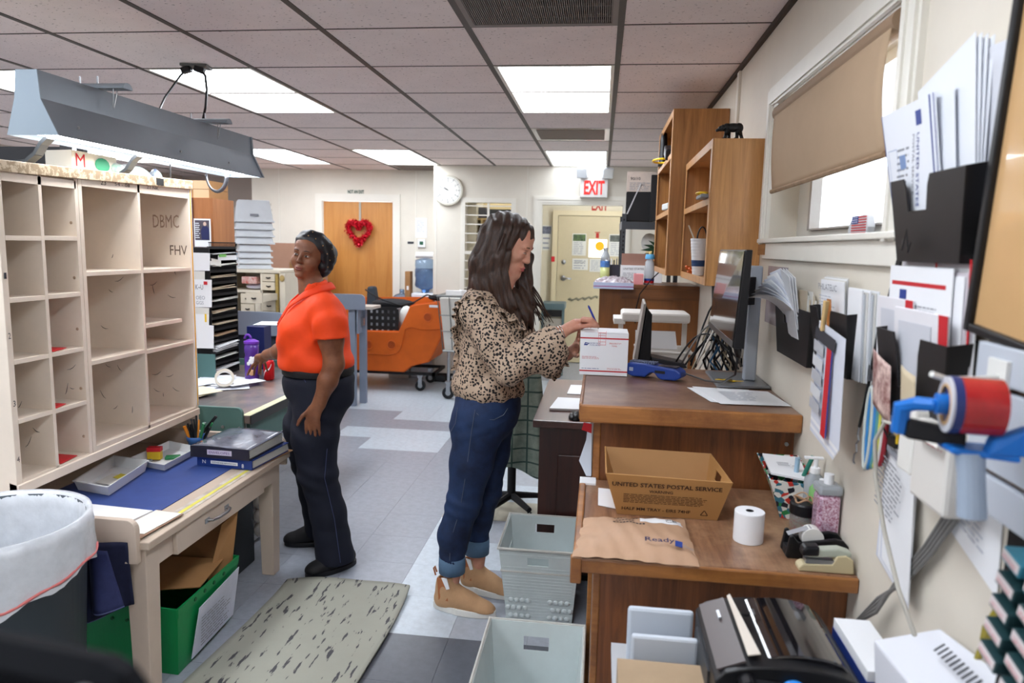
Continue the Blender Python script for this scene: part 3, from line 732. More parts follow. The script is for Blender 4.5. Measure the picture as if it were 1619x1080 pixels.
MB().quad((.4125,2.712,1.275), (.3935,2.128,1.275), (.4105,2.128,1.552), (.4360,2.712,1.552),.001).xf(Matrix.Translation((-.0012,0,0))).build('screen',M('screen_gloss', (34,32,32),.12,spec=.9,coat=.5),t)
MB().quad((.4118,2.715,1.27), (.3925,2.122,1.27), (.394,2.122,1.288), (.4128,2.715,1.288),.001).xf(Matrix.Translation((-.0018,0,0))).build('bezel',M('bezel_dark', (62,60,60),.3),t)
MB().hexa([(.44,2.55,1.36), (.56,2.66,1.36), (.56,2.72,1.36), (.44,2.62,1.36), (.44,2.55,1.46), (.56,2.66,1.46), (.56,2.72,1.46), (.44,2.62,1.46)]).build('mount_arm',m_black,t)
MB().cyl((.417,2.19,1.272), (.425,2.20,1.235),.009,n=10).tube([(.425,2.20,1.235), (.43,2.25,1.17), (.42,2.42,1.11), (.40,2.65,1.075), (.34,2.85,1.068), (.25,2.93,1.066)],.0035,6).build('monitor_cable',m_black,t,smooth=True)
t = thing('key_bunch','bunch of brass keys with yellow covers lying on the monitor stand base','keys', (.50,2.66,HC + .0105))
for i, (a,mm) in enumerate(((.2,'y'), (1.4,'b'), (2.3,'b'), (3.2,'y'), (4.4,'b'))):
    mk = m_yel if mm == 'y' else M('brass', (150,124,66),.35,metal=.8)
    c0 = V(.49,2.665,HC + .013 + i * .0012); d = V(math.cos(a),math.sin(a) * .6,0)
    MB().cyl(c0 + d * .012 - V(0,0,.001),c0 + d * .012 + V(0,0,.001),.011,n=12).obox(c0 + d * .035, (.035,.006,.0016), (0,0,math.atan2(d.y,d.x))).build('key',mk,t)
# papers on the high counter
paper('paper_sheet','larger white printed sheet at the front edge of the tall counter','paper', [(.40,2.30,HC + .003), (.622,2.315,HC + .003), (.60,2.54,HC + .003), (.345,2.575,HC + .003)],m_white)
pp = paper('paper_sheet','second white sheet lying partly under the one at the counter front, by the monitor','paper', [(.375,2.33,HC + .0012), (.56,2.32,HC + .0012), (.54,2.57,HC + .0012), (.325,2.56,HC + .0012)],m_white,th=.001)
lines((.44,2.36,HC + .003), (1,.07,0), (-.12,1,0),.12,.15,9,M('faint_print', (190,194,204),.7),pp)
# smaller monitor seen edge-on beyond
t = thing('touch_terminal','grey edged computer terminal seen edge-on behind the mail box','terminal', (.23,3.2,.781))
MB().hexa([(.155,3.10,1.04), (.175,3.11,1.04), (.19,3.42,1.04), (.17,3.42,1.04), (.192,3.10,1.318), (.204,3.11,1.318), (.215,3.42,1.318), (.203,3.42,1.318)]).build('bezel',M('terminal_silver', (176,170,164),.35,metal=.3),t,bevel=.004)
MB().hexa([(.178,3.12,1.045), (.235,3.13,1.03), (.235,3.40,1.03), (.192,3.41,1.045), (.206,3.12,1.30), (.232,3.13,1.27), (.232,3.40,1.27), (.217,3.41,1.30)]).build('rear_housing',m_blackm,t,bevel=.006)
MB().hexa([(.19,3.16,.781), (.42,3.16,.781), (.42,3.38,.781), (.19,3.38,.781), (.19,3.18,1.04), (.40,3.20,1.02), (.40,3.36,1.02), (.19,3.36,1.04)]).build('terminal_base',m_black,t,bevel=.008)
MB().hexa([(.24,3.18,1.04), (.40,3.18,1.03), (.40,3.30,1.03), (.24,3.30,1.04), (.24,3.18,1.075), (.39,3.18,1.05), (.39,3.30,1.05), (.24,3.30,1.075)]).build('printer_lid',M('printer_dark', (48,48,52),.35),t,bevel=.005)
# white tray unit behind
t = thing('paper_tray_unit','white plastic letter trays in front of the brown cabinet back','tray', (.33,3.8,.781))
m_offw = M('offwhite_plastic2', (222,218,212),.4)
bx(.12,.47,3.72,3.96,1.175,1.225).build('top_unit',m_offw,t,bevel=.012)
bx(.08,.14,3.73,3.95,1.16,1.19).build('paper_feed',m_offw,t,bevel=.003)
MB().box(.20,.49,3.68,3.96,1.02,1.03).box(.20,.46,3.69,3.695,.97,1.02).box(.46,.465,3.69,3.94,.97,1.02).build('lower_tray',m_offw,t,bevel=.002)
MB().hexa([(.20,3.80,1.03), (.42,3.80,1.03), (.42,3.802,1.03), (.20,3.802,1.03), (.20,3.84,1.12), (.41,3.84,1.12), (.41,3.842,1.12), (.20,3.842,1.12)]).build('standing_paper',m_white,t)
for x in (.11,.45): bx(x,x + .025,3.88,3.90,.781,1.18).build('upright',m_offw,t)
bx(.47,.49,3.90,3.92,.781,1.02).build('upright',m_offw,t)
# cable bundle by the wall under the wall cabinets
t = thing('cable_tangle','tangle of black, grey and white cables hanging on the wall behind the monitor','cables', (.56,3.3,1.0))
rc = random.Random(11)
mats_c = [m_black,m_black,m_blackm,M('cable_grey', (120,118,116),.5),M('cable_white', (206,202,194),.5),m_black,M('cable_beige', (170,158,134),.5),M('cable_blue', (40,84,120),.5)]
for i in range(26):
    x = .50 + rc.random() * .1; y = 3.05 + rc.random() * .35
    pts = [V(x,y,1.41)]
    for k_ in range(1,9):
        z = 1.41 - k_ * .055; sp_ = .006 + .012 * max(0,k_ - 3)
        x = min(.612,max(.44,x + rc.uniform(-1,1) * sp_)); y += rc.uniform(-1,1) * sp_
        pts.append(V(x,y,z))
    MB().tube(pts,.0035 + .002 * rc.random(),6).build('cable',mats_c[i % 8],t,smooth=True)
for i in range(7):
    x0,y0 = .44 + rc.random() * .1,3.02 + .05 * rc.random()
    pts = [V(x0 - .10 + .3 * s_ * .8,y0 + .08 * math.sin(s_ * 3 + i),1.07 + (.10 + .03 * i) * math.sin(PI * s_)) for s_ in [k_ / 10 for k_ in range(11)]]
    pts = [V(min(.61,p.x),p.y,p.z) for p in pts]
    MB().tube(pts,.004,6).build('cable',mats_c[i % 5],t,smooth=True)
MB().tube([(.30,3.02,1.30), (.305,3.02,1.20)],.001,4)
t = thing('cabinet_cable','single thin black cable hanging down the front of the brown cabinet back','cable', (.24,4.58,1.0))
MB().tube([(.36,4.50,1.41), (.32,4.57,1.36), (.255,4.575,1.27), (.235,4.578,1.17), (.235,4.58,1.08)],.004,6).build('cable',m_black,t,smooth=True)
t = thing('wall_socket','pale wall outlet with a black plug among the cables','outlet', (.62,3.2,1.22))
bx(.612,.628,3.00,3.06,1.23,1.33).build('plate',m_offw,t,bevel=.002)
for z in (1.26,1.30): bx(.609,.612,3.015,3.045,z - .012,z + .012).build('socket',M('socket_cream', (214,208,192),.5),t)
# things on the dark desk
paper('notepad','white notepad lying on the dark desk, nearest the mouse','paper', [(-.215,3.30,.792), (-.05,3.31,.792), (-.05,3.56,.792), (-.19,3.56,.792)],m_white,th=.01)
paper('paper_sheet','white sheet on the dark desk below the woman\'s far sleeve','paper', [(-.15,3.70,.784), (.0,3.70,.784), (.0,3.95,.784), (-.14,3.95,.784)],m_white,th=.003)
t = thing('computer_mouse','black computer mouse on the dark desk beside the tall counter','mouse', (-.085,3.16,.781))
MB().ell((-.085,3.17,.783), (.034,.055,.030),18).build('mouse_shell',m_black,t,smooth=True); MB().cyl((-.085,3.14,.806), (-.085,3.155,.808),.004,n=8).build('scroll_wheel',m_dgrey,t)
# things stuck between counters (left side of the high counter)
t = thing('wedged_papers','papers and plastic sleeve wedged beside the tall counter corner post','papers', (-.015,2.26,.81))
MB().quad((-.045,2.262,.86), (-.02,2.262,.81), (-.004,2.262,.81), (-.008,2.262,.985),.006).quad((-.03,2.27,.85), (-.012,2.27,.815), (-.004,2.27,.82), (-.02,2.27,.99),.004).build('white_sheets',M('paper_bluish', (206,214,226),.5),t)
MB().quad((-.04,2.258,.965), (-.008,2.258,.955), (-.008,2.258,.985), (-.034,2.258,.99),.003).build('red_printed_card',m_red,t)
bx(-.012,-.003,2.275,2.30,.81,.99).build('metal_strip',m_steel,t)
MB().quad((-.04,2.20,.8065), (.012,2.20,.8065), (.012,2.262,.8065), (-.04,2.262,.8065),.006).build('folded_note',m_white,t)
# ---- on the low counter
LC = .801
t = thing('carton_tray','brown cardboard mail tray reading UNITED STATES POSTAL SERVICE','tray', (.21,2.07,LC))
m_kraft = M('tray_kraft', (176,130,78),.7,var=.05,vs=4); m_kin = M('tray_kraft_inside', (170,128,84),.75,var=.05)
A = [V(.074,1.965,LC),V(.352,1.965,LC),V(.345,2.15,LC),V(.08,2.15,LC)]     # base
B = [V(.036,1.93,LC + .128),V(.382,1.93,LC + .122),V(.362,2.19,LC + .128),V(.035,2.19,LC + .132)]   # rim
MB().quad(A[0],A[1],A[2],A[3],.003).xf(Matrix.Translation((0,0,.0035))).build('tray_floor',m_kin,t)
MB().quad(A[0],A[1],B[1],B[0],.004).build('tray_front',m_kraft,t)
MB().quad(A[2],A[3],B[3],B[2],.004).build('tray_back',m_kin,t)
MB().quad(A[3],A[0],B[0],B[3],.004).build('tray_side',m_kraft,t)
g = MB(); P = lambda u,v: A[1].lerp(A[2],u).lerp(B[1].lerp(B[2],u),v)
def q4(u0,u1,v0,v1): g.quad(P(u0,v0),P(u1,v0),P(u1,v1),P(u0,v1),.004)
q4(0,.36,0,1); q4(.64,1,0,1); q4(.36,.64,0,.62); q4(.36,.64,.86,1)
g.build('tray_side',m_kraft,t)
rf = MB(); rt_ = (A[1] - A[0]).normalized(); up_ = ((B[0] - A[0]) - rt_ * (B[0] - A[0]).dot(rt_)).normalized(); m_pb = M('kraft_print', (62,40,30),.7)
bo = A[0] + V(0,-.0035,.002)
def on(u,v): return bo + rt_ * u + up_ * v
text('UNITED STATES POSTAL SERVICE',on(-.018,.094),rt_,up_,.0135,m_pb,t,width=.30,bold=.025)
text('WARNING',on(.085,.077),rt_,up_,.009,m_pb,t,width=.065,bold=.025)
lines(on(.015,.042),rt_,up_,.235,.031,6,m_pb,t,ragged=.12)
text('HALF MM TRAY - EIRS 74HF',on(.012,.016),rt_,up_,.010,m_pb,t,width=.19,bold=.02)
tri = [(.228,.012), (.252,.012), (.24,.032)]
rg = MB()
for i in range(3):
    a,b2 = on(*tri[i]),on(*tri[(i + 1) % 3]); d = (b2 - a); nn = rt_.cross(up_); w_ = nn.cross(d).normalized() * .0022
    rg.add([a + nn * .0008 + d * .12,b2 + nn * .0008 - d * .12,b2 + nn * .0008 - d * .12 + w_,a + nn * .0008 + d * .12 + w_], [(0,1,2,3)])
rg.build('recycling_mark',m_pb,t)
# envelope at tray's left
paper('window_envelope','white envelope lying left of the cardboard tray on the low counter','envelope', [(.02,2.02,LC + .003), (.075,2.0,LC + .003), (.085,2.16,LC + .003), (.02,2.17,LC + .003)],m_white,th=.002)
# padded mailer
t = thing('padded_mailer','tan padded envelope with address and shipping label on the low counter','envelope', (.115,1.78,LC))
rp = random.Random(4)
def mail(u,v):
    p = V(-.042,1.648,0).lerp(V(.262,1.652,0),u).lerp(V(-.018,1.905,0).lerp(V(.258,1.935,0),u),v)
    e = (1 - abs(2 * u - 1) ** 5) * (1 - abs(2 * v - 1) ** 4)
    return (p.x,p.y,LC + .004 + .030 * e * (.8 + .2 * math.sin(u * 9 + 1) * math.cos(v * 6)) + .004 * math.sin(v * 22 + u * 5) * (1 - e) + .0015 * math.sin(u * 40 + v * 13))
def mailb(u,v): p = mail(1 - u,v); return (p[0],p[1],LC + .0015)
me_ = MB().grid(mail,30,24); me_.grid(mailb,30,24)
m_ml = M('mailer_tan', (186,150,122),.55,var=.06,vs=8,bump=.15,bs=40)
me_.build('envelope_body',m_ml,t,smooth=True)
def onm(u,v,dz=.001): p = V(*mail(u,v)); return p + V(0,0,dz)
def decal(u0,u1,v0,v1,mat,name,dz=.0008,n=8):
    return MB().grid(lambda a,b_: onm(u0 + (u1 - u0) * a,v0 + (v1 - v0) * b_,dz),n,n).build(name,mat,t,smooth=True)
decal(.55,.95,.72,.90,m_white,'shipping_label')
for i in range(9): decal(.80 + i * .012,.805 + i * .012 + .003 * (i % 2),.76,.86,m_ink,'barcode',.0016,1)
for k_, (u0,u1,v0) in enumerate(((.30,.54,.82), (.32,.50,.73), (.30,.60,.64))):
    u = u0
    while u < u1: decal(u,u + .022,v0,v0 + .03,m_ink,'address_writing',.0012,1); u += .03
p0 = onm(.60,.17,.002)
text('Ready',V(.135,1.690,LC + .037), (1,.0,0), (0,.9,.35),.019,M('ready_navy', (44,46,82),.6),t,width=.072,bold=.015)
text('Post',V(.228,1.692,LC + .030), (1,.0,-.35), (0,.9,.3),.009,m_inkg,t,width=.026)
MB().obox((.217,1.699,LC + .0345), (.018,.018,.002), (.4,.2,0)).build('emblem_square',m_usblue,t)
# paper roll
t = thing('receipt_roll','upright roll of white receipt paper on the low counter','paper roll', (.411,1.84,LC))
c = (.411,1.84,0)
MB().lathe([(.0375,LC), (.038,LC + .002), (.038,LC + .078), (.037,LC + .080), (.010,LC + .080), (.010,LC + .03), (0,LC + .03)],c,40).build('paper_wound',m_white,t,smooth=False)
MB().lathe([(.0101,LC + .0805), (.0075,LC + .0805), (.0075,LC + .02), (.0101,LC + .02)],c,20,closed=True).build('core',m_blackm,t)
# tape dispenser
t = thing('tape_dispenser','black desk tape dispenser with clear tape behind the stapler','tape dispenser', (.56,1.77,LC))
pr = [(0,.004), (.006,0), (.145,0), (.15,.006), (.15,.035), (.135,.052), (.115,.056), (.085,.050), (.06,.046), (.03,.040), (.015,.058), (.008,.056), (.004,.03)]
MB().prism([(.482 + x,1.742,LC + z) for x,z in pr], (0,.012,0)).build('side_wall',m_black,t,bevel=.003)
MB().prism([(.482 + x,1.79,LC + z) for x,z in pr], (0,.012,0)).build('side_wall',m_black,t,bevel=.003)
bx(.486,.628,1.753,1.791,LC,LC + .022).build('weighted_base',m_blackm,t)
MB().cyl((.548,1.756,LC + .048), (.548,1.788,LC + .048),.026,n=28).build('tape_roll',M('tape_white', (226,224,220),.35),t,smooth=False)
MB().quad((.49,1.76,LC + .052), (.49,1.784,LC + .052), (.545,1.784,LC + .0735), (.545,1.76,LC + .0735),.001).build('tape_strip',M('tape_clear', (214,216,222),.15,trans=.5),t)
# stapler
t = thing('stapler','beige stapler with dark grip at the front corner of the low counter','stapler', (.56,1.70,LC))
m_st = M('stapler_beige', (196,182,146),.4); m_stg = M('stapler_grey', (176,182,168),.4)
MB().prism([(x + .495,1.672,LC + z) for x,z in [(0,0), (.126,0), (.122,.035), (.105,.045), (.085,.042), (.075,.022), (.01,.018), (0,.01)]], (0,.035,0)).build('stapler_base',m_st,t,bevel=.003)
MB().prism([(x + .495,1.676,LC + z) for x,z in [(.02,.033), (.118,.040), (.118,.052), (.09,.060), (.02,.052)]], (0,.027,0)).build('stapler_arm',m_stg,t,bevel=.004)
MB().prism([(x + .495,1.673,LC + z) for x,z in [(.006,.036), (.045,.038), (.045,.062), (.014,.060), (.006,.052)]], (0,.033,0)).build('dark_grip',m_black,t,bevel=.005)
bx(.51,.578,1.674,1.70,LC + .020,LC + .030).build('staple_magazine',m_steel,t)
# patterned box with note
t = thing('patterned_box','small open box in colourful patchwork print holding note cards','box', (.565,2.10,LC))
m_pt = M('patchwork', (90,120,130),.5)
nt = m_pt.node_tree; bs_ = nt.nodes['Principled BSDF']; vo = nd(nt,'ShaderNodeTexVoronoi'); vo.inputs['Scale'].default_value = 75; tc = nd(nt,'ShaderNodeTexCoord'); nt.links.new(tc.outputs['Object'],vo.inputs['Vector'])
rr_ = nd(nt,'ShaderNodeValToRGB'); rr_.color_ramp.interpolation = 'CONSTANT'; els = rr_.color_ramp.elements
els[0].color = C(226,226,220); els[1].position = .85; els[1].color = C(200,60,50)
for p_,cc in ((.28, (30,34,44)), (.45, (60,120,140)), (.6, (50,140,80)), (.72, (232,232,226))): e_ = els.new(p_); e_.color = C(*cc)
sx_ = nd(nt,'ShaderNodeSeparateColor'); nt.links.new(vo.outputs['Color'],sx_.inputs[0]); nt.links.new(sx_.outputs[0],rr_.inputs[0]); nt.links.new(rr_.outputs[0],bs_.inputs['Base Color'])
a0 = [V(.535,2.02,LC),V(.61,1.99,LC),V(.62,2.17,LC),V(.56,2.18,LC)]; b0 = [V(.495,2.0,LC + .115),V(.618,1.97,LC + .115),V(.624,2.2,LC + .135),V(.50,2.2,LC + .135)]
for i in range(4): MB().quad(a0[i],a0[(i + 1) % 4],b0[(i + 1) % 4],b0[i],.003).build('box_side',m_pt,t)
nt_ = MB().quad((.505,2.03,LC + .128), (.60,2.0,LC + .122), (.615,2.16,LC + .140), (.51,2.17,LC + .144),.006).build('note_card',m_white,t)
lines((.535,2.08,LC + .136), (1,-.1,0), (0,1,.08),.05,.03,3,m_inkg,t)
# glass jar with black lid
t = thing('black_lidded_jar','clear jar of coloured pins with black lid and hair ties on top','jar', (.562,1.90,LC))
c = (.562,1.90,0)
MB().lathe([(.030,LC), (.033,LC + .004), (.033,LC + .055), (.030,LC + .062)],c,24).build('glass',M('jar_glass', (206,216,214),.08,trans=.8),t,smooth=True)
MB().lathe([(0,LC + .003), (.028,LC + .003), (.028,LC + .045), (0,LC + .05)],c,16).build('coloured_pins',M('confetti', (170,150,110),.5,var=.8,vs=150,col2=(190,60,50)),t)
MB().lathe([(.032,LC + .060), (.035,LC + .063), (.035,LC + .088), (.032,LC + .092), (0,LC + .092)],c,28).build('jar_lid',m_black,t,smooth=False)
MB().tube([(.562 + .022 * math.cos(a),1.90 + .02 * math.sin(a),LC + .098 + .006 * math.sin(3 * a)) for a in [2 * PI * i / 20 for i in range(20)]],.0025,6,True).tube([(.555 + .018 * math.cos(a),1.905 + .022 * math.sin(a),LC + .106 + .005 * math.sin(2 * a)) for a in [2 * PI * i / 20 for i in range(20)]],.002,6,True).build('hair_tie',M('hair_tie', (176,140,110),.7),t)
for i, (x,y,r,h,cc,nm,lb) in enumerate(((.598,1.92,.019,.135, (122,190,130),'green_tube','green squeezable tube standing right of the black lidded jar'),)):
    t = thing('squeeze_tube',lb,'tube', (x,y,LC))
    MB().lathe([(r,LC), (r,LC + .03)], (x,y,0),20).build('teal_cap',M('teal_cap', (60,150,120),.3),t,smooth=True)
    MB().lathe([(r,LC + .03), (r * 1.05,LC + .05), (r,h + LC - .01), (r * .6,h + LC), (0,h + LC)], (x,y,0),20).build('tube_body',M('green_gel', (140,200,120),.2,trans=.3),t,smooth=True)
t = thing('marker','teal marker standing tilted among the bottles','pen', (.60,2.02,LC)); MB().cyl((.585,2.03,LC + .10), (.612,2.02,LC + .185),.006,n=10).build('marker_body',M('teal_pen', (46,120,104),.4),t)
t = thing('marker','pale blue marker standing upright left of the teal one','pen', (.60,2.06,LC)); MB().cyl((.578,2.05,LC + .10), (.580,2.05,LC + .17),.007,n=10).build('marker_body',M('pale_blue_pen', (150,178,200),.4),t)
t = thing('pump_bottle','tall clear hand pump bottle with white pump behind the others','bottle', (.602,1.958,LC)); c = (.602,1.958,0)
MB().lathe([(.024,LC), (.026,LC + .004), (.026,LC + .14), (.012,LC + .155), (.012,LC + .165)],c,22).build('bottle_body',M('clear_plastic_soft',None),t,smooth=True)
MB().cyl((.602,1.958,LC + .165), (.602,1.958,LC + .195),.006,n=10).lathe([(.013,LC + .155), (.013,LC + .172), (0,LC + .172)],c,16).obox((.596,1.958,LC + .198), (.05,.012,.007)).build('pump_head',m_white,t,bevel=.002)
t = thing('sanitizer_bottle','clear bottle with pink and blue swirl label beside the glitter bottle','bottle', (.605,1.872,LC))
bx(.588,.612,1.865,1.885,LC,LC + .13).build('bottle_body',M('swirl_label', (226,90,130),.3,var=.9,vs=28,col2=(150,214,226)),t,bevel=.006)
MB().cyl((.60,1.875,LC + .13), (.60,1.875,LC + .165),.011,n=14).build('bottle_cap',m_white,t)
t = thing('glitter_bottle','pink glitter filled clear pump bottle against the wall','bottle', (.60,1.82,LC)); 
bx(.568,.624,1.80,1.855,LC,LC + .145).build('glitter_gel',M('glitter', (150,70,100),.12,var=.9,vs=190,col2=(236,214,236),coat=.8,metal=.3),t,bevel=.01)
bx(.566,.626,1.798,1.857,LC + .145,LC + .17).build('bottle_shoulder',M('clear_plastic_soft',None),t,bevel=.008)
MB().cyl((.597,1.828,LC + .17), (.597,1.828,LC + .195),.012,n=14).build('pump_collar',m_white,t)
# ================================================================== RIGHT WALL: folders, papers, tools
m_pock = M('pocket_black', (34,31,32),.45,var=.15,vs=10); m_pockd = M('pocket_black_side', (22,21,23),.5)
def pocket(name,label,y0,y1,z0,z1,out,notch,lean=.03,lift=0.0):
    """wall file pocket: back plate, leaning front with a notch, two wedge sides, floor. y0 near, y1 far"""
    t = thing(name,label,'wall file', (XR - out / 2, (y0 + y1) / 2,z0),group='black wall file pockets')
    xb = XR - .002; xf0 = XR - out * .72; xf1 = XR - out; dy = (y1 - y0) * .08
    a,b_,c,d = V(xf0,y1 - dy,z0),V(xf0,y0 + dy,z0),V(xf1,y0,z1),V(xf1,y1,z1)
    def P(u,v): return a.lerp(b_,u).lerp(d.lerp(c,u),v)
    g = MB(); n0,n1,dep = notch
    g.quad(P(0,0),P(1,0),P(1,1 - dep),P(0,1 - dep),.003)
    g.prism([P(0,1 - dep),P(n0,1 - dep),P(n0 - .02,1 - dep * .3),P(n0 - .05,1),P(0,1 + lift)], (.003,0,0))
    g.prism([P(n1,1 - dep),P(1,1 - dep),P(1,1),P(n1 + .05,1),P(n1 + .02,1 - dep * .3)], (.003,0,0))
    g.build('pocket_front',m_pock,t)
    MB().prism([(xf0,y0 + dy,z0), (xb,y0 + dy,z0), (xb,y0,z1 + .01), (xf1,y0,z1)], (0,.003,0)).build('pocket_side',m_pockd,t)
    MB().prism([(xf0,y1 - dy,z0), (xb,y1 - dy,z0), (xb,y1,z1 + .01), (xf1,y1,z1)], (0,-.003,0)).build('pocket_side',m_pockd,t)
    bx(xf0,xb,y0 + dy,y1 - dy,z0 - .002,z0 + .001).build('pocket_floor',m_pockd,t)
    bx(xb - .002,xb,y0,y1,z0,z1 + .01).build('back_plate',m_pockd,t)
    return t
pocket('wall_file_pocket','smallest black wall pocket stuffed with fanned loose papers beside the monitor',2.10,2.52,1.22,1.382,.03, (.30,.62,.35))
pocket('wall_file_pocket','black wall pocket holding upright booklets, with a newsprint clipped on its front',1.69,1.985,1.262,1.412,.068, (.25,.55,.3))
pocket('wall_file_pocket','black wall pocket full of red and white mail envelopes, cards on its front',1.235,1.54,1.235,1.402,.058, (.33,.62,.62))
pocket('wall_file_pocket','highest black wall pocket with blue printed mail envelopes near the window',1.235,1.535,1.54,1.695,.058, (.25,.52,.4))
# fanned papers in the small pocket
rp = random.Random(21)
def standing(name,label,cat,y0,y1,x,z0,z1,tilt,mat,th=.0015,shear=0.0,group=None,parent=None):
    """sheet standing in a pocket facing the room (-x); y0 near edge, y1 far edge; tilt = top leans into the room"""
    g = MB().quad((x,y1,z0), (x,y0,z0), (x - tilt,y0 + shear,z1), (x - tilt,y1 + shear,z1),th)
    o = g.build(name,mat,parent)
    if label: tag(o,label,cat,group)
    return o
t = thing('loose_papers','fan of loose white papers drooping out of the smallest wall pocket toward the monitor','papers', (.60,2.3,1.27))
m_pf = M('paper_cool', (214,218,230),.55,var=.06)
for i in range(8):     # drooping sheets
    def sh(u,v,i=i):
        s_ = v; x = .620 - .0015 * i - (.115 - .012 * i) * s_ ** 1.6; y = 2.20 + .006 * i + .20 * u * (1 - .3 * s_) + .16 * s_ ** 1.5
        z = 1.30 + .19 * s_ - (.075 - .012 * i) * s_ ** 3 - .02 * u * s_
        return (x,y,z)
    MB().grid(sh,6,8).build('sheet',m_pf if i % 2 else m_white,t,smooth=True,solid=.0012)
for i in range(3):
    MB().quad((.612 - i * .004,2.34,1.29), (.610 - i * .004,2.22,1.29), (.585 - i * .006,2.24 + .01 * i,1.475), (.588 - i * .006,2.37 + .01 * i,1.50),.0015).build('sheet',m_white,t)
for i in range(6):
    standing('folded_form',None,None,2.12 + i * .012,2.22 + i * .01,.622 - i * .002,1.25,1.415 + .012 * (i % 3),.006,M('form_tan', (204,190,168),.6) if i % 2 else m_paper2,parent=t)
PLACE = place(.5286,.5606,.70,1.065)
# booklets
t = thing('booklets','row of upright printed booklets headed PHILATELIC in the second wall pocket','booklets', (.58,1.7,1.28))
for i in range(7):
    standing('booklet',None,None,1.53 + .006 * i,1.71 - .01 * i,.60 - i * .005,1.28,1.475 - .004 * (i % 3),.012, [m_white,m_paper2,M('booklet_grey', (186,190,196),.6)][i % 3],th=.004,parent=t)
for i in range(4):
    standing('booklet',None,None,1.70 - .004 * i,1.86,.60 - i * .006,1.28,1.495 - .003 * i,.02,m_white if i % 2 else m_paper2,th=.003,parent=t)
text('PHILATELIC', (.5555,1.855,1.463), (0,-1,0), (-.1,0,1),.015,m_inkg,t,width=.14,off=.003)
lines((.556,1.84,1.425), (0,-1,0), (-.1,0,1),.12,.03,4,M('faint_print',None),t,off=.003)
t = thing('orange_card_bundle','small orange and tan card bundle tucked in front of the booklets','cards', (.53,1.72,1.38))
standing('tan_card',None,None,1.715,1.745,.545,1.36,1.445,.01,M('card_orange', (190,120,56),.5,var=.5,vs=60),parent=t)
# newsprint with clothes peg
t = thing('clipped_newsletter','newsprint sheets with red and blue strip hung by a wooden peg','newsletter', (.515,1.64,1.13))
for i in range(5):
    MB().quad((.520 - i * .002,1.76 - i * .004,1.165 - .01 * (4 - i)), (.520 - i * .002,1.58 - .012 * i,1.135 - .008 * (4 - i)), (.512 - i * .002,1.565 - .008 * i,1.375), (.512 - i * .002,1.735 - .004 * i,1.395),.001).build('sheet',m_white if i % 2 else m_pf,t)
o_ = V(.5035,1.744,1.175); rt_ = V(-.002,-.205,-.03).normalized(); up_ = V(0,-.02,.22).normalized()
nn = rt_.cross(up_)
patch((.4995,1.728,1.355), (0,-1,-.12), (0,-.1,1),.145,.028,m_ink,t,name='masthead',off=.002)
patch((.5075,1.640,1.145), (0,-1,-.12), (0,-.0,1),.033,.20,m_red,t,name='red_strip',off=.008)
patch((.5075,1.606,1.145), (0,-1,-.12), (0,-.0,1),.010,.20,m_usblue,t,name='blue_strip',off=.008)
for k_ in range(5): patch((.503,1.735,1.19 + k_ * .034), (0,-1,-.14), (0,0,1),.075,.026, [M('newsprint_a', (176,178,184),.7),M('newsprint_b', (204,206,210),.7)][k_ % 2],t,off=.004)
MB().obox((.497,1.675,1.41), (.010,.012,.07), (.1,0,.1)).obox((.505,1.678,1.41), (.008,.010,.07), (.1,.05,.1)).build('clothes_peg',M('peg_wood', (204,172,120),.6),t,bevel=.002)
PLACE = None
# clear sleeve below the window
o = MB().quad((.6265,2.78,1.29), (.6265,2.50,1.29), (.6265,2.50,1.50), (.6265,2.78,1.50),.002).build('plastic_sleeve',M('sleeve_plastic', (190,178,182),.15,var=.2,vs=12)); tag(o,'clear plastic sleeve on the wall under the left end of the window sill','sleeve')
# red and white envelopes (pocket 3)
PLACE = place(.4986,.5706,.42,1.153)
t = thing('priority_envelopes','bundle of red striped white mail envelopes standing in the third wall pocket','envelopes', (.56,1.2,1.28))
for i in range(5):
    standing('large_envelope',None,None,1.07 + .006 * i,1.33 - .005 * i,.606 - i * .005,1.29,1.545 - .006 * i,.02,m_white if i % 2 == 0 else M('env_grey', (206,200,206),.5),th=.003,parent=t)
o = standing('large_envelope',None,None,1.12,1.35,.575,1.29,1.532,.02,m_white,th=.003,parent=t)
patch((.5655,1.34,1.500), (0,-1,.0), (-.08,0,1),.20,.007,m_red,t,name='red_stripe',off=.008)
patch((.5655,1.305,1.465), (0,-1,.0), (-.08,0,1),.028,.028,m_usblue,t,name='emblem_square',off=.006)
text('UNITED STATES', (.5655,1.265,1.480), (0,-1,0), (-.08,0,1),.008,m_inkg,t,width=.09,off=.006); lines((.5655,1.265,1.455), (0,-1,0), (-.08,0,1),.10,.018,3,m_inkg,t,off=.006)
for y in (1.19,1.085): MB().quad((.598,y,1.42), (.598,y - .006,1.42), (.578,y - .006,1.55), (.578,y,1.55),.001).xf(Matrix.Translation((-.012,0,-.004))).build('red_edge',m_red,t)
for k_, (y1_,y0_,x_,z1_) in enumerate(((1.385,1.235,.572,1.475), (1.29,1.10,.556,1.462))):
    standing('flat_rate_envelope',None,None,y0_,y1_,x_,1.30,z1_,.03,M('fr_white', (228,226,230),.5),th=.008,parent=t)
    MB().quad((x_ - .001,y0_ + .028,1.30), (x_ - .001,y0_ - .001,1.30), (x_ - .0315,y0_ - .001,z1_ + .001), (x_ - .0315,y0_ + .028,z1_ + .001),.0012).build('red_stripe',m_red,t)
    MB().quad((x_ - .008,y1_ - .02,1.34), (x_ - .008,y0_ + .05,1.34), (x_ - .0285,y0_ + .05,z1_ - .02), (x_ - .0285,y1_ - .02,z1_ - .02),.001).xf(Matrix.Translation((-.0015,0,0))).build('window',M('env_window', (206,208,216),.3),t)
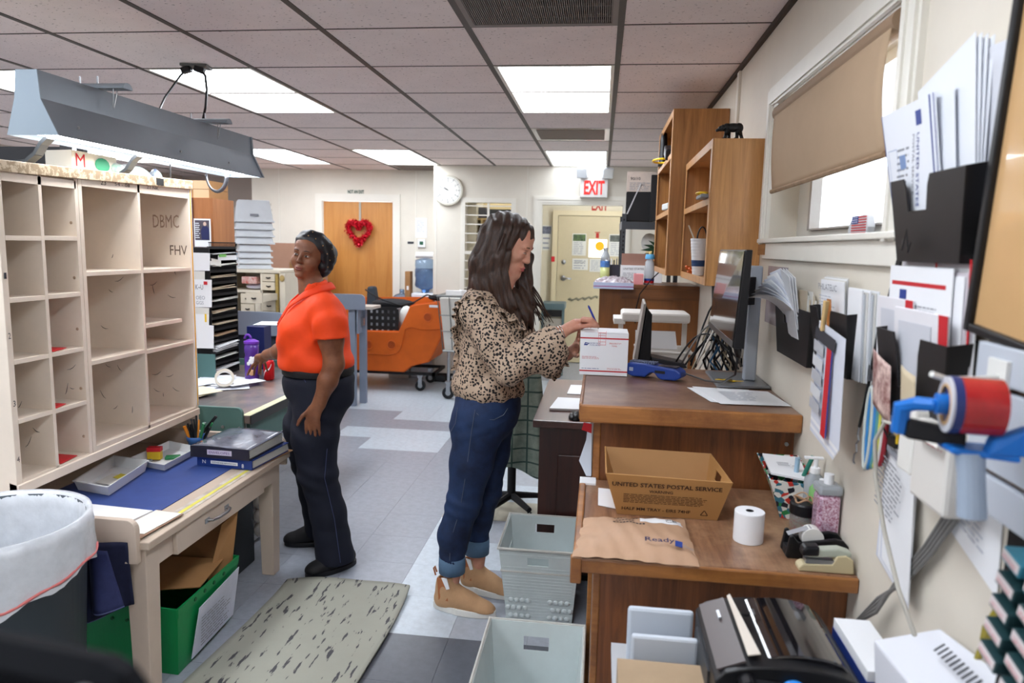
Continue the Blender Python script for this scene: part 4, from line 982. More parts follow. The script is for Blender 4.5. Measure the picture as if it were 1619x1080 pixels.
# cards on its front
t = thing('photo_card','curled sepia photo card stuck on the front of the third wall pocket','card', (.49,1.25,1.27))
MB().grid(lambda u,v: (.503 - .006 * math.sin(u * PI) - .02 * v,1.325 - .082 * u,1.285 + .10 * v - .02 * u),8,8).build('card',M('sepia', (232,206,196),.4,var=.9,vs=36,col2=(120,62,60)),t,smooth=True,solid=.001)
t = thing('label_card','tan card with orange sticker on the front of the third wall pocket','card', (.49,1.13,1.27))
MB().grid(lambda u,v: (.500 - .008 * math.sin(u * PI) - .02 * v,1.20 - .055 * u,1.275 + .10 * v - .01 * u),8,8).build('card',M('card_tan', (206,190,160),.5),t,smooth=True,solid=.001)
patch((.4915,1.175,1.285), (0,-1,0), (-.2,0,1),.02,.02,M('orange_sticker', (232,112,40),.5),t,off=.003,name='sticker')
# blue envelopes (pocket 4)
t = thing('blue_print_envelopes','white mail envelopes with blue print fanned high in the top wall pocket','envelopes', (.56,1.2,1.6))
m_env = M('env_white', (226,229,236),.5)
def env(a,b_,c,d,th=.002): return MB().quad(a,b_,c,d,th).build('envelope',m_env,t)
P0,P1,P2,P3 = V(.553,1.345,1.60),V(.550,1.165,1.60),V(.508,1.200,1.800),V(.513,1.415,1.800)
env(P0,P1,P2,P3,.004)
rt_ = (P1 - P0).normalized(); up_ = (P3 - P0); up_ = (up_ - rt_ * up_.dot(rt_)).normalized()
def onE(u,v): return P0.lerp(P1,u).lerp(P3.lerp(P2,u),v)
def strip(u0,u1,v0,v1,mat,nm):
    n = rt_.cross(up_) * .0012
    return MB().add([onE(u0,v0) + n,onE(u1,v0) + n,onE(u1,v1) + n,onE(u0,v1) + n], [(0,1,2,3)]).build(nm,mat,t)
strip(.90,.925,0,1,m_usblue,'blue_stripe'); strip(.97,.985,0,1,m_usblue,'blue_stripe'); strip(0,.012,0,1,m_usblue,'blue_stripe')
strip(.66,.76,.80,.92,m_usblue,'eagle_emblem')
text('UNITED STATES',onE(.66,.74),-up_,rt_,.010,m_usblue,t,width=.12,off=.002)
text('POSTAL SERVICE',onE(.58,.74),-up_,rt_,.008,m_inkg,t,width=.10,off=.002)
lines(onE(.12,.25),rt_,up_,.05,.09,8,m_inkg,t); strip(.28,.40,.48,.60,M('print_ltblue', (120,144,186),.6),'printed_area')
b = MB(); n = rt_.cross(up_) * .001
for (u0,u1,v0,v1) in ((.06,.24,.38,.385), (.06,.24,.66,.665), (.06,.065,.38,.665), (.235,.24,.38,.665)): b.add([onE(u0,v0) + n,onE(u1,v0) + n,onE(u1,v1) + n,onE(u0,v1) + n], [(0,1,2,3)])
b.build('address_frame',M('print_ltblue',None),t)
env((.56,1.32,1.60), (.56,1.13,1.60), (.535,1.16,1.80), (.54,1.35,1.80))
for i in range(4):
    env((.575 + .006 * i,1.26,1.60), (.575 + .006 * i,1.09,1.60), (.545 + .010 * i,1.12 - .01 * i,1.865 - .004 * i), (.55 + .010 * i,1.30 - .01 * i,1.82))
for i in range(3):
    def cv(u,v,i=i): return (.605 + .006 * i - .05 * v * v * .6,1.20 - .17 * u - .02 * i + .01 * v,1.60 + .235 * v + .05 * (1 - u) * v * .2)
    MB().grid(cv,8,8).build('curved_envelope',m_env if i else M('env_shadow', (206,208,216),.5),t,smooth=True,solid=.0015)
MB().tube([(.492,1.25,1.575), (.484,1.245,1.56), (.486,1.235,1.59), (.490,1.225,1.555), (.486,1.215,1.572)],.003,6).build('binder_clip',m_black,t)
PLACE = None
# board in black frame
t = thing('framed_board','tan board in a glossy black frame at the right edge of the photo','board', (.60,.8,1.43))
mb_ = MB().box(-.012,.0,-.62,0,0,.66); Mx = Matrix.Translation((.612,1.235,1.432)) @ Matrix.Rotation(math.radians(5),4,'X')
mb_.xf(Mx).build('board_panel',M('board_tan', (206,166,118),.12,var=.05,vs=3,coat=.6),t)
f = MB(); f.box(-.022,.004,-.016,.0,0,.66).box(-.022,.004,-.62,-.016,0,.014).box(-.022,.004,-.62,-.016,.646,.66).box(-.022,.004,-.62,-.604,.014,.646)
f.xf(Mx).build('frame',m_black,t,bevel=.003)
# slat wall with hooks
t = thing('slatwall_panel','grey white slatted display panel behind the tape gun','panel', (.60,.8,1.18))
for i in range(4):
    z0 = 1.17 + i * .065
    MB().hexa([(.585,.35,z0), (.60,.35,z0), (.60,1.17 ,z0), (.585,1.17,z0), (.585,.35,z0 + .057), (.60,.35,z0 + .057), (.60,1.17,z0 + .057), (.585,1.17,z0 + .057)]).build('slat',M('slat_grey', (186,192,202),.35),t,bevel=.003)
bx(.60,.612,.35,1.17,1.17,1.425).build('backing',M('slat_groove', (122,96,70),.6),t)
MB().tube([(.585,1.10,1.378), (.54,1.07,1.378), (.48,1.03,1.382), (.455,1.02,1.39)],.004,8).obox((.583,1.10,1.378), (.008,.05,.05)).build('hook',M('hook_white', (226,226,222),.3),t,smooth=False)
# tape gun
t = thing('tape_gun','blue handled packing tape gun with red tape roll hanging from the slatwall hook','tape gun', (.43,.90,1.23))
m_tb = M('tape_gun_blue', (28,112,200),.35); m_tg = M('tape_gun_grey', (160,174,192),.35)
ca = V(.468,1.0,1.353); cb = V(.530,.989,1.353)
ax = (cb - ca).normalized()
MB().cyl(ca + ax * .012,cb,.038,n=40).build('tape_roll',M('tape_red', (176,34,40),.25,var=.2,vs=30,coat=.5),t)
MB().cyl(ca + ax * .002,ca + ax * .013,.0385,n=40).build('tape_blue_edge',M('tape_navy', (40,54,110),.3),t)
u = ax.orthogonal().normalized(); w_ = ax.cross(u)
def ring(c0,c1,ro,ri,n=32):
    g = MB(); v = []
    for c_,r_ in ((c0,ro), (c1,ro), (c1,ri), (c0,ri)):
        for k_ in range(n): a = 2 * PI * k_ / n; v.append(c_ + (u * math.cos(a) + w_ * math.sin(a)) * r_)
    F = []
    for i in range(4):
        j = (i + 1) % 4
        for k_ in range(n): F.append((i * n + k_,i * n + (k_ + 1) % n,j * n + (k_ + 1) % n,j * n + k_))
    return g.add(v,F)
ring(ca - ax * .001,ca + ax * .003,.0375,.028).build('white_tape_face',M('tape_face', (206,206,212),.4),t)
ring(ca - ax * .002,cb + ax * .002,.028,.0245).build('cardboard_core',M('core_tan', (196,160,116),.7),t)
MB().cyl(ca - ax * .012,ca + ax * .02,.014,n=20).cyl(ca - ax * .016,ca - ax * .012,.006,n=12).build('hub',m_tb,t)
MB().tube([ca + V(-.006,.0,-.002),ca + V(-.026,.025,-.006),ca + V(-.038,.040,-.014),ca + V(-.038,.045,-.052)], [.008,.010,.012,.011],8).build('wiper_arm',m_tb,t,bevel=0)
MB().hexa([(.475,.985,1.288), (.545,.955,1.288), (.545,1.02,1.288), (.475,1.03,1.288), (.475,.985,1.297), (.545,.955,1.297), (.545,1.02,1.297), (.475,1.03,1.297)]).hexa([(.51,.962,1.296), (.553,.955,1.296), (.553,.975,1.296), (.51,.985,1.296), (.515,.965,1.315), (.553,.955,1.335), (.553,.975,1.335), (.515,.985,1.315)]).build('frame',m_tb,t,bevel=.003)
MB().hexa([(.435,1.03,1.295), (.50,1.00,1.292), (.50,1.03,1.292), (.435,1.06,1.295), (.435,1.03,1.322), (.50,1.00,1.315), (.50,1.03,1.315), (.435,1.06,1.322)]).build('dark_roller',m_blackm,t,bevel=.004)
MB().tube([(.500,.99,1.290), (.502,.985,1.26), (.506,.98,1.205)], [.018,.0165,.018],16).build('handle',m_tg,t,smooth=False)
# white bar-code device on wall
t = thing('white_wall_device','white plastic wall box with red lettering and a cable, behind the tape gun','device', (.58,1.22,1.10))
bx(.56,XR - .001,1.17,1.30,1.13,1.27).build('housing',m_offw,t,bevel=.008)
bx(.56,.60,1.30,1.36,1.16,1.28).build('side_cover',M('white_cover', (232,230,224),.35),t,bevel=.005)
MB().obox((.56,1.22,1.255), (.02,.08,.03), (0,.4,0)).build('label_slope',m_offw,t)
text('ALERT', (.5595,1.26,1.235), (0,-1,0), (0,0,1),.018,M('print_pink',None),t,off=.001)
o = MB().tube([(.565,1.36,1.235), (.55,1.40,1.235), (.545,1.425,1.19), (.55,1.42,1.12), (.555,1.37,1.03), (.56,1.30,.95), (.57,1.22,.88)],.004,6).build('loose_cable',M('cable_pale', (186,182,172),.5),smooth=True); tag(o,'thin pale cable looping down the wall from the white box','cable')
t = thing('grey_cable_bundle','bundle of grey cables running down the wall behind the printer','cables', (.61,1.35,.85))
for i in range(4): MB().tube([(.615,1.22 + .012 * i,1.13), (.612,1.30 + .01 * i,1.02), (.612,1.38 + .01 * i,.93), (.60,1.48,.84 - .01 * i), (.59,1.56,.74)],.004,6).build('cable',M('cable_grey',None),t,smooth=True)
# clipped papers, loose sheet
t = thing('clipboard_papers','stack of printed sheets hung on the wall with a black binder clip','papers', (.60,1.47,.90))
for i in range(4): MB().quad((.618 - i * .004,1.555 - .02 * i,.905 + .006 * i), (.612 - i * .004,1.37 - .008 * i,.875 + .008 * i), (.618 - i * .002,1.40,1.155), (.620 - i * .002,1.555,1.185),.0012).build('sheet',m_white if i % 2 else m_pf,t)
patch((.608,1.545,1.155), (0,-1,-.18), (0,0,1),.10,.014,m_inkg,t,off=.004); lines((.606,1.545,1.03), (0,-1,-.18), (0,0,1),.13,.12,12,m_inkg,t,off=.006)
MB().obox((.603,1.48,1.175), (.012,.035,.018)).tube([(.60,1.50,1.175), (.592,1.52,1.20), (.594,1.525,1.205)],.002,6).build('binder_clip',m_black,t)
MB().obox((.598,1.455,1.20), (.01,.02,.008)).obox((.598,1.45,1.19), (.008,.006,.02)).build('yellow_clip',m_yel,t)
t = thing('printed_sheet','single printed sheet taped low on the wall at the right, under the tape gun','paper', (.62,1.2,1.03))
MB().quad((.624,1.27,1.075), (.624,1.115,1.03), (.626,1.13,1.20), (.626,1.26,1.22),.0015).build('sheet',m_white,t); lines((.6235,1.25,1.10), (0,-1,-.2), (0,0,1),.10,.09,9,M('faint_print',None),t,off=.003)
# lanyard
t = thing('lanyard','black strap and metal snap hook hanging beside the wall pockets','lanyard', (.60,1.60,1.06))
MB().quad((.605,1.612,1.40), (.605,1.590,1.40), (.612,1.555,1.54), (.612,1.578,1.54),.003).build('strap',m_blackm,t)
MB().tube([(.60,1.602,1.40), (.598,1.62,1.30), (.598,1.64,1.22), (.60,1.665,1.16)],.0035,6).build('strap_cord',m_blackm,t); bx(.594,.60,1.617,1.629,1.275,1.31).build('buckle',m_steel,t)
MB().tube([(.60,1.665,1.16), (.60,1.67,1.14), (.60,1.662,1.13), (.60,1.675,1.118), (.60,1.668,1.10), (.60,1.68,1.092), (.60,1.684,1.075), (.60,1.675,1.07)],.0022,6).build('snap_hook',m_steel,t)
# ring of coloured straps
t = thing('coloured_strap_loop','loop of clear, red, yellow and blue straps hanging below the lanyard','straps', (.60,1.5,1.10))
for i,cc in enumerate(((150,40,50), (206,200,196), (206,206,90), (90,150,150), (60,130,190), (190,196,190))):
    MB().tube([(.60 - .003 * i,1.535 + .012 * i * .6 + .018 * math.cos(a),1.20 + .09 * math.sin(a) - .004 * i) for a in [2 * PI * k_ / 20 for k_ in range(20)]],.005,6,True).build('strap',M('strap_%d' % i,cc,.3),t,smooth=True)
# dark photo at far right and stamp rack
o = bx(.618,.626,.95,1.095,1.03,1.205).build('dark_poster',m_blackm); tag(o,'black rectangular notice on the wall at the right edge above the stamps','notice')
t = thing('stamp_rack','black rack of rubber stamps with white labels at the right edge','rack', (.60,.93,.98))
MB().hexa([(.57,.80,.95), (.625,.80,.95), (.625,1.0,.95), (.57,1.0,.95), (.59,.80,1.16), (.625,.80,1.16), (.625,1.0,1.16), (.59,1.0,1.16)]).build('rack_body',m_blackm,t)
m_teal = M('stamp_teal', (38,66,70),.35); m_lbl = M('stamp_label', (226,216,216),.5)
words = ['RECEIVED','FRAGILE','FIRST CLASS','RETURN','PRIORITY','INSURED','PAID','CERTIFIED','MEDIA','AIR MAIL']
mats_s = [M('stamp_blue_edge', (60,130,150),.3),m_teal]
for i in range(5):
    for j in range(2):
        y = .985 - .055 * j - .0 * i; z = 1.148 - .034 * i - .02 * j; x = .568 - .004 * i
        st = thing('rubber_stamp','white labelled rubber stamp, number %s from the top in the %s column' % (['one','two','three','four','five'][i], ['left','right'][j]),'stamp', (x,y,z),group='rubber stamps in the rack')
        MB().obox((x + .012,y - .01,z), (.045,.045,.020), (.25,0,0)).build('stamp_body',mats_s[0 if i == 0 else 1],st,bevel=.002)
        MB().obox((x - .0105,y - .01,z + .001), (.001,.040,.014), (.25,0,0)).build('stamp_label',m_lbl,st)
        text(words[i + 5 * j], (x - .0112,y + .006,z + .000), (0,-1,-.255), (0,-.25,1),.006,M('print_pink',None),st,width=.03)
o = MB().tube([(.60,1.06,1.04), (.60,1.08,1.0), (.605,1.10,.96), (.61,1.13,.90), (.61,1.15,.85)], [.008,.010,.006,.004,.004],6).build('yellow_strap',M('yellow_olive', (168,152,50),.6)); tag(o,'yellow fabric strap dangling left of the stamp rack','strap')
# flag ornament on the sill
t = thing('flag_stone','small slab painted as a striped flag, standing on the window sill','ornament', (.665,1.99,1.60))
MB().prism([(.668,y,z) for y,z in [(2.06,1.6005), (1.925,1.6005), (1.920,1.62), (1.932,1.648), (1.95,1.653), (2.03,1.649), (2.055,1.635), (2.065,1.615)]], (.02,0,0)).build('stone',M('stone_white', (206,208,212),.6),t,bevel=.003)
for i in range(7): bx(.6665,.668,1.93,2.035 if i < 4 else 1.985,1.604 + i * .0068,1.6072 + i * .0068).build('red_stripe',m_red,t)
bx(.6663,.668,1.988,2.035,1.630,1.650).build('blue_canton',m_usblue,t)
st_ = MB()
for i in range(4):
    for j in range(3): st_.obox((.666,1.994 + i * .011,1.634 + j * .006), (.0008,.003,.003))
o = st_.build('white_stars',m_white,t); o['kind'] = 'stuff'
# roller blind
t = thing('roller_blind','tan roller blind half lowered over the window with a worn hem','blind', (.62,2.2,1.76))
MB().cyl((.618,1.665,2.045), (.618,2.735,2.045),.026,n=24).build('roller_tube',M('blind_dark', (150,124,100),.7),t,smooth=False)
m_bl_ = M('blind_fabric', (182,156,128),.8,var=.05,vs=3)
def bld(u,v):
    y = 1.675 + u * (1.045 + 0) + (.0 if v < .2 else 0) ; bow = .012 * math.sin(PI * v)
    y = 1.675 + u * (1.045 - .035 * math.sin(PI * v) * u)
    return (.598 - bow + .01 * v * v,y,2.04 - .275 * v)
MB().grid(bld,20,12).build('fabric',m_bl_,t,smooth=True,solid=.0015)
MB().cyl((.606,1.675,1.768), (.606,2.72,1.768),.008,n=8).build('hem_bar',M('blind_hem', (158,130,102),.8,var=.2,vs=40),t)
bx(XR - .02,XR,2.73,2.745,2.0,2.07).build('bracket',m_trimw,t)
bx(.6,XR + .03,1.665,2.74,2.082,2.088).build('head_board',m_trimw,t)
# ---- foreground bottom right: low shelf with printers
t = thing('printer_stand','white topped low stand carrying the label printers','stand', (.36,1.3,0))
bx(.06,XW,.55,1.60,.60,.62).build('stand_top',M('stand_white', (190,192,196),.5),t)
for x in (.08,.58):
    for y in (.58,1.55): bx(x,x + .03,y,y + .03,0,.60).build('leg',m_dgrey,t)
t = thing('label_printer','black glossy label printer with clear domed lid in the foreground','printer', (.38,1.38,.62))
def arch(y0,y1,x0,x1,z0,zs,zt,mat,nm,n=14,thick=None):
    g = MB(); pts = [(x0,z0)] + [(x0 + (x1 - x0) * i / n,zs + (zt - zs) * math.sin(PI * (i / n)) ** .45) for i in range(n + 1)] + [(x1,z0)]
    return g.prism([(x,y0,z) for x,z in pts], (0,y1 - y0,0)).build(nm,mat,t,bevel=.003)
arch(1.235,1.50,.235,.50,.622,.775,.812,m_black,'printer_body')
arch(1.265,1.49,.315,.478,.78,.795,.820,M('lid_smoke', (20,18,22),.06,coat=1,spec=.6),'smoked_lid')
MB().quad((.240,1.25,.787), (.290,1.25,.808), (.290,1.49,.808), (.240,1.49,.787),.004).xf(Matrix.Translation((0,0,.003))).build('grey_panel',M('panel_brown_grey', (92,84,84),.35),t)
MB().quad((.296,1.26,.8125), (.318,1.26,.8175), (.302,1.485,.8185), (.296,1.485,.8135),.002).xf(Matrix.Translation((0,0,.004))).build('lid_cream_strip',M('strip_cream', (214,204,192),.4),t)
MB().obox((.270,1.42,.8075), (.006,.03,.004), (0,-.4,0)).build('release_tab',m_steel,t)
MB().cyl((.318,1.40,.823), (.318,1.40,.828),.010,n=16).build('round_hinge',m_black,t); MB().obox((.336,1.41,.824), (.004,.018,.004)).build('hinge_glint',m_steel,t)
MB().cyl((.290,1.235,.782), (.290,1.205,.782),.016,n=16).build('round_latch',m_black,t)
MB().ell((.372,1.230,.780), (.020,.009,.013),16).build('blue_button',M('button_blue', (50,140,226),.35),t,smooth=True)
MB().obox((.233,1.37,.71), (.004,.16,.10)).build('side_vent',m_dgrey,t)
MB().quad((.30,1.234,.773), (.49,1.234,.766), (.49,1.234,.776), (.30,1.234,.786),.002).build('front_seam',m_dgrey,t)
t = thing('label_printer','second dark grey label printer cut by the bottom edge of the photo','printer', (.40,1.02,.62))
arch(.92,1.185,.255,.50,.622,.700,.735,M('printer_grey', (58,60,64),.4),'printer_body')
arch(.94,1.17,.31,.485,.705,.72,.748,M('printer_grey2', (72,74,78),.35),'printer_lid')
bx(.247,.255,.98,1.18,.66,.715).build('media_roll_edge',m_white,t)
t = thing('white_bins','pair of nested white plastic trays behind the wooden block','tray', (.18,1.5,.62))
bx(.09,.233,1.50,1.515,.622,.765).build('rear_tray',M('tray_white', (206,214,224),.35),t,bevel=.008)
bx(.095,.233,1.42,1.435,.622,.745).build('front_tray',M('tray_white',None),t,bevel=.006)
o = bx(.065,.235,1.17,1.375,.622,.718).build('fibreboard_block',M('mdf', (170,146,118),.75,var=.1)); tag(o,'tan fibreboard block left of the black label printer','block')
t = thing('white_parcel','white parcel with black barcode labels propped against the right wall','parcel', (.52,1.1,.62))
A_ = [V(.525,.86,.625),V(.62,.90,.625),V(.62,1.24,.625),V(.515,1.20,.625)]; B_ = [V(.50,.88,.91),V(.61,.92,.965),V(.61,1.24,.910),V(.508,1.255,.870)]
MB().hexa(A_ + B_).build('parcel_body',M('parcel_white', (222,224,232),.5),t,bevel=.004)
rt_ = (B_[1] - B_[0]).normalized(); e1 = (B_[3] - B_[0]).normalized()
for i in range(10): 
    p = B_[0] + (B_[1] - B_[0]) * (.50) + e1 * (.12 + i * .013) ; nn = rt_.cross(e1)
    if nn.z < 0: nn = -nn
    q = [p + nn * .012,p + e1 * .006 + nn * .012,p + e1 * .006 + rt_ * .022 + nn * .012,p + rt_ * .022 + nn * .012]
    MB().add(q, [(0,1,2,3)]).build('barcode',m_ink,t)
t = thing('blue_white_carton','blue and white printed carton between printer and parcel','box', (.53,1.4,.62))
bx(.51,.58,1.27,1.46,.622,.80).build('carton',m_white,t); bx(.509,.581,1.269,1.461,.76,.78).build('blue_band',m_usblue,t); bx(.509,.581,1.269,1.461,.70,.72).build('blue_band',m_usblue,t)
o = bx(.50,.60,.80,.86,.86,.90).build('card_reader',M('reader_black', (24,22,30),.3),bevel=.01); tag(o,'black card reader edge at the bottom right corner','device')
# ================================================================== LEFT SIDE: sorting case, table, bins
m_tabletop = chipped('worn_table_top', (198,180,162), (88,66,52),.34,scale=9)
m_tan = chipped('table_tan_paint', (206,188,172), (52,40,34),.27,scale=11)
def end_board(name,x0,x1,y0,y1,z0,z1,mat,parent,r=.05):
    """upright end board with one rounded top corner towards the aisle (+x)"""
    pts = [(x0,y0,z0), (x1,y0,z0)] + [(x1 - r + r * math.cos(a),y0,z1 - r + r * math.sin(a)) for a in [PI / 2 * i / 6 for i in range(7)]] + [(x0,y0,z1)]
    return MB().prism(pts, (0,y1 - y0,0)).build(name,mat,parent,bevel=.002)
t = thing('sorting_table','chipped beige table with drawer in the left foreground under the sorting case','table', (-1.8,2.55,0))
bx(-2.24,-1.42,2.035,3.10,.542,.57).build('table_top',m_tabletop,t,bevel=.004)
end_board('end_board',-2.24,-1.452,2.018,2.04,.50,.648,m_tan,t,.035)
end_board('end_board',-2.24,-1.445,3.10,3.122,.50,.64,m_tan,t,.05)
for (x,y) in ((-1.515,2.045), (-1.53,2.985), (-2.2,2.045), (-2.2,2.985)):
    MB().hexa([(x + .012,y,0), (x + .072,y,0), (x + .072,y + .06,0), (x + .012,y + .06,0), (x,y,.545), (x + .075,y,.545), (x + .075,y + .075,.545), (x,y + .075,.545)]).build('leg',m_tan,t,bevel=.003)
for a_ in ((-1.465,-1.445,2.10,2.20,.458,.542), (-1.465,-1.445,2.86,2.99,.458,.542), (-2.18,-1.52,2.05,2.07,.458,.542), (-2.18,-1.52,3.02,3.04,.458,.542)):
    bx(*a_).build('apron',m_tan,t)
dr = bx(-1.452,-1.43,2.205,2.855,.452,.545).build('drawer',m_tan,t,bevel=.003)
MB().tube([(-1.43,2.40,.504), (-1.41,2.405,.504), (-1.402,2.43,.504), (-1.402,2.50,.504), (-1.41,2.525,.504), (-1.43,2.53,.504)],.006,8).obox((-1.429,2.395,.504), (.003,.03,.018)).obox((-1.429,2.535,.504), (.003,.03,.018)).build('drawer_handle',m_steel,dr,smooth=False)
bx(-2.15,-1.47,2.21,2.85,.458,.545).build('drawer_box',M('dark_void', (58,46,40),.8),dr)
bx(-1.497,-1.447,2.06,3.08,.5705,.5715).build('tape_strip',M('masking_tape', (214,208,198),.4,var=.3,vs=14,col2=(168,152,138)),t)
bx(-1.477,-1.462,2.06,3.08,.5716,.5724).build('yellow_tape',M('yellow_tape', (224,216,90),.4,var=.2,vs=10),t)
o = bx(-2.06,-1.548,2.27,2.96,.5705,.5735).build('blue_desk_mat',M('blue_mat', (56,78,142),.45,var=.12,vs=12),bevel=.001); tag(o,'blue rectangular desk mat on the chipped beige table','desk mat')
# sorting case
t = thing('sorting_case','tall beige pigeonhole mail sorting case standing on the chipped table','sorting case', (-2.05,2.6,.571))
X0,X1 = -2.20,-1.90; YA,YE = 2.06,3.145
bx(X0,X1,YA,YA + .024,.571,1.752).build('end_panel',m_beige,t,bevel=.002)
bx(X0,X1,YE - .022,YE,.571,1.782).build('end_panel',m_beige,t,bevel=.002)
bx(X0 - .012,X0,YA,YE,.571,1.77).build('back_panel',m_beigein,t)
MB().hexa([(X0,YA - .01,1.748), (X1 + .012,YA - .01,1.748), (X1 + .012,YE,1.778), (X0,YE,1.778), (X0,YA - .01,1.785), (X1 + .012,YA - .01,1.785), (X1 + .012,YE,1.818), (X0,YE,1.818)]).build('case_top',chipped('case_top', (198,180,154), (150,130,104),.52,scale=30),t,bevel=.002)
def panel(y,z0,z1,w=.014): bx(X0,X1,y - w / 2,y + w / 2,z0,z1).build('divider',m_beige,t)
panel(2.240,.73,1.755); panel(2.410,.73,1.76,.016); panel(2.430,.73,1.76,.018); panel(2.765,.74,1.77)
bx(X1 - .012,X1,YA + .024,2.41,1.722,1.75).build('top_rail',m_beige,t); bx(X1 - .012,X1,2.44,YE - .022,1.735,1.778).build('top_rail',m_beige,t)
def shelf(y0,y1,z,d=0): bx(X0,X1 - d,y0,y1,z - .016,z).build('shelf',m_beige,t,bevel=.001)
for z in (1.549,1.347,1.143,.943): shelf(YA + .024,2.233,z)
for z in (1.551,1.348,1.144,.941): shelf(2.247,2.402,z)
for z in (1.42,1.083): shelf(2.439,2.758,z)
for z in (1.42,1.078): shelf(2.772,YE - .022,z)
shelf(2.772,YE - .022 - .07,1.186,.01)
bx(X0,X1,YA + .024,2.402,.715,.735).build('bottom_shelf',m_beige,t); bx(X0,X1,2.439,YE - .022,.732,.752).build('bottom_shelf',m_beige,t)
MB().hexa([(X1 - .03,YA,.688), (X1 + .006,YA,.688), (X1 + .006,YE,.712), (X1 - .03,YE,.712), (X1 - .03,YA,.732), (X1 + .006,YA,.722), (X1 + .006,YE,.742), (X1 - .03,YE,.75)]).build('bottom_rail',m_beige,t,bevel=.002)
bx(X1,X1 + .002,YE - .018,YE,.76,1.80).build('white_tape',m_white,t); bx(X1 + .002,X1 + .003,YE - .013,YE - .006,.76,1.80).build('yellow_tape',M('yellow_strip', (240,186,30),.45),t)
bx(X1,X1 + .0015,2.075,2.0755,1.0,1.001)
for s_,z in (('2',1.215), ('3',.99), ('4',.80), ('1',1.41)): text(s_, (X1 + .001,2.066,z), (0,1,0), (0,0,1),.020,m_ink,t,width=.010)
bx(X1 + .012,X1 + .0135,2.87,2.92,1.776,1.805).build('black_tape',m_blackm,t)
m_mark = M('marker_ink', (60,52,48),.7)
# stencilled marks on the inside faces and rail
text('DBMC', (X0 + .12,YE - .0225,1.60), (1,0,0), (0,0,1),.06,M('faded_stencil', (186,158,138),.7,var=.3,vs=60),t,width=.13)
text('FHV', (X0 + .20,YE - .0225,1.475), (1,0,0), (0,0,1),.045,M('stencil_brown', (112,92,76),.7,var=.5,vs=90),t,width=.085)
text('23', (X1 + .0005,2.54,1.748), (0,1,0), (0,0,1),.018,m_mark,t,width=.03); text('54 - 08', (X1 + .0005,2.62,1.752), (0,1,0), (0,0,1),.012,m_mark,t,width=.09); text('21 NK', (X1 + .0005,2.82,1.757), (0,1,0), (0,0,1),.012,m_mark,t,width=.08)
rs = random.Random(9); sc_ = MB()
for (ya,z0_,z1_,xa) in ((2.758,1.10,1.70,-2.12), (2.758,.80,1.05,-2.12), (YE - .0225,.80,1.04,-2.1), (YE - .0225,1.25,1.4,-2.1), (2.233,.8,1.5,-2.1), (2.402,.8,1.5,-2.1)):
    for _ in range(5):
        x = xa + rs.random() * .17; z = z0_ + rs.random() * (z1_ - z0_); l = .008 + .02 * rs.random(); a = rs.random() * 3
        sc_.tube([(x + l * s_ * math.cos(a),ya - .0006,z + l * s_ * math.sin(a) + .3 * l * s_ * s_) for s_ in (-1,-.3,.3,1)], [.0004,.0011,.0011,.0004],5)
o = sc_.build('scuff_marks',m_mark,t); o['kind'] = 'stuff'
for z in (1.60,1.40,1.21,.985,.80): MB().ell((X1 - .02,2.4005,z), (.006,.003,.006),8).build('screw',M('screw_tan', (176,150,126),.4),t)
# red cards in the cubbyholes
m_rc = M('red_card', (214,48,52),.5)
for nm,z,y0,y1 in (('upper',1.1445,2.25,2.33), ('middle',.9415,2.25,2.31), ('lowest',.7355,2.255,2.35)):
    paper('red_card','red card lying in the %s of the three red marked pigeonholes' % nm,'card', [(-2.05,y0,z + .004), (-1.90,y0 + .004,z + .004), (-1.91,y1,z + .006), (-2.05,y1 + .01,z + .004)],m_rc,th=.002,group='red cards in the case')
# hanging lamp
t = thing('hanging_lamp','long grey metal fluorescent lamp hood hanging over the sorting case','lamp', (-1.86,2.85,1.875))
m_lamp = M('lamp_grey', (134,142,150),.32,metal=.25,var=.06,vs=5,bump=.05,bs=200); m_lampd = M('lamp_bracket', (58,62,66),.45,metal=.2)
Y0_,Y1_ = 2.19,3.60
sec = [(-1.915,2.085), (-1.838,2.085), (-1.832,1.995), (-1.775,1.878), (-1.96,1.878), (-1.925,1.995)]
def side(i,nm,th=.003):
    (xa,za), (xb,zb) = sec[i],sec[(i + 1) % 6]
    return MB().quad((xa,Y0_,za), (xa,Y1_,za), (xb,Y1_,zb), (xb,Y0_,zb),-th)
side(0,'').build('top_plate',m_lamp,t); side(1,'').build('upper_side',m_lamp,t); side(2,'').build('hood_side',m_lamp,t); side(4,'').build('rear_side',m_lamp,t); side(5,'').build('rear_side',m_lamp,t)
for y in (Y0_ - .004,Y1_):
    MB().prism([(x,y,z) for x,z in sec], (0,.004,0)).build('end_cap',M('lamp_end', (150,164,176),.35,metal=.1),t)
MB().prism([(x * 1.0 + (.008 if x > -1.87 else -.008),Y1_ + .004,z) for x,z in sec], (0,.012,0)).build('end_flange',m_lamp,t)
bx(-1.9395,-1.7935,Y0_ + .01,Y1_ - .01,1.893,1.897).build('diffuser',M('tube_glow', (250,252,255),.5,emit=TUBE_E),t)
for y in (2.30,2.9,3.3):
    for z,x in ((1.92,-1.7935),): MB().cyl((x,y,z), (x + .006,y,z - .001),.005,n=8).build('screw',m_steel,t)
for y in (2.50,3.22):
    MB().prism([(-1.96 + .0,y + .026 * math.cos(a),2.088 + .022 * math.sin(a)) for a in [PI * i / 8 for i in range(9)]], (.22,0,0)).build('mounting_bracket',m_lamp,t)
    for x in (-1.93,-1.86): MB().cyl((x,y,2.10), (x,y,2.135),.003,n=8).build('bolt',m_steel,t)
    MB().tube([(-1.79,y + .012,2.09), (-1.80,y + .004,2.03), (-1.80,y,2.02), (-1.80,y - .004,2.03), (-1.79,y - .012,2.09)],.002,6).build('wire_clip',m_steel,t)
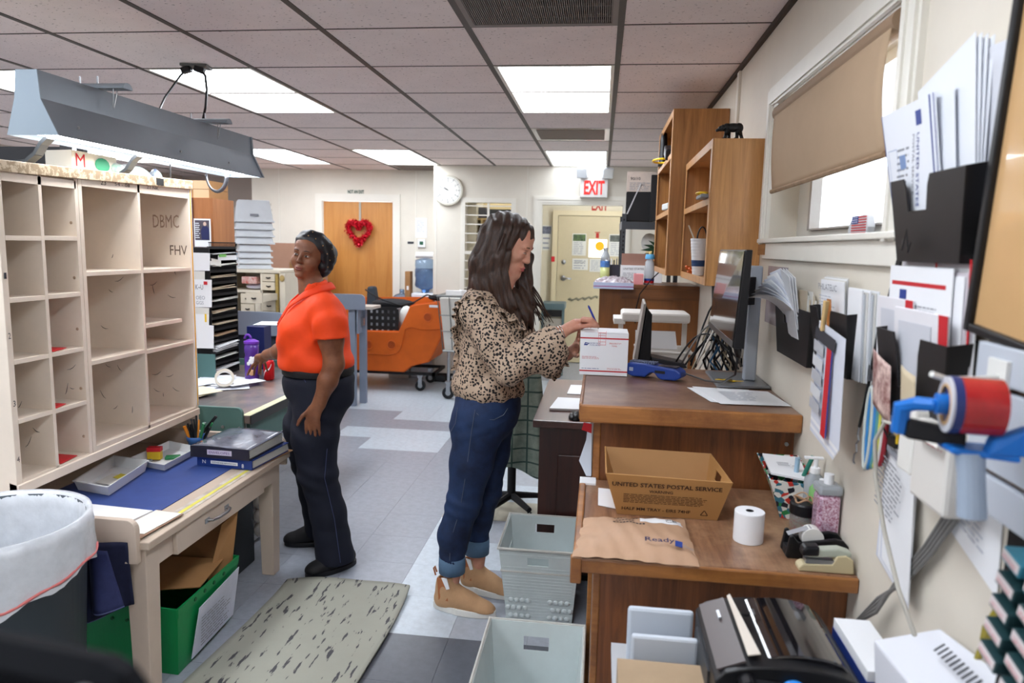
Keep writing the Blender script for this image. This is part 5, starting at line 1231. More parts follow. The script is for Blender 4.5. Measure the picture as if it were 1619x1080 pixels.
def jarm(y,mat):
    pts = [V(-1.90,y,1.885),V(-1.925,y,1.865),V(-1.95,y,1.83),V(-1.985,y,1.806),V(-2.03,y,1.80),V(-2.07,y,1.802)]
    g = MB()
    for i in range(len(pts) - 1):
        a,b_ = pts[i],pts[i + 1]; d = (b_ - a).normalized(); n = V(-d.z,0,d.x) * .006
        g.hexa([a - n + V(0,-.018,0),b_ - n + V(0,-.018,0),b_ - n + V(0,.018,0),a - n + V(0,.018,0),a + n + V(0,-.018,0),b_ + n + V(0,-.018,0),b_ + n + V(0,.018,0),a + n + V(0,.018,0)])
    return g.build('support_arm',mat,t)
jarm(2.30,m_lampd); jarm(2.78,m_lampd)
MB().tube([(-1.87 - .055 * (1 - math.cos(a)),3.42,1.875 - .085 * math.sin(a)) for a in [PI * i / 14 for i in range(15)]],.011,8,flat=.5).build('support_arm',M('chrome', (96,98,104),.3,metal=.7),t,smooth=True)
# lamp cords and ceiling outlet
t = thing('ceiling_outlet','grey outlet plate on the ceiling with two black plugs and cords to the lamp','outlet', (-2.06,3.48,2.35))
MB().obox((-2.06,3.50,CE - .008), (.13,.09,.012), (0,0,.2)).build('plate',M('outlet_plate', (104,106,104),.5),t)
for s_ in (-1,1): MB().obox((-2.06 + s_ * .035,3.47,CE - .030), (.05,.035,.03), (0,s_ * .3,.1)).build('plug',m_black,t,bevel=.006)
MB().tube([(-2.10,3.47,2.385), (-2.115,3.45,2.36), (-2.11,3.30,2.22), (-2.04,3.12,2.10), (-1.90,3.00,2.088)],.005,8).build('cord',m_black,t,smooth=True)
MB().tube([(-2.02,3.47,2.385), (-1.99,3.46,2.36), (-1.95,3.40,2.28), (-1.92,3.33,2.18), (-1.90,3.26,2.09)],.006,8).build('cord',m_black,t,smooth=True)
# things on top of the case
t = thing('printed_carton','white carton with red and green print on top of the sorting case','box', (-2.12,2.78,1.80))
MB().hexa([(-2.19,2.62,1.81), (-2.06,2.60,1.81), (-2.06,2.86,1.81), (-2.19,2.88,1.81), (-2.19,2.62,1.885), (-2.06,2.60,1.885), (-2.06,2.86,1.885), (-2.19,2.88,1.885)]).build('carton',M('carton_white', (228,224,212),.5),t)
text('M', (-2.0595,2.62,1.825), (0,1,0), (0,0,1),.05,m_red,t,width=.05)
MB().ell((-2.058,2.77,1.845), (.002,.045,.028),12).build('green_swirl',M('mint_print', (60,160,120),.5),t)
t = thing('plastic_bag_heap','heap of green and blue printed plastic bags on the far end of the case top','bags', (-2.05,2.98,1.81))
for i in range(7):
    MB().ell((-2.07 + .04 * (i % 2),2.86 + .043 * i,1.840 - .003 * i), (.055,.038,.026 - .002 * i),12, (.3 * i,.2,.5 * i)).build('bag',M(['bag_mint','bag_white','bag_blue'][i % 3], [(150,206,184), (222,226,228), (120,144,200)][i % 3],.25,var=.5,vs=40,col2=(226,230,230),bump=.5,bs=40),t,smooth=True)
MB().cyl((-1.905,3.00,1.813), (-1.905,3.00,1.875),.003,n=6).build('thin_rod',m_blackm,t)
# ---- things on the chipped table
TT = .571
def tray(name,label,c4,h,mat,parent=None):
    t = thing(name,label,'tray',tuple((Vector(c4[0]) + Vector(c4[2])) / 2),group='white plastic trays on the table')
    c = [Vector(p) for p in c4]; m_ = sum(c,Vector()) / 4
    base = [m_ + (p - m_) * .9 for p in c]; top = [p + V(0,0,h) for p in c]
    MB().quad(base[0],base[1],base[2],base[3],.002).xf(Matrix.Translation((0,0,.0035))).build('tray_floor',mat,t)
    w = MB()
    for i in range(4):
        j = (i + 1) % 4; w.quad(base[i] + V(0,0,.001),base[j] + V(0,0,.001),top[j],top[i],.003)
    w.build('tray_walls',mat,t)
    rim = [p + (p - (m_ + V(0,0,h))) * .035 for p in top]
    g = MB()
    for i in range(4):
        j = (i + 1) % 4; g.quad(rim[i],rim[j],top[j],top[i],.003)
    g.xf(Matrix.Translation((0,0,.002))).build('tray_rim',mat,t)
    return t
m_wp = M('white_plastic', (226,228,230),.35)
ta = tray('plastic_tray','nearer white plastic tray, with small papers in it', [(-1.985,2.415,TT + .003), (-1.812,2.375,TT + .003), (-1.868,2.70,TT + .003), (-2.05,2.735,TT + .003)],.042,m_wp)
tb = tray('plastic_tray','farther white plastic tray, holding crayon box and small bits', [(-1.985,2.745,TT + .003), (-1.79,2.69,TT + .003), (-1.80,2.955,TT + .003), (-1.98,3.02,TT + .003)],.032,m_wp)
t = thing('paper_scraps','few small paper slips lying in the nearer white tray','papers', (-1.93,2.55,TT + .01))
MB().quad((-1.96,2.50,TT + .012), (-1.87,2.48,TT + .012), (-1.89,2.60,TT + .012), (-1.97,2.61,TT + .012),.001).build('slip',m_paper2,t); MB().quad((-1.93,2.56,TT + .015), (-1.90,2.55,TT + .015), (-1.90,2.60,TT + .015), (-1.93,2.61,TT + .015),.001).build('slip',M('slip_yellow', (222,206,70),.5),t)
t = thing('crayon_box','small yellow and red carton standing in the farther white tray','box', (-1.92,2.83,TT + .01))
MB().obox((-1.925,2.83,TT + .036), (.055,.03,.05), (0,0,.25)).build('carton',M('crayon_yellow', (222,186,50),.5),t); MB().obox((-1.925,2.83,TT + .056), (.057,.032,.018), (0,0,.25)).build('red_top',m_red,t)
t = thing('small_jar','small clear plastic cup among bits in the farther white tray','cup', (-1.90,2.76,TT + .006))
MB().lathe([(.014,TT + .006), (.016,TT + .03), (.014,TT + .03), (.012,TT + .008)], (-1.905,2.755,0),16).build('cup',M('jar_glass',None),t,smooth=True)
o = MB().obox((-1.86,2.86,TT + .014), (.06,.04,.012), (0,0,.4)).build('green_disc',M('green_plastic', (44,120,74),.4),bevel=.003); tag(o,'green plastic piece in the farther white tray','plastic piece')
# cup of pens
t = thing('pen_cup','blue round cup full of black pens and pencils at the case foot','pen cup', (-1.85,2.985,TT)); c = (-1.845,3.03,0)
MB().lathe([(.030,TT), (.034,TT + .01), (.040,TT + .045), (.044,TT + .047), (.046,TT + .068), (.042,TT + .068), (.036,TT + .02), (0,TT + .015)],c,28).build('cup',M('cup_blue2', (58,104,168),.35),t,smooth=True)
rq = random.Random(2)
for i in range(15):
    a = rq.random() * 6.28; r0 = .018; tilt = .025 + .03 * rq.random(); x0,y0 = -1.845 + r0 * math.cos(a),3.03 + r0 * math.sin(a)
    mm = [m_black,m_black,m_black,M('pencil_orange', (226,140,40),.4),m_dgrey,M('pen_green', (50,130,80),.4),m_black][i % 7]
    MB().cyl((x0,y0,TT + .02), (x0 + tilt * math.cos(a) + .01,y0 + tilt * math.sin(a),TT + .115 + .035 * rq.random()),.0045 + .003 * (i % 3 == 0),n=8).build('pen',mm,t)
MB().obox((-1.79,3.05,TT + .12), (.10,.016,.014), (0,-.9,.2)).build('pen',m_black,t,bevel=.003)
# binders
t = thing('blue_binder','blue ring binder with a white spine label, under the worn black one','binder', (-1.56,2.95,TT + .004))
Mb = Matrix.Translation((-1.565,2.945,TT + .004)) @ Matrix.Rotation(-.09,4,'Z')
m_bb = M('binder_blue', (34,58,128),.35)
for z in (0,.038): MB().obox((0,.0,z + .0015), (.265,.30,.003)).xf(Mb).build('cover',m_bb,t)
MB().obox((0,-.151,.02), (.265,.004,.041)).xf(Mb).build('spine',m_bb,t)
pg = MB()
for i in range(6): pg.obox((.004,.006,.006 + i * .0052), (.25,.285,.004))
pg.xf(Mb).build('pages',m_paper2,t)
MB().obox((.0,-.1545,.02), (.13,.001,.014)).xf(Mb).build('spine_label',m_white,t)
text('POSTAGE AND INFORMATION',Mb @ V(-.058,-.1555,.017),Mb.to_3x3() @ V(1,0,0), (0,0,1),.006,m_ink,t,width=.115)
text('N',Mb @ V(-.105,-.1545,.012),Mb.to_3x3() @ V(1,0,0), (0,0,1),.016,m_white,t,width=.016); text('8',Mb @ V(.085,-.1545,.006),Mb.to_3x3() @ V(1,0,0), (0,0,1),.018,m_white,t,width=.010)
t = thing('black_binder','worn black binder with curled clear cover on top of the blue binder','binder', (-1.59,2.95,TT + .046))
Mb = Matrix.Translation((-1.585,2.935,TT + .0465)) @ Matrix.Rotation(-.05,4,'Z')
m_kb = M('binder_black', (46,44,54),.3,var=.2,vs=14)
MB().obox((0,0,.0015), (.275,.305,.003)).xf(Mb).build('cover',m_kb,t)
MB().grid(lambda u,v: (-.1375 + .275 * u,-.1525 + .305 * v,.048 + .004 * math.sin(u * 5) + .006 * v * u),12,12).xf(Mb).build('cover',M('clear_cover', (120,124,138),.12,var=.35,vs=18,bump=.3,bs=14,coat=.6),t,smooth=True,solid=.002)
MB().obox((0,-.1525,.024), (.275,.004,.048)).xf(Mb).build('spine',m_kb,t)
pg = MB()
for i in range(7): pg.obox((.006,.006 + .003 * (i % 2),.006 + i * .0057), (.25,.285,.004))
pg.xf(Mb).build('pages',m_paper2,t)
MB().obox((.0,-.1555,.026), (.115,.001,.022)).xf(Mb).build('spine_label',M('label_lilac', (206,198,216),.4),t)
text('ENVELOPES',Mb @ V(-.048,-.1565,.021),Mb.to_3x3() @ V(1,0,0), (0,0,1),.010,M('label_purple', (96,70,130),.6),t,width=.096)
o = MB().obox((-1.52,3.0,TT + .0025), (.20,.24,.003), (0,0,-.15)).build('brown_folder',M('folder_brown', (150,112,78),.6)); tag(o,'brown folder edge sticking out under the binders at the table corner','folder')
o = MB().ell((-1.73,3.02,TT + .022), (.045,.03,.02),12).build('clear_wrap',M('crumpled_clear', (214,216,220),.1,trans=.5,bump=1,bs=60),smooth=False); tag(o,'crumple of clear plastic wrap between pen cup and binders','wrap')
# papers and clipboard near
paper('paper_stack','stack of blank white paper at the near end of the beige table','paper', [(-1.98,2.06,TT + .008), (-1.60,2.06,TT + .008), (-1.565,2.275,TT + .008), (-1.90,2.30,TT + .008)],m_white,th=.0075)
t = thing('clipboard','old clipboard covered with white paper at the near table corner','clipboard', (-1.51,2.15,TT + .002))
MB().quad((-1.575,2.055,TT + .006), (-1.455,2.045,TT + .006), (-1.44,2.265,TT + .006), (-1.555,2.285,TT + .006),.003).xf(Matrix.Translation((0,0,.0025))).build('board',M('clip_brown', (150,118,96),.5),t,bevel=.001)
MB().quad((-1.57,2.075,TT + .0105), (-1.462,2.075,TT + .0105), (-1.446,2.262,TT + .0105), (-1.553,2.275,TT + .0105),.001).build('paper',chipped('scratched_paper', (226,224,216), (120,116,108),.34,scale=40),t)
o = MB().obox((-1.985,2.30,TT + .006), (.12,.14,.008), (0,0,.3)).build('brown_envelope',M('brown_env', (110,72,52),.5)); tag(o,'brown item half hidden behind the waste bin rim on the table','envelope')
# denim apron bag hanging on the near end of the table
t = thing('denim_apron','dark blue denim apron pouch hanging on the near end of the beige table','apron', (-1.53,2.0,.33))
m_den = M('denim_navy', (30,34,62),.8,var=.15,vs=40); m_stitch = M('denim_seam', (84,92,134),.8)
def dn(u,v):
    x = -1.645 + .165 * u + .0 * v; z = .575 - .27 * v + .05 * u * v
    y = 2.005 - .03 * math.sin(u * PI * 1.6) * (.3 + v) - .01 * v
    return (x,y,z)
MB().grid(dn,14,14).build('rear_panel',m_den,t,smooth=True,solid=.004)
def dn2(u,v):
    x = -1.575 + .11 * u * (1 - .45 * (1 - v)) ; z = .565 - .20 * v + .02 * u * v; y = 1.975 - .045 * math.sin(PI * u) * v - .01
    return (x,y,z)
MB().grid(dn2,12,12).build('folded_flap',M('denim_blue', (44,50,92),.8,var=.15,vs=40),t,smooth=True,solid=.004)
MB().tube([dn2(0,v / 12) for v in range(13)] + [dn2(u / 12,1) for u in range(1,13)],.003,6).build('seam',m_stitch,t)
MB().tube([dn(0,v / 12) for v in range(13)] + [dn(u / 12,1) for u in range(1,8)],.0025,6).build('seam',m_stitch,t)
# waste bin with liner
t = thing('waste_bin','round grey waste bin with a clear plastic liner at the left edge','bin', (-1.72,1.77,0)); c = (-1.725,1.765,0)
MB().lathe([(.20,0), (.205,.01), (.243,.705), (.252,.71), (.252,.725), (.240,.725), (.235,.70), (.20,.03), (0,.025)],c,56).build('bin_body',M('bin_grey', (60,68,76),.5),t,smooth=True)
g = MB(); n = 120; v = []; rows = [(.190,.05,0), (.212,.40,.003), (.229,.69,.002), (.242,.731,.001), (.256,.735,.001), (.2595,.70,.003), (.261,.64,.004), (.2625,.56,.006)]
for j, (r,z,w_) in enumerate(rows):
    for i in range(n):
        a = 2 * PI * i / n; rr = r + w_ * (math.sin(a * 17 + j) * .5 + math.sin(a * 41 + 2 * j) * .4); zz = z + (.035 * math.sin(a * 2 + .9) + .01 * math.sin(a * 9) if j == 7 else 0) + (.004 * math.sin(a * 23) if j in (5,6) else 0)
        v.append((c[0] + rr * math.cos(a),c[1] + rr * math.sin(a),zz))
F = [(j * n + i,j * n + (i + 1) % n, (j + 1) * n + (i + 1) % n, (j + 1) * n + i) for j in range(len(rows) - 1) for i in range(n)]
g.add(v,F).build('liner',M('liner', (232,236,242),.25,alpha=.8,bump=.6,bs=30,spec=.6,var=.1,vs=20),t,smooth=True)
MB().tube([(c[0] + .262 * math.cos(a),c[1] + .262 * math.sin(a),.575 + .03 * math.sin(a * 2 + .9) + .004 * math.sin(a * 11)) for a in [2 * PI * i / 60 for i in range(60)]],.008,6,True,flat=.5).build('drawstring',M('drawstring_pink', (214,120,118),.5),t,smooth=True)
MB().ell((c[0] + .262 * math.cos(-.9),c[1] + .265 * math.sin(-.9),.56), (.02,.012,.014),10).build('drawstring_knot',M('drawstring_pink',None),t,smooth=True)
# green tote under the table
t = thing('green_tote','green corrugated plastic tote with cardboard flaps under the beige table','tote', (-1.62,2.42,0))
m_gr = M('tote_green', (16,136,74),.4,var=.06,vs=4,stretch=(40,40,1),bump=.1,bs=10)
A_ = [V(-1.80,2.215,.001),V(-1.445,2.20,.001),V(-1.462,2.60,.001),V(-1.80,2.62,.001)]
B_ = [V(-1.83,2.20,.262),V(-1.425,2.18,.262),V(-1.435,2.625,.262),V(-1.83,2.65,.262)]
def facep(i,u,v): return A_[i].lerp(A_[(i + 1) % 4],u).lerp(B_[i].lerp(B_[(i + 1) % 4],u),v)
for i in range(4): MB().quad(A_[i],A_[(i + 1) % 4],B_[(i + 1) % 4],B_[i],.004).build('tote_side',m_gr,t)
MB().quad(A_[0],A_[1],A_[2],A_[3],.004).xf(Matrix.Translation((0,0,.005))).build('tote_floor',m_gr,t)
fb = MB()
for i in range(4): 
    n_ = (A_[(i + 1) % 4] - A_[i]).cross(B_[i] - A_[i]).normalized() * .003
    fb.quad(facep(i,0,.86) + n_,facep(i,1,.86) + n_,facep(i,1,1.0) + n_,facep(i,0,1.0) + n_,.003)
fb.build('rim_band',m_gr,t)
for u in (.35,.5,.64):
    p = facep(0,u,.76); MB().cyl(p,p + V(0,-.006,0),.006,n=10).build('rivet',M('rivet_green', (8,84,44),.4),t)
for u in (.25,.4,.55,.72):
    p = facep(1,u,.93); MB().cyl(p,p + V(.006,0,0),.008,n=10).build('rivet',M('rivet_green',None),t)
MB().quad((-1.70,2.23,.05), (-1.46,2.23,.27), (-1.46,2.50,.27), (-1.72,2.50,.06),.004)
t2 = thing('cardboard_sheets','brown cardboard pieces sticking up out of the green tote','cardboard', (-1.62,2.42,.02))
MB().quad((-1.815,2.26,.245), (-1.46,2.38,.245), (-1.47,2.57,.27), (-1.81,2.55,.27),.004).build('cardboard',m_cardboard,t2)
MB().quad((-1.78,2.56,.16), (-1.48,2.56,.20), (-1.45,2.66,.44), (-1.80,2.66,.46),.004).build('cardboard',M('cardboard_dark', (146,102,64),.75,var=.1),t2)
MB().quad((-1.50,2.50,.20), (-1.455,2.60,.20), (-1.45,2.66,.44), (-1.49,2.60,.40),.003).build('cardboard',m_cardboard,t2)
t3 = thing('sleeve_notice','white printed sheet in plastic sleeve taped to the green tote','notice', (-1.43,2.45,.02))
MB().quad((-1.434,2.27,.02), (-1.438,2.575,.03), (-1.420,2.60,.225), (-1.414,2.30,.205),.003).build('sleeve',M('sleeve_white', (206,210,226),.3,var=.1,vs=10,bump=.2,bs=10),t3)
lines((-1.426,2.31,.05), (-.01,1,.03), (.07,0,1),.22,.12,10,m_inkg,t3,off=.004)
# dark bin and white bag deeper under the table
o = bx(-1.95,-1.62,2.93,3.12,.0,.42).build('dark_bin',M('dark_bin', (34,38,42),.5),bevel=.006); tag(o,'tall dark grey bin standing in shade under the far end of the beige table','bin')
t = thing('white_shredder','white box with black top edge and bubble wrap behind the dark bin','box', (-1.9,3.35,0))
bx(-1.98,-1.73,3.25,3.45,0.001,.32).build('box_body',m_white,t,bevel=.005); bx(-1.985,-1.725,3.245,3.455,.32,.345).build('black_edge',m_blackm,t)
for i in range(4): MB().ell((-1.71,3.36,.06 + i * .075), (.03,.05,.042),10).build('bubble_wrap',M('bubble_wrap', (206,198,190),.2,trans=.2,bump=.5,bs=80),t,smooth=True)
# floor mat
def fm(u,v):
    far = V(-1.365,2.915,0).lerp(V(-.80,2.94,0),u) + V(0,.05 * math.sin(PI * u) ** .7 + .0,0); near = V(-1.41,1.10,0).lerp(V(-.76,1.10,0),u)
    p = near.lerp(far,v); curl = .012 * max(0,v - .93) / .07 + .006 * max(0,abs(2 * u - 1) - .9) / .1
    p.x += .012 * math.sin(v * 9) * (1 if u > .5 else .6)
    return (p.x,p.y,.010 + curl * (.6 + .4 * math.sin(u * 8)))
m_mat = M('mat_cream', (162,162,150),.6,var=.05,vs=5)
nt = m_mat.node_tree; b_ = nt.nodes['Principled BSDF']; src = b_.inputs['Base Color'].links[0].from_socket
tc = nd(nt,'ShaderNodeTexCoord'); mp = nd(nt,'ShaderNodeMapping'); mp.inputs['Scale'].default_value = (1,.2,1); mp.inputs['Rotation'].default_value = (0,0,.3); nt.links.new(tc.outputs['Object'],mp.inputs[0])
nn_ = nd(nt,'ShaderNodeTexNoise'); nn_.inputs['Scale'].default_value = 52; nn_.inputs['Detail'].default_value = 3; nt.links.new(mp.outputs[0],nn_.inputs['Vector'])
rr_ = nd(nt,'ShaderNodeValToRGB'); rr_.color_ramp.elements[0].position = .605; rr_.color_ramp.elements[1].position = .64; rr_.color_ramp.elements[0].color = (0,0,0,1); nt.links.new(nn_.outputs[0],rr_.inputs[0])
mx_ = nd(nt,'ShaderNodeMix'); mx_.data_type = 'RGBA'; nt.links.new(rr_.outputs[0],mx_.inputs[0]); nt.links.new(src,mx_.inputs[6]); mx_.inputs[7].default_value = C(70,70,74); nt.links.new(mx_.outputs[2],b_.inputs['Base Color'])
o = MB().grid(fm,24,48).build('floor_mat',m_mat,smooth=True,solid=.008); o.location.z = .0105; tag(o,'cream anti-fatigue floor mat with dark streaks between the table and bins','mat')
# plastic tubs on the floor right
m_tub = M('tub_clear_white', (214,224,224),.35,var=.08,vs=5,trans=.12); m_rim = M('tub_rim', (200,200,194),.5,var=.1,vs=30)
def tub(label,x0,x1,y0,y1,z0,z1,taper=.03,group='white corrugated mail tubs',dents=False):
    t = thing('mail_tub',label,'tub', ((x0 + x1) / 2, (y0 + y1) / 2,z0),group=group)
    A_ = [V(x0 + taper,y0 + taper * 1.6,z0),V(x1 - taper,y0 + taper * 1.6,z0),V(x1 - taper,y1 - taper * 1.6,z0),V(x0 + taper,y1 - taper * 1.6,z0)]
    B_ = [V(x0,y0,z1),V(x1,y0,z1),V(x1,y1,z1),V(x0,y1,z1)]
    for i in range(4):
        j = (i + 1) % 4
        P = lambda u,v: A_[i].lerp(A_[j],u).lerp(B_[i].lerp(B_[j],u),v)
        g = MB()
        def q(u0,u1,v0,v1): g.quad(P(u0,v0),P(u1,v0),P(u1,v1),P(u0,v1),.004)
        if i in (0,2): q(0,.36,0,1); q(.64,1,0,1); q(.36,.64,0,.68); q(.36,.64,.84,1)
        else: q(0,1,0,1)
        g.build('tub_side',m_tub,t)
        r = MB()
        k = 16
        for v in [s / k for s in range(1,k)]:
            if i in (0,2) and .66 < v < .86: continue
            n_ = (A_[j] - A_[i]).cross(B_[i] - A_[i]).normalized() * .0012
            r.quad(P(.01,v) + n_,P(.99,v) + n_,P(.99,v + .012) + n_,P(.01,v + .012) + n_,.001)
        o = r.build('corrugation',m_tub,t); o['kind'] = 'stuff'
    MB().quad(A_[0],A_[1],A_[2],A_[3],.004).xf(Matrix.Translation((0,0,.005))).build('tub_floor',m_tub,t)
    r = MB().tube([B_[0] + V(-.003,-.003,0),B_[1] + V(.003,-.003,0),B_[2] + V(.003,.003,0),B_[3] + V(-.003,.003,0)],.006,8,True)
    r.build('rim',m_rim,t)
    xm = (x0 + x1) / 2
    if dents:
        for i in range(12):
            for sx in (-1,1):
                if i % 4 > 3: continue
                px_ = xm + sx * (.045 + .028 * (i % 4) * .85 + .012 * ((i // 4) % 2)); pz = z0 + .03 + .036 * (i // 4)
                f = (pz - z0) / (z1 - z0); py = y0 + taper * 1.6 * (1 - f)
                MB().ell((px_,py - .002,pz), (.011,.005,.011),10).build('dimple',m_tub,t,smooth=True)
    return t
tub('upper of the two nested white plastic tubs beside the tan boots',-.365,-.045,2.715,3.09,.112,.338,.022)
tub('lower of the two nested white plastic tubs, with dimpled front, beside the tan boots',-.352,-.045,2.735,3.08,.001,.235,.018,dents=True)
t = tub('nearest white plastic tub at the bottom edge of the photo',-.325,-.008,1.78,2.25,.001,.29,.025)
o = bx(-.05,-.012,2.262,2.275,.20,.235).build('green_tag',M('green_tag', (70,220,90),.5)); tag(o,'bright green tag at the rear corner of the nearest tub','tag')
# out-of-focus chair back bottom left
t = thing('office_chair','blurred dark navy chair back at the bottom left corner, close to the camera','chair', (-.42,.30,0))
m_ch = M('chair_navy', (9,11,17),.8,spec=.15)
MB().hexa([(-.62,.31,.95), (-.13,.28,.95), (-.13,.33,.95), (-.62,.36,.95), (-.62,.32,1.352), (-.225,.285,1.338), (-.225,.325,1.338), (-.62,.36,1.352)]).build('backrest',m_ch,t,bevel=.03)
MB().ell((-.233,.28,1.335),.006,10).build('chrome_stud',m_steel,t,smooth=True)
MB().ell((-.245,.28,1.315),.004,10).build('chrome_stud',m_steel,t,smooth=True)
bx(-.62,-.22,-.15,.28,.46,.54).build('seat',m_ch,t,bevel=.03); bx(-.44,-.40,.28,.33,.50,.96).build('back_post',m_blackm,t)
MB().cyl((-.42,.07,.08), (-.42,.07,.47),.025).build('gas_lift',m_steel,t)
for i in range(5):
    a = 2 * PI * i / 5; MB().cyl((-.42,.07,.09), (-.42 + .28 * math.cos(a),.07 + .28 * math.sin(a),.07),.02,.014,8).build('base_leg',m_blackm,t)
    MB().cyl((-.42 + .28 * math.cos(a) - .01,.07 + .28 * math.sin(a),.028), (-.42 + .28 * math.cos(a) + .01,.07 + .28 * math.sin(a),.028),.027,n=12).build('caster',m_black,t)
# ================================================================== BACKGROUND
# ---- wall things
t = thing('wall_clock','round white wall clock reading about ten to twelve on the back wall','clock', (-1.69,7.80,1.98))
c0 = V(-1.69,7.805,2.144)
def disc(c_,r,y0,y1,n=40): return MB().cyl(c_ + V(0,y1,0),c_ + V(0,y0,0),r,n=n)
disc(c0,.165,-.03,.012).build('clock_case',M('clock_rim', (214,210,196),.3),t,bevel=.006)
disc(c0,.146,-.033,-.028).build('clock_face',M('clock_face', (240,240,234),.4),t)
tk = MB()
for i in range(60):
    a = i * PI / 30; r1 = .138; r0 = .125 if i % 5 else .112
    p = c0 + V(math.sin(a) * (r0 + r1) / 2,-.034,math.cos(a) * (r0 + r1) / 2); tk.obox(p, (.0022 if i % 5 else .005,.001,r1 - r0), (0,a,0))
o = tk.build('minute_marks',m_ink,t); o['kind'] = 'stuff'
for i in range(1,13):
    a = i * PI / 6; text(str(i),c0 + V(math.sin(a) * .098 - .009 - (.006 if i > 9 else 0),-.034,math.cos(a) * .098 - .010), (1,0,0), (0,0,1),.020,m_ink,t)
MB().obox(c0 + V(-.018,-.036,.016), (.007,.001,.06), (0,-.35 - .6,0)).build('hour_hand',m_blackm,t)
MB().obox(c0 + V(-.048,-.037,.020), (.0045,.001,.11), (0,-1.19,0)).build('minute_hand',m_blackm,t)
# shuttered window
w2 = struct('window_2',MB().box(SX0 - .05,SX0,YB - .02,YB,SZ0 - .05,SZ1 + .05).box(SX1,SX1 + .05,YB - .02,YB,SZ0 - .05,SZ1 + .05).box(SX0,SX1,YB - .02,YB,SZ1,SZ1 + .05).box(SX0,SX1,YB - .02,YB,SZ0 - .05,SZ0),m_trimw)
bx((SX0 + SX1) / 2 - .012, (SX0 + SX1) / 2 + .012,YB - .01,YB + .01,SZ0,SZ1).build('mullion',m_trimw,w2)
for i in range(10):
    z = SZ1 - .035 - i * .1; h = .008 if i != 5 else .03
    bx(SX0,SX1,YB - .012,YB + .006,z - h,z + .004).build('slat',m_trimw,w2)
# room behind the shuttered window: shelf with parcels
t = thing('lit_cupboard','shelves with parcels seen through the slatted window behind the woman','shelves', (-1.27,8.15,.9))
bx(-1.72,-.85,8.40,8.43,.9,2.2).build('back',M('cupboard_tan', (206,186,140),.6),t)
for z in (1.05,1.35,1.62,1.86): bx(-1.70,-.87,8.02,8.40,z - .02,z).build('shelf',M('cupboard_shelf', (196,170,120),.6),t)
for x in (-1.36,): bx(x,x + .02,8.02,8.40,.92,1.84).build('divider',M('cupboard_shelf',None),t)
for i, (x,z,w_,h,cc) in enumerate(((-1.52,1.863,.2,.12, (90,92,100)), (-1.28,1.863,.25,.10, (70,74,78)), (-1.50,1.623,.1,.16, (214,196,150)), (-1.36 + .05,1.353,.2,.16, (236,236,240)), (-1.32,1.623,.2,.05, (130,130,170)), (-1.3,1.053,.25,.2, (226,220,214)), (-1.55,1.053,.12,.2, (226,200,150)))):
    o = bx(x,x + w_,8.08,8.3,z - .002,z + h).build('parcel',M('parcel_%d' % i,cc,.6)); tag(o, ['dark flat parcel on the top shelf behind the slatted window, left','dark wide parcel on the top shelf behind the slatted window, right','tan upright parcel on the second shelf behind the slatted window','white parcel on the third shelf behind the slatted window','thin violet parcel on the second shelf behind the slatted window','pale wide parcel on the lowest shelf behind the slatted window','tan parcel on the lowest shelf behind the slatted window'][i],'parcel','parcels behind the slatted window')
# exit sign with emergency lights
t = thing('exit_sign','white EXIT sign with red letters and two emergency lamp heads above the doorway','exit sign', (-.11,7.75,2.08))
bx(-.245,.045,7.715,7.80,2.085,2.285).build('sign_box',M('exit_white', (206,204,202),.4,emit=.05),t,bevel=.006)
text('EXIT', (-.205,7.711,2.115), (1,0,0), (0,0,1),.145,M('exit_red', (226,44,40),.5,emit=.25),t,width=.215,bold=.03)
bx(-.16,.0,7.74,7.80,2.285,2.41).build('battery_housing',m_offw,t,bevel=.01)
for x,s_ in ((-.225,-1), (.035,1)):
    MB().obox((x,7.70,2.34), (.115,.09,.11), (.25,0,s_ * .25)).build('lamp_head',M('lamp_clear', (214,218,222),.15,metal=.5,bump=.6,bs=40),t,bevel=.012)
# not an exit lettering (its own little sign)
o = bx(-3.04,-2.83,8.347,8.3495,2.13,2.185).build('door_notice',m_wall); tag(o,'small green lettering NOT AN EXIT above the wooden door','sign')
text('NOT AN EXIT', (-3.035,8.344,2.135), (1,0,0), (0,0,1),.042,M('sign_green', (34,84,76),.6),o,width=.2,bold=.03)
# heart wreath
t = thing('heart_wreath','red tinsel heart wreath hanging on the golden wooden door','wreath', (-2.89,8.32,1.50))
def heart(a): return (.0105 * 16 * math.sin(a) ** 3,.0105 * (13 * math.cos(a) - 5 * math.cos(2 * a) - 2 * math.cos(3 * a) - math.cos(4 * a)))
hp = [heart(2 * PI * i / 48) for i in range(48)]; hp = [(x * .92,z * .92) for x,z in hp]
MB().tube([V(-2.889 + x * .86,8.325,1.69 + z * .92) for x,z in hp],.027,10,True).build('wreath_core',M('tinsel_red', (190,22,40),.25,metal=.5,var=.5,vs=60,bump=1,bs=80),t)
rh = random.Random(8); sp = MB()
for i in range(1100):
    x,z = hp[rh.randrange(48)]; th_ = rh.random() * 6.28; rr2 = .038 * rh.random() ** .3
    p = V(-2.889 + x * .86 + rr2 * math.cos(th_) + rh.uniform(-.008,.008),8.325 - .055 * rh.random(),1.69 + z * .92 + rr2 * math.sin(th_) + rh.uniform(-.008,.008))
    d = V(rh.uniform(-1,1),rh.uniform(-1,.2),rh.uniform(-1,1)).normalized() * .017; e = d.orthogonal().normalized() * .006
    sp.add([p - d,p + e,p + d,p - e], [(0,1,2,3)])
o = sp.build('tinsel',M('tinsel_bright', (222,40,60),.2,metal=.6),t); o['kind'] = 'stuff'
bx(-2.901,-2.877,8.352,8.356,1.79,2.04).build('ribbon',M('ribbon_grey', (176,172,160),.6),t)
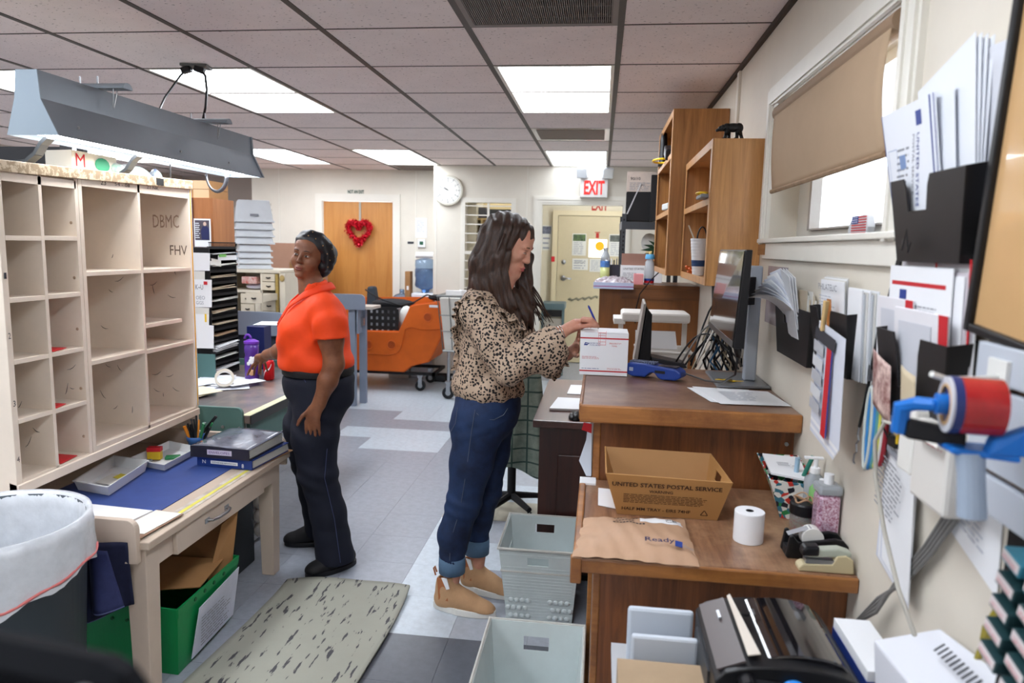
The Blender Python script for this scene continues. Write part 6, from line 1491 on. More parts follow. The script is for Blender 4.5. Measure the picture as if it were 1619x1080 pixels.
# papers, thermostat
o = bx(-2.205,-2.065,8.345,8.349,1.63,1.86).build('wall_notice',m_white); tag(o,'white printed sheet on the wall right of the wooden door','notice')
lines((-2.19,8.345,1.70), (1,0,0), (0,0,1),.10,.14,8,M('faint_print',None),o)
t = thing('thermostat','small white thermostat with green display right of the wooden door','thermostat', (-2.12,8.34,1.51))
bx(-2.17,-2.08,8.325,8.349,1.515,1.61).build('housing',m_white,t,bevel=.004); bx(-2.147,-2.103,8.323,8.325,1.545,1.585).build('display',M('display_green', (44,96,72),.3),t)
o = bx(-2.30,-2.225,8.345,8.349,1.555,1.58).build('label_plate',m_ink); tag(o,'small dark label plate beside the thermostat','label')
# vestibule posters
t = bx(-.385,-.21,YV - .052,YV - .047,1.46,1.745)
def vposter(label,x0,x1,z0,z1,pic=None,n=7):
    y = YV - .052 if x0 > -.6 else YV - .012
    o = bx(x0,x1,y,y + .004,z0,z1).build('poster',M('poster_grey', (206,204,194),.6)); tag(o,label,'poster')
    w_,h = x1 - x0,z1 - z0
    if pic: patch((x0 + .01,y,z0 + h * .66), (1,0,0), (0,0,1),w_ - .02,h * .3,M(pic[0],pic[1],.5,var=.7,vs=22,col2=pic[2]),o,name='picture')
    lines((x0 + .02,y,z0 + .02), (1,0,0), (0,0,1),w_ - .04,h * (.58 if pic else .85),n,m_inkg,o)
    return o
vposter('printed poster with green picture at left of the tan door window',-.385,-.20,1.45,1.74, ('pic_green', (96,120,70), (40,44,50)))
vposter('printed poster with dark picture at right of the tan door window',.10,.30,1.45,1.74, ('pic_dark', (110,112,104), (44,50,44)))
o = vposter('notice with bold lines low on the tan door, left',-.375,-.165,1.26,1.41,None,4)
text('DO NOT EXIT', (-.34,YV - .052,1.35), (1,0,0), (0,0,1),.022,m_ink,o,width=.14)
vposter('small notice low on the tan door, under the bright window',-.145,.035,1.24,1.41,None,8)
vposter('poster with eagle picture on the vestibule wall left of the tan door',-.80,-.665,1.51,1.84, ('pic_blue', (130,134,150), (50,50,60)),3)
t = thing('red_exit_lettering','red EXIT letters high on the vestibule wall above the tan door','sign', (-.05,9.59,2.05))
bx(-.20,.10,YV - .004,YV - .001,2.035,2.20).build('sign_base',m_wall3,t)
text('EXIT', (-.145,YV - .004,2.045), (1,0,0), (0,0,1),.14,M('dull_red', (168,44,34),.6),t,width=.215,bold=.03)
o = bx(-.655,-.61,YV - .065,YV - .061,1.36,1.43).build('red_tag_left',m_red)
tag(o,'small red tag at the left edge of the tan door frame','tag')
o = MB().box(-.075,-.035,YV - .05,YV - .046,1.685,1.75).box(-.09,-.02,YV - .05,YV - .046,1.755,1.765).build('red_sticker',M('dull_red',None)); tag(o,'small red sticker above the bright window of the tan door','sticker')
# grey-blue bin in the vestibule
t = thing('grey_recycling_bin','blue grey bin frame with pale sack in the vestibule doorway','bin', (-.56,8.75,0))
m_bg = M('bin_bluegrey', (92,112,116),.5)
for x in (-.69,-.44): bx(x,x + .03,8.55,8.58,0,.86).build('frame_post',m_bg,t)
bx(-.69,-.41,8.54,8.95,.80,.88).build('frame_top',m_bg,t,bevel=.008); bx(-.66,-.44,8.535,8.54,.72,.80).build('dark_slot',m_blackm,t)
MB().hexa([(-.65,8.60,.02), (-.46,8.60,.02), (-.46,8.9,.02), (-.65,8.9,.02), (-.69,8.56,.70), (-.44,8.56,.70), (-.44,8.93,.70), (-.69,8.93,.70)]).build('sack',M('sack_grey', (176,168,156),.6,var=.15,vs=6,bump=.4,bs=12),t)
# ---- orange hamper cart
t = thing('orange_cart','orange plastic parcel hamper cart on casters in front of the wooden door','cart', (-2.1,7.5,0))
m_or2 = M('cart_orange', (218,102,30),.45,var=.12,vs=4,bump=.1,bs=12); m_ord = M('cart_orange_dark', (178,76,22),.5,var=.2,vs=5)
ys = 7.2; D = .62
prof = [(-2.95,.63), (-2.065,.645), (-2.01,.77), (-1.955,.91), (-1.91,.935), (-1.62,.975), (-1.585,.80), (-1.60,.65), (-1.76,.33), (-1.95,.28), (-2.02,.215), (-2.95,.215)]
f = MB().prism([(x,ys,z) for x,z in prof], (0,.015,0)); f.build('cart_front',m_or2,t)
MB().prism([(x,ys + D,z) for x,z in [(-2.95,.93), (-1.62,.975)] + prof[6:]], (0,.015,0)).build('cart_rear',m_or2,t)
sd = MB()
for i in range(5,11): (xa,za), (xb,zb) = prof[i],prof[i + 1]; sd.quad((xa,ys + .015,za), (xa,ys + D,za), (xb,ys + D,zb), (xb,ys + .015,zb),.01)
sd.build('cart_end_and_floor',m_or2,t)
pan = [(-2.95,.63), (-2.075,.635), (-2.0,.80), (-1.95,.905), (-1.90,.925), (-1.63,.965), (-1.60,.80), (-1.625,.675), (-1.83,.665), (-1.93,.69), (-2.0,.665), (-2.05,.46), (-2.10,.40), (-2.20,.385), (-2.95,.40)]
MB().prism([(x,ys - .02,z) for x,z in pan], (0,.021,0)).build('raised_panel',m_or2,t,bevel=.006)
for x,z in ((-2.405,.485), (-2.15,.495), (-1.76,.80)):
    MB().lathe([(.040,0), (.052,.0), (.052,.006), (.040,.004)], (0,0,0),24,closed=True).xf(Matrix.Translation((x,ys - .021,z)) @ Matrix.Rotation(PI / 2,4,'X')).build('dimple_ring',m_or2,t,smooth=True)
    disc(V(x,ys - .021,z),.040,-.0015,.0,20).build('dimple',m_ord,t)
bx(-1.745,-1.645,ys - .022,ys - .0205,.905,.93).build('label_strip',m_white,t)
fr = MB().box(-2.95,-1.70,ys + .05,ys + .08,.17,.20).box(-2.95,-1.70,ys + D - .08,ys + D - .05,.17,.20).box(-1.73,-1.70,ys + .05,ys + D - .05,.17,.20); fr.build('chassis',m_blackm,t)
def caster(par,x,y,r=.055,hz=.17):
    MB().cyl((x,y - .018,r), (x,y + .018,r),r,n=24).build('wheel',m_black,par)
    MB().cyl((x,y - .02,r), (x,y + .02,r),r * .45,n=14).box(x - .02,x + .02,y - .026,y - .021,r,hz - .02).box(x - .02,x + .02,y + .021,y + .026,r,hz - .02).box(x - .03,x + .03,y - .028,y + .028,hz - .02,hz).build('caster_fork',m_steel,par)
for x in (-2.8,-1.86):
    for y in (ys + .08,ys + D - .08): caster(t,x,y)
for (y) in (ys + .1,): bx(-1.70,-1.60,y,y + .03,.12,.17).build('tow_bar',m_blackm,t)
# black crate in the cart
t = thing('black_crate','black plastic crate with rows of square holes inside the orange cart','crate', (-2.33,7.4,.6))
cr = MB(); x0,x1,z0,z1 = -2.60,-2.11,.60,.87; nx,nz = 8,4; w_ = (x1 - x0) / nx; h_ = (z1 - z0) / nz
for i in range(nx + 1): cr.box(x0 + i * w_ - .018,x0 + i * w_ + .018,7.24,7.25,z0,z1)
for j in range(nz + 1): cr.box(x0,x1,7.2395,7.2505,z0 + j * h_ - .018,z0 + j * h_ + .018)
cr.build('crate_lattice',m_blackm,t); MB().box(x0,x1,7.60,7.61,z0,z1).box(x0,x0 + .01,7.25,7.6,z0,z1).box(x1 - .01,x1,7.25,7.6,z0,z1).box(x0,x1,7.25,7.6,z0,z0 + .01).build('crate_walls',M('crate_inside', (160,160,165),.6),t)
o = MB().ell((-2.03,7.34,.77), (.085,.06,.13),14).build('white_sack',M('sack_white', (226,226,220),.5,bump=.4,bs=20),smooth=True); tag(o,'white sack beside the black crate in the orange cart','sack')
t = thing('black_net_bag','black net bag and straps lying on top of the orange cart','bag', (-2.15,7.5,.86))
MB().ell((-2.22,7.5,.90), (.25,.12,.06),14).ell((-1.72,7.5,.985), (.12,.1,.035),12).build('net_bag',M('net_black', (28,28,32),.7,bump=.6,bs=60),t,smooth=True)
MB().tube([(-2.52,7.45,1.05), (-2.42,7.4,1.0), (-2.30,7.38,.95), (-2.1,7.36,.90), (-1.95,7.36,.94), (-1.82,7.38,1.02), (-1.72,7.4,1.0)],.008,6).build('strap',m_blackm,t)
o = MB().hexa([(-2.60,7.65,.62), (-2.44,7.65,.62), (-2.44,7.85,.62), (-2.60,7.85,.62), (-2.58,7.68,1.07), (-2.50,7.68,1.07), (-2.50,7.8,1.07), (-2.58,7.8,1.07)]).build('dark_backpack',M('backpack', (52,58,66),.7),bevel=.02); tag(o,'dark grey pack standing behind the black crate in the cart','bag')
# water cooler
t = thing('water_cooler','white water cooler with upturned clear blue water bottle beside the orange cart','water cooler', (-2.01,8.08,0))
bx(-2.15,-1.88,7.95,8.22,.002,.995).build('cooler_body',M('cooler_white', (228,232,238),.35),t,bevel=.015)
m_wb = M('bottle_blue', (176,204,236),.1,trans=.85,var=.2,vs=8)
MB().lathe([(.04,.99), (.05,1.03), (.115,1.06), (.125,1.08), (.118,1.16), (.125,1.19), (.125,1.26), (.118,1.28), (.125,1.31), (.12,1.37), (.06,1.39), (0,1.395)], (-2.01,8.08,0),28).build('water_bottle_shell',m_wb,t,smooth=True)
MB().lathe([(0,1.0), (.10,1.06), (.112,1.09), (.112,1.27), (0,1.275)], (-2.01,8.08,0),24).build('water',M('water_blue', (150,184,226),.1,trans=.85),t,smooth=True)
o = MB().cyl((-2.10,8.0,1.43), (-1.90,8.0,1.43),.035,n=16).build('paper_towel_roll',m_white); tag(o,'white roll lying on top of the cooler bottle','roll'); o.location.z += -.001
t = thing('water_jug','clear blue empty water jug lying behind the orange cart','jug', (-2.24,7.95,.8))
MB().lathe([(.12,.78), (.125,.85), (.12,.93), (.07,.97), (.028,.985), (.028,1.03), (0,1.03)], (-2.27,8.0,0),24).build('jug',m_wb,t,smooth=True); bx(-2.40,-2.16,7.9,8.12,.002,.775).build('white_stool',m_offw,t)
o = bx(-2.215,-2.155,7.93,8.05,.78,1.24).build('narrow_carton',m_cardboard); tag(o,'narrow brown cardboard carton standing left of the water cooler','box'); patch((-2.195,7.93,1.03), (1,0,0), (0,0,1),.025,.045,m_white,o,name='label')
# wire laundry cart
t = thing('wire_laundry_cart','white canvas laundry cart with wire frame behind the woman in leopard blouse','cart', (-1.3,7.1,0))
x0,x1,y0,y1 = -1.585,-1.0,6.85,7.35
MB().hexa([(x0 + .07,y0 + .05,.50), (x1 - .07,y0 + .05,.50), (x1 - .07,y1 - .05,.50), (x0 + .07,y1 - .05,.50), (x0 + .02,y0 + .01,1.03), (x1 - .02,y0 + .01,1.03), (x1 - .02,y1 - .01,1.03), (x0 + .02,y1 - .01,1.03)]).build('canvas_bag',M('canvas', (222,218,210),.7,var=.06,bump=.3,bs=10),t)
w = MB(); w.tube([(x0,y0,1.05), (x1,y0,1.05), (x1,y1,1.05), (x0,y1,1.05)],.012,8,True).tube([(x0 + .055,y0 + .04,.50), (x1 - .055,y0 + .04,.50), (x1 - .055,y1 - .04,.50), (x0 + .055,y1 - .04,.50)],.010,8,True).tube([(x0 + .02,y0 + .012,.86), (x1 - .02,y0 + .012,.86)],.005,6).tube([(x0 + .038,y0 + .025,.70), (x1 - .038,y0 + .025,.70)],.005,6)
for k_ in range(6):
    u = k_ / 5; w.tube([(x0 + (x1 - x0) * u,y0,1.05), (x0 + .055 + (x1 - x0 - .11) * u,y0 + .04,.50)],.006,6)
for k_ in range(4):
    u = k_ / 3; w.tube([(x0,y0 + (y1 - y0) * u,1.05), (x0 + .055,y0 + .04 + (y1 - y0 - .08) * u,.50)],.006,6)
w.build('wire_frame',M('wire_steel', (150,152,150),.35,metal=.7),t)
for x in (x0 + .1,x1 - .1):
    for y in (y0 + .1,y1 - .1): MB().cyl((x,y,.16), (x,y,.50),.015,n=10).build('leg',m_steel,t); caster(t,x,y,.062,.18)
for i in range(3): MB().obox((-1.45 + .12 * i,7.0 + .05 * i,1.05), (.16,.02,.10), (.2,.1 * i,.3 * i)).build('sticking_out_paper',m_white,t)
# ---- grey tables and dark table (middle left)
m_gt = chipped('grey_table_paint', (136,146,164), (70,72,82),.27,scale=10); m_gtd = M('grey_table_dark', (66,74,88),.5)
m_dt = wood('dark_table_top', (104,96,96), (72,64,66),'y',rough=.25,worn=(140,120,106),coat=.5,scale=.6)
t = thing('dark_top_table','table with dark glossy top and green end boards beside the woman in orange','table', (-2.1,3.88,0))
m_ge = chipped('green_paint', (88,122,116), (54,62,58),.32,scale=12)
bx(-2.62,-1.672,3.205,4.56,.66,.70).build('table_top',m_dt,t,bevel=.003)
bx(-1.715,-1.672,3.21,4.555,.7002,.7015).build('edge_tape',M('edge_tape', (222,220,180),.4,var=.2,vs=12),t)
bx(-1.674,-1.668,3.21,4.555,.655,.70).build('black_edge',m_black,t)
end_board('end_board',-2.62,-1.70,3.185,3.203,.60,.742,m_ge,t,.03); end_board('end_board',-2.62,-1.70,4.562,4.58,.60,.742,m_ge,t,.03)
MB().cyl((-1.80,3.183,.645), (-1.80,3.178,.645),.008,n=10).cyl((-1.715,3.183,.645), (-1.715,3.178,.645),.006,n=10).build('bolt',m_steel,t)
for x,y in ((-1.77,3.22), (-1.80,4.50), (-2.6,3.22), (-2.6,4.50)): bx(x,x + .045,y,y + .045,0,.66).build('leg',M('leg_greengrey', (150,156,140),.5),t)
bx(-1.72,-1.70,3.26,4.50,.52,.655).build('green_apron',m_ge,t)
t = thing('grey_end_board_table','blue grey table with rounded end board behind the black file tower','table', (-2.6,5.4,0))
end_board('end_board',-3.3,-2.262,4.90,4.92,.86,1.035,m_gt,t,.06)
bx(-3.3,-2.20,4.92,5.45,.865,.893).build('table_top',m_gt,t); bx(-3.28,-2.30,4.925,4.94,.68,.865).build('dark_panel',m_gtd,t)
for x,y in ((-2.26,4.93), (-2.40,5.38), (-3.28,4.93), (-3.28,5.38)): bx(x,x + .05,y,y + .05,0,.865).build('leg',M('leg_brown', (96,84,72),.5),t)
t = thing('grey_metal_table','blue grey table with tall leg standing right behind the woman in orange','table', (-2.6,6.8,0))
end_board('end_board',-3.2,-2.165,6.38,6.40,.93,1.075,m_gt,t,.05)
bx(-3.2,-2.10,6.40,6.66,.935,.96).build('table_top',M('grey_top_light', (196,188,180),.4),t); bx(-2.26,-2.245,6.42,6.62,.70,.935).build('apron',m_gt,t)
bx(-2.26,-2.22,6.50,6.54,.77,.84).build('drawer_pull',m_steel,t)
for x,y in ((-2.285,6.56), (-3.18,6.42), (-3.18,6.56), (-2.34,6.42)): bx(x,x + .065,y,y + .05,0,.935).build('leg',m_gt,t,bevel=.002)
# on the dark table: bottle, can, tape roll, papers, file tower
TD = .701
t = thing('purple_bottle','translucent purple sports bottle with white flower print on the dark table','bottle', (-2.10,4.08,TD)); c = (-2.105,4.08,0)
m_pu = M('purple_plastic', (104,62,170),.2,trans=.35)
MB().lathe([(.040,TD), (.043,TD + .01), (.043,TD + .14), (.038,TD + .155), (.043,TD + .17), (.043,TD + .225)],c,28).build('bottle_body',m_pu,t,smooth=True)
MB().lathe([(.045,TD + .225), (.045,TD + .238), (.02,TD + .25), (0,TD + .25)],c,24).build('bottle_lid',M('purple_lid', (112,56,176),.3),t,smooth=False)
MB().tube([(-2.105 - .022 + .02 * math.cos(a),4.08,TD + .252 + .025 * math.sin(a)) for a in [PI * i / 8 for i in range(9)]],.007,8).build('spout_loop',M('purple_lid',None),t,smooth=True)
for k_, (dx,dz,r) in enumerate(((.0,.12,.016), (.018,.135,.013), (-.018,.105,.012), (.014,.10,.012), (0,.14,.010))):
    a = -1.2 + dx * 20; MB().ell((-2.105 + .0425 * math.cos(a),4.08 + .0425 * math.sin(a),TD + dz), (r,.006,r),8, (0,0,a + PI / 2)).build('flower_print',m_white,t)
MB().ell((-2.09,4.04,TD + .05), (.022,.006,.02),8).build('tan_print',M('print_tan', (206,160,120),.5),t)
t = thing('red_can','red drinks can with white ribbon print on the dark table beneath the hand','can', (-2.0,4.08,TD)); c = (-2.0,4.09,0)
MB().lathe([(.024,TD), (.032,TD + .008), (.033,TD + .105), (.028,TD + .118), (.027,TD + .12), (.024,TD + .117), (0,TD + .117)],c,28).build('can_body',M('can_red', (204,26,34),.25,metal=.3),t,smooth=True)
def swirl(u,v): a = -2.3 + 1.6 * u; z = TD + .02 + .08 * u + .012 * math.sin(u * 6) + .010 * v; return (-2.0 + .0337 * math.cos(a),4.09 + .0337 * math.sin(a),z)
MB().grid(swirl,14,1).build('white_ribbon',m_white,t)
t = thing('tape_roll','clear packing tape roll lying tilted on papers on the dark table','tape', (-2.15,3.9,TD))
MB().lathe([(.040,-.025), (.053,-.025), (.053,.025), (.040,.025)], (0,0,0),32,closed=True).xf(Matrix.Translation((-2.13,3.80,TD + .056)) @ Matrix.Rotation(.5,4,'Z') @ Matrix.Rotation(1.2,4,'X')).build('tape_ring',M('tape_cream', (224,218,204),.3),t,smooth=False)
t = thing('loose_paper_pile','overlapping loose papers and cream folder at the foot of the black file tower','papers', (-2.25,3.75,TD))
rp2 = random.Random(5)
for i in range(9):
    cx_,cy_ = -2.32 + .22 * rp2.random(),3.50 + .5 * rp2.random()
    MB().obox((cx_ - .02,cy_,TD + .002 + i * .002), (.20,.28,.0016), (0,0,rp2.uniform(-.5,.6))).build('sheet', [m_white,M('paper_cool',None),M('cream_card', (214,204,180),.6)][i % 3],t)
MB().obox((-2.05,3.88,TD + .022), (.10,.22,.002), (0,0,-.5)).build('sheet',m_white,t)
MB().obox((-2.28,3.55,TD + .028), (.10,.16,.012), (0,0,.3)).obox((-2.26,3.56,TD + .043), (.10,.15,.010), (.1,.1,.2)).build('stapled_forms',M('paper_cool',None),t)
t = thing('file_tower','tall black mesh letter tray tower full of papers on the dark table','file tower', (-2.48,4.2,TD))
x0,x1,y0,y1 = -2.62,-2.345,4.05,4.37; zT = 1.50
bx(x0,x1,y0,y0 + .003,TD,zT).build('side_sheet',m_blackm,t); bx(x0,x1,y1 - .003,y1,TD,zT).build('side_sheet',m_blackm,t); bx(x0,x0 + .003,y0 + .003,y1 - .003,TD,zT).build('rear_sheet',m_blackm,t)
for y in (y0 + .002,y1 - .002): MB().tube([(x1,y,TD), (x1,y,zT), (x1 - .01,y,zT + .008)],.004,6).build('post',m_black,t)
NT = 11; st = (zT - TD) / NT; rt2 = random.Random(12)
for i in range(NT + 1):
    z = TD + .006 + i * st * .99
    tr = MB().box(x0 + .003,x1,y0 + .003,y1 - .003,z,z + .003)
    for k_ in range(26): yy = y0 + .006 + (y1 - y0 - .012) * k_ / 25; tr.box(x1 - .001,x1 + .001,yy - .0016,yy + .0016,z,z + .034)
    tr.box(x1 - .002,x1 + .002,y0,y1,z + .032,z + .038).box(x1 - .002,x1 + .002,y0,y1,z - .004,z + .012)
    tr.build('tray_mesh',m_blackm,t)
    if i < NT:
        h = .007 + .010 * rt2.random() + (.028 if i == 2 else 0); z0_ = z + .036 if i not in (2,) else z + .010
        b_ = MB(); nS = 3 if i != 2 else 7
        for s_ in range(nS):
            xx = x1 + .010 + .022 * rt2.random(); dz = .012 * rt2.random()
            a_ = z0_ + h * s_ / nS; th_ = h / nS * .6
            ya,yb = y0 + .01 + .03 * rt2.random(),y1 - .01 - .03 * rt2.random()
            b_.hexa([(x0 + .03,ya,a_ - .025), (xx,ya,a_), (xx - .01,yb,a_ + dz), (x0 + .03,yb,a_ - .025), (x0 + .03,ya,a_ - .025 + th_), (xx,ya,a_ + th_), (xx - .01,yb,a_ + dz + th_), (x0 + .03,yb,a_ - .025 + th_)])
        b_.build('paper_bundle', [M('bundle_cream', (214,196,172),.6),m_white,m_paper2,M('bundle_kraft', (196,164,134),.6)][[1,2,1,3,0,0,2,0,0,2,1,2][i]],t)
MB().quad((-2.345,4.06,1.40), (-2.33,4.16,1.385), (-2.33,4.16,1.425), (-2.345,4.06,1.44),.001).build('index_card',m_paper2,t)
MB().quad((-2.332,4.13,1.425), (-2.328,4.35,1.425), (-2.328,4.35,1.455), (-2.332,4.13,1.455),.001).build('index_card',m_white,t); bx(-2.332,-2.328,4.14,4.22,1.445,1.462).build('green_tab',M('tab_green', (140,220,120),.5),t)
o = MB().obox((-2.24,4.60,.99), (.16,.22,.002), (0,0,.2)).build('blue_folder_sheet',m_white); tag(o,'white sheet on top of a blue box right of the file tower','paper')
o = bx(-2.31,-2.19,4.42,4.52,TD,.985).build('blue_box',M('navy_box', (26,36,92),.4)); tag(o,'dark blue box standing behind the purple bottle','box')
o = MB().ell((-1.98,4.42,TD + .04), (.045,.04,.04),14).build('white_coil',m_offw,smooth=True); tag(o,'cream rounded item behind the red can on the dark table','item')
# notes taped on the tower side
t = thing('taped_notes','overlapping white notes taped on the near side of the black file tower','notes', (-2.42,4.03,.9))
for i, (xa,xb,za,zb,mm) in enumerate(((-2.50,-2.335,1.36,1.47,m_white), (-2.48,-2.37,1.24,1.36,m_paper2), (-2.47,-2.325,1.14,1.31,m_white), (-2.46,-2.345,1.05,1.14,m_paper2), (-2.45,-2.345,.99,1.10,m_white), (-2.45,-2.315,.89,1.035,m_white))):
    MB().quad((xa,4.044 - .004 * i,za), (xb,4.036 - .004 * i,za + .004), (xb + .004,4.038 - .004 * i,zb), (xa,4.046 - .004 * i,zb),.001).build('note',mm,t)
text('K~U', (-2.42,4.020,1.25), (1,-.05,0), (0,0,1),.03,m_ink,t,width=.05); text('OEO', (-2.42,4.020,1.19), (1,-.05,0), (0,0,1),.022,m_inkg,t,width=.06); text('GGS', (-2.42,4.020,1.16), (1,-.05,0), (0,0,1),.02,m_inkg,t,width=.05)
patch((-2.365,4.016,1.28), (1,-.05,0), (0,0,1),.025,.02,m_red,t,name='red_stamp'); patch((-2.362,4.010,1.055), (1,-.05,0), (0,0,1),.012,.05,m_yel,t,name='yellow_strip')
o = bx(-2.47,-2.30,4.00,4.007,TD,.86).build('teal_board',M('teal_board', (84,120,118),.5)); tag(o,'teal board edge beneath the taped notes','board')
# wooden post cabinet, poster, cartons
t = thing('wooden_cupboard','tall light wooden cupboard side behind the file tower, with a poster on it','cupboard', (-2.8,4.85,0))
bx(-2.95,-2.635,4.62,5.1 - .2,.002,1.83).build('cupboard_body',wood('post_wood', (186,122,72), (150,90,48),'z',bands=3),t); bx(-2.80,-2.775,4.612,4.62,.8,1.83).build('dark_edge',M('brown_dark', (96,56,40),.5),t)
t2 = bx(-2.765,-2.645,4.60,4.604,1.50,1.69).build('person_poster',m_white); tag(t2,'poster showing a standing man in dark clothes, pinned on the wooden cupboard','poster')
patch((-2.758,4.60,1.545), (1,0,0), (0,0,1),.105,.135,M('poster_dark', (84,76,86),.5,var=.3,vs=20),t2,name='picture')
MB().ell((-2.685,4.5985,1.655), (.012,.001,.014),10).build('printed_head',M('poster_skin', (206,176,160),.5),t2); MB().prism([(-2.71,4.5985,1.55), (-2.658,4.5985,1.55), (-2.655,4.5985,1.62), (-2.67,4.5985,1.64), (-2.70,4.5985,1.64), (-2.715,4.5985,1.61)], (0,.001,0)).build('printed_coat',M('poster_navy', (40,44,86),.5),t2)
lines((-2.755,4.599,1.56), (1,0,0), (0,0,1),.035,.11,8,m_white,t2)
for i,z in enumerate((1.832,1.892)):
    o = bx(-2.93,-2.675,4.65,4.90,z,z + .058 + .0 * i).build('brown_carton',m_cardboard); tag(o, ['lower','upper'][i] + ' brown carton stacked on the wooden cupboard beyond the case','box','cartons on the wooden cupboard')
    MB().add([(-2.79,4.649,z + .001), (-2.676,4.649,z + .001), (-2.676,4.649,z + .057), (-2.79,4.649,z + .057)], [(0,1,2,3)]).build('pale_face',M('cardboard_pale', (222,182,142),.7),o)
# white tub stack
m_wt = M('tub_white', (222,226,230),.5,var=.05,vs=6,bump=.15,bs=60)
zt = 1.30
names = ['topmost tall upturned white tub of the far stack, printed with black text','second white tub down in the far stack','third white tub down in the far stack','fourth white tub down in the far stack','fifth, slightly narrower white tub down in the far stack','sixth white tub down in the far stack','seventh white tub down in the far stack','lowest white tub of the far stack']
zs = [1.71,1.645,1.582,1.52,1.455,1.40,1.35,1.305]
for i,z in enumerate(zs):
    w_ = .158 if i < 4 else .138; top = z + (.19 if i == 0 else .075 if i < 4 else .062); k_ = .82 if i == 0 else .90
    tb_ = thing('stacked_tub',names[i],'tub', (-3.10,6.1,z),.52,group='upturned white tubs in the far stack')
    m_ = ORG[tb_]
    ob = MB().hexa([(-w_,-.22,0), (w_,-.22,0), (w_,.22,0), (-w_,.22,0), (-w_ * k_,-.22 * k_,top - z), (w_ * k_,-.22 * k_,top - z), (w_ * k_,.22 * k_,top - z), (-w_ * k_,.22 * k_,top - z)])
    ob.build('tub_body',m_wt,tb_,local=True,bevel=.006)
    MB().box(-w_ - .008,w_ + .008,-.228,.228,-.0,.014).build('tub_rim',m_wt,tb_,local=True)
    if i == 0:
        text('MAIL',m_ @ V(.145,-.12,.15),m_.to_3x3() @ V(0,1,0),m_.to_3x3() @ V(-.12,0,1),.02,m_ink,tb_,width=.10,off=.004); text('FLATS TUB',m_ @ V(.150,-.14,.10),m_.to_3x3() @ V(0,1,0),m_.to_3x3() @ V(-.12,0,1),.02,m_ink,tb_,width=.18,off=.004)
        patch(m_ @ V(.153,-.12,.055),m_.to_3x3() @ V(0,1,0),m_.to_3x3() @ V(-.12,0,1),.16,.03,m_inkg,tb_,off=.004)
        MB().box(-.035,.035,-.226,-.222,.05,.07).build('hand_slot',m_inkg,tb_,local=True)
# cream drawer cabinet
t = thing('drawer_cabinet','cream cabinet with small drawers and black pulls beneath the white tubs','cabinet', (-2.95,6.1,0))
m_cr = M('cream_paint', (226,216,196),.45,var=.05,vs=6); m_cr2 = M('cream_drawer', (216,204,182),.45)
bx(-3.30,-2.72,5.80,6.30,1.275,1.303).build('cabinet_top',m_cr,t,bevel=.006)
bx(-3.30,-2.72,6.28,6.30,0,1.275).build('back',m_cr,t); bx(-2.735,-2.72,5.82,6.0 + .28,0,1.275).build('side',m_cr,t); bx(-3.30,-3.285,5.82,6.0 + .28,0,1.275).build('side',m_cr,t)
bx(-3.28,-2.89,5.81,6.28,1.105,1.125).build('open_shelf',m_cr,t); bx(-2.90,-2.885,5.81,6.28,0,1.275).build('divider',m_cr,t)
bx(-2.95,-2.90,5.803,5.82,.50,1.105).build('post',m_cr,t)
def drawer(x0,x1,z0,z1,dy=0):
    d = bx(x0,x1,5.80 - dy,5.82 - dy,z0,z1).build('drawer',m_cr2,t,bevel=.003)
    MB().tube([((x0 + x1) / 2 - .018,5.80 - dy, (z0 + z1) / 2), ((x0 + x1) / 2,5.785 - dy, (z0 + z1) / 2 - .004), ((x0 + x1) / 2 + .018,5.80 - dy, (z0 + z1) / 2)],.006,6).build('drawer_pull',m_blackm,d)
    if dy: bx(x0 + .01,x1 - .01,5.82 - dy,5.82,z0 + .01,z1 - .02).build('drawer_box',m_cr,d)
drawer(-2.88,-2.765,1.205,1.27); drawer(-2.88,-2.765,1.13,1.20); drawer(-2.875,-2.735,1.04,1.125,.30); drawer(-2.88,-2.765,.95,1.04); drawer(-2.88,-2.765,.86,.945)
drawer(-3.08,-2.955,1.01,1.095); drawer(-3.08,-2.955,.92,1.005)
bx(-2.76,-2.738,5.80,5.82,.50,1.27).build('gold_strip',M('gold_strip', (176,150,84),.5,var=.3,vs=60),t)
t = thing('cream_post','cream vertical post with a round gold knob beside the drawer cabinet','post', (-2.685,5.8,0))
bx(-2.71,-2.665,5.78,5.82,.0,1.275).build('post',m_cr,t); MB().ell((-2.688,5.775,1.235), (.024,.015,.028),14).build('gold_knob',M('gold_knob', (186,158,100),.5),t,smooth=True)
o = bx(-3.08,-2.945,5.83,5.98,1.185,1.245).build('red_white_package',M('redwhite', (226,214,206),.4,var=.8,vs=30,col2=(190,60,40))); tag(o,'red and white package on the open shelf of the cream cabinet','package'); o.location.z = 1.18
o = MB().ell((-3.0,5.95,1.152), (.095,.09,.027),14).build('white_cloth_bundle',M('cloth_bluewhite', (214,214,232),.6,bump=.6,bs=30),smooth=True); tag(o,'folded white bags on the open shelf of the cream cabinet','bags')
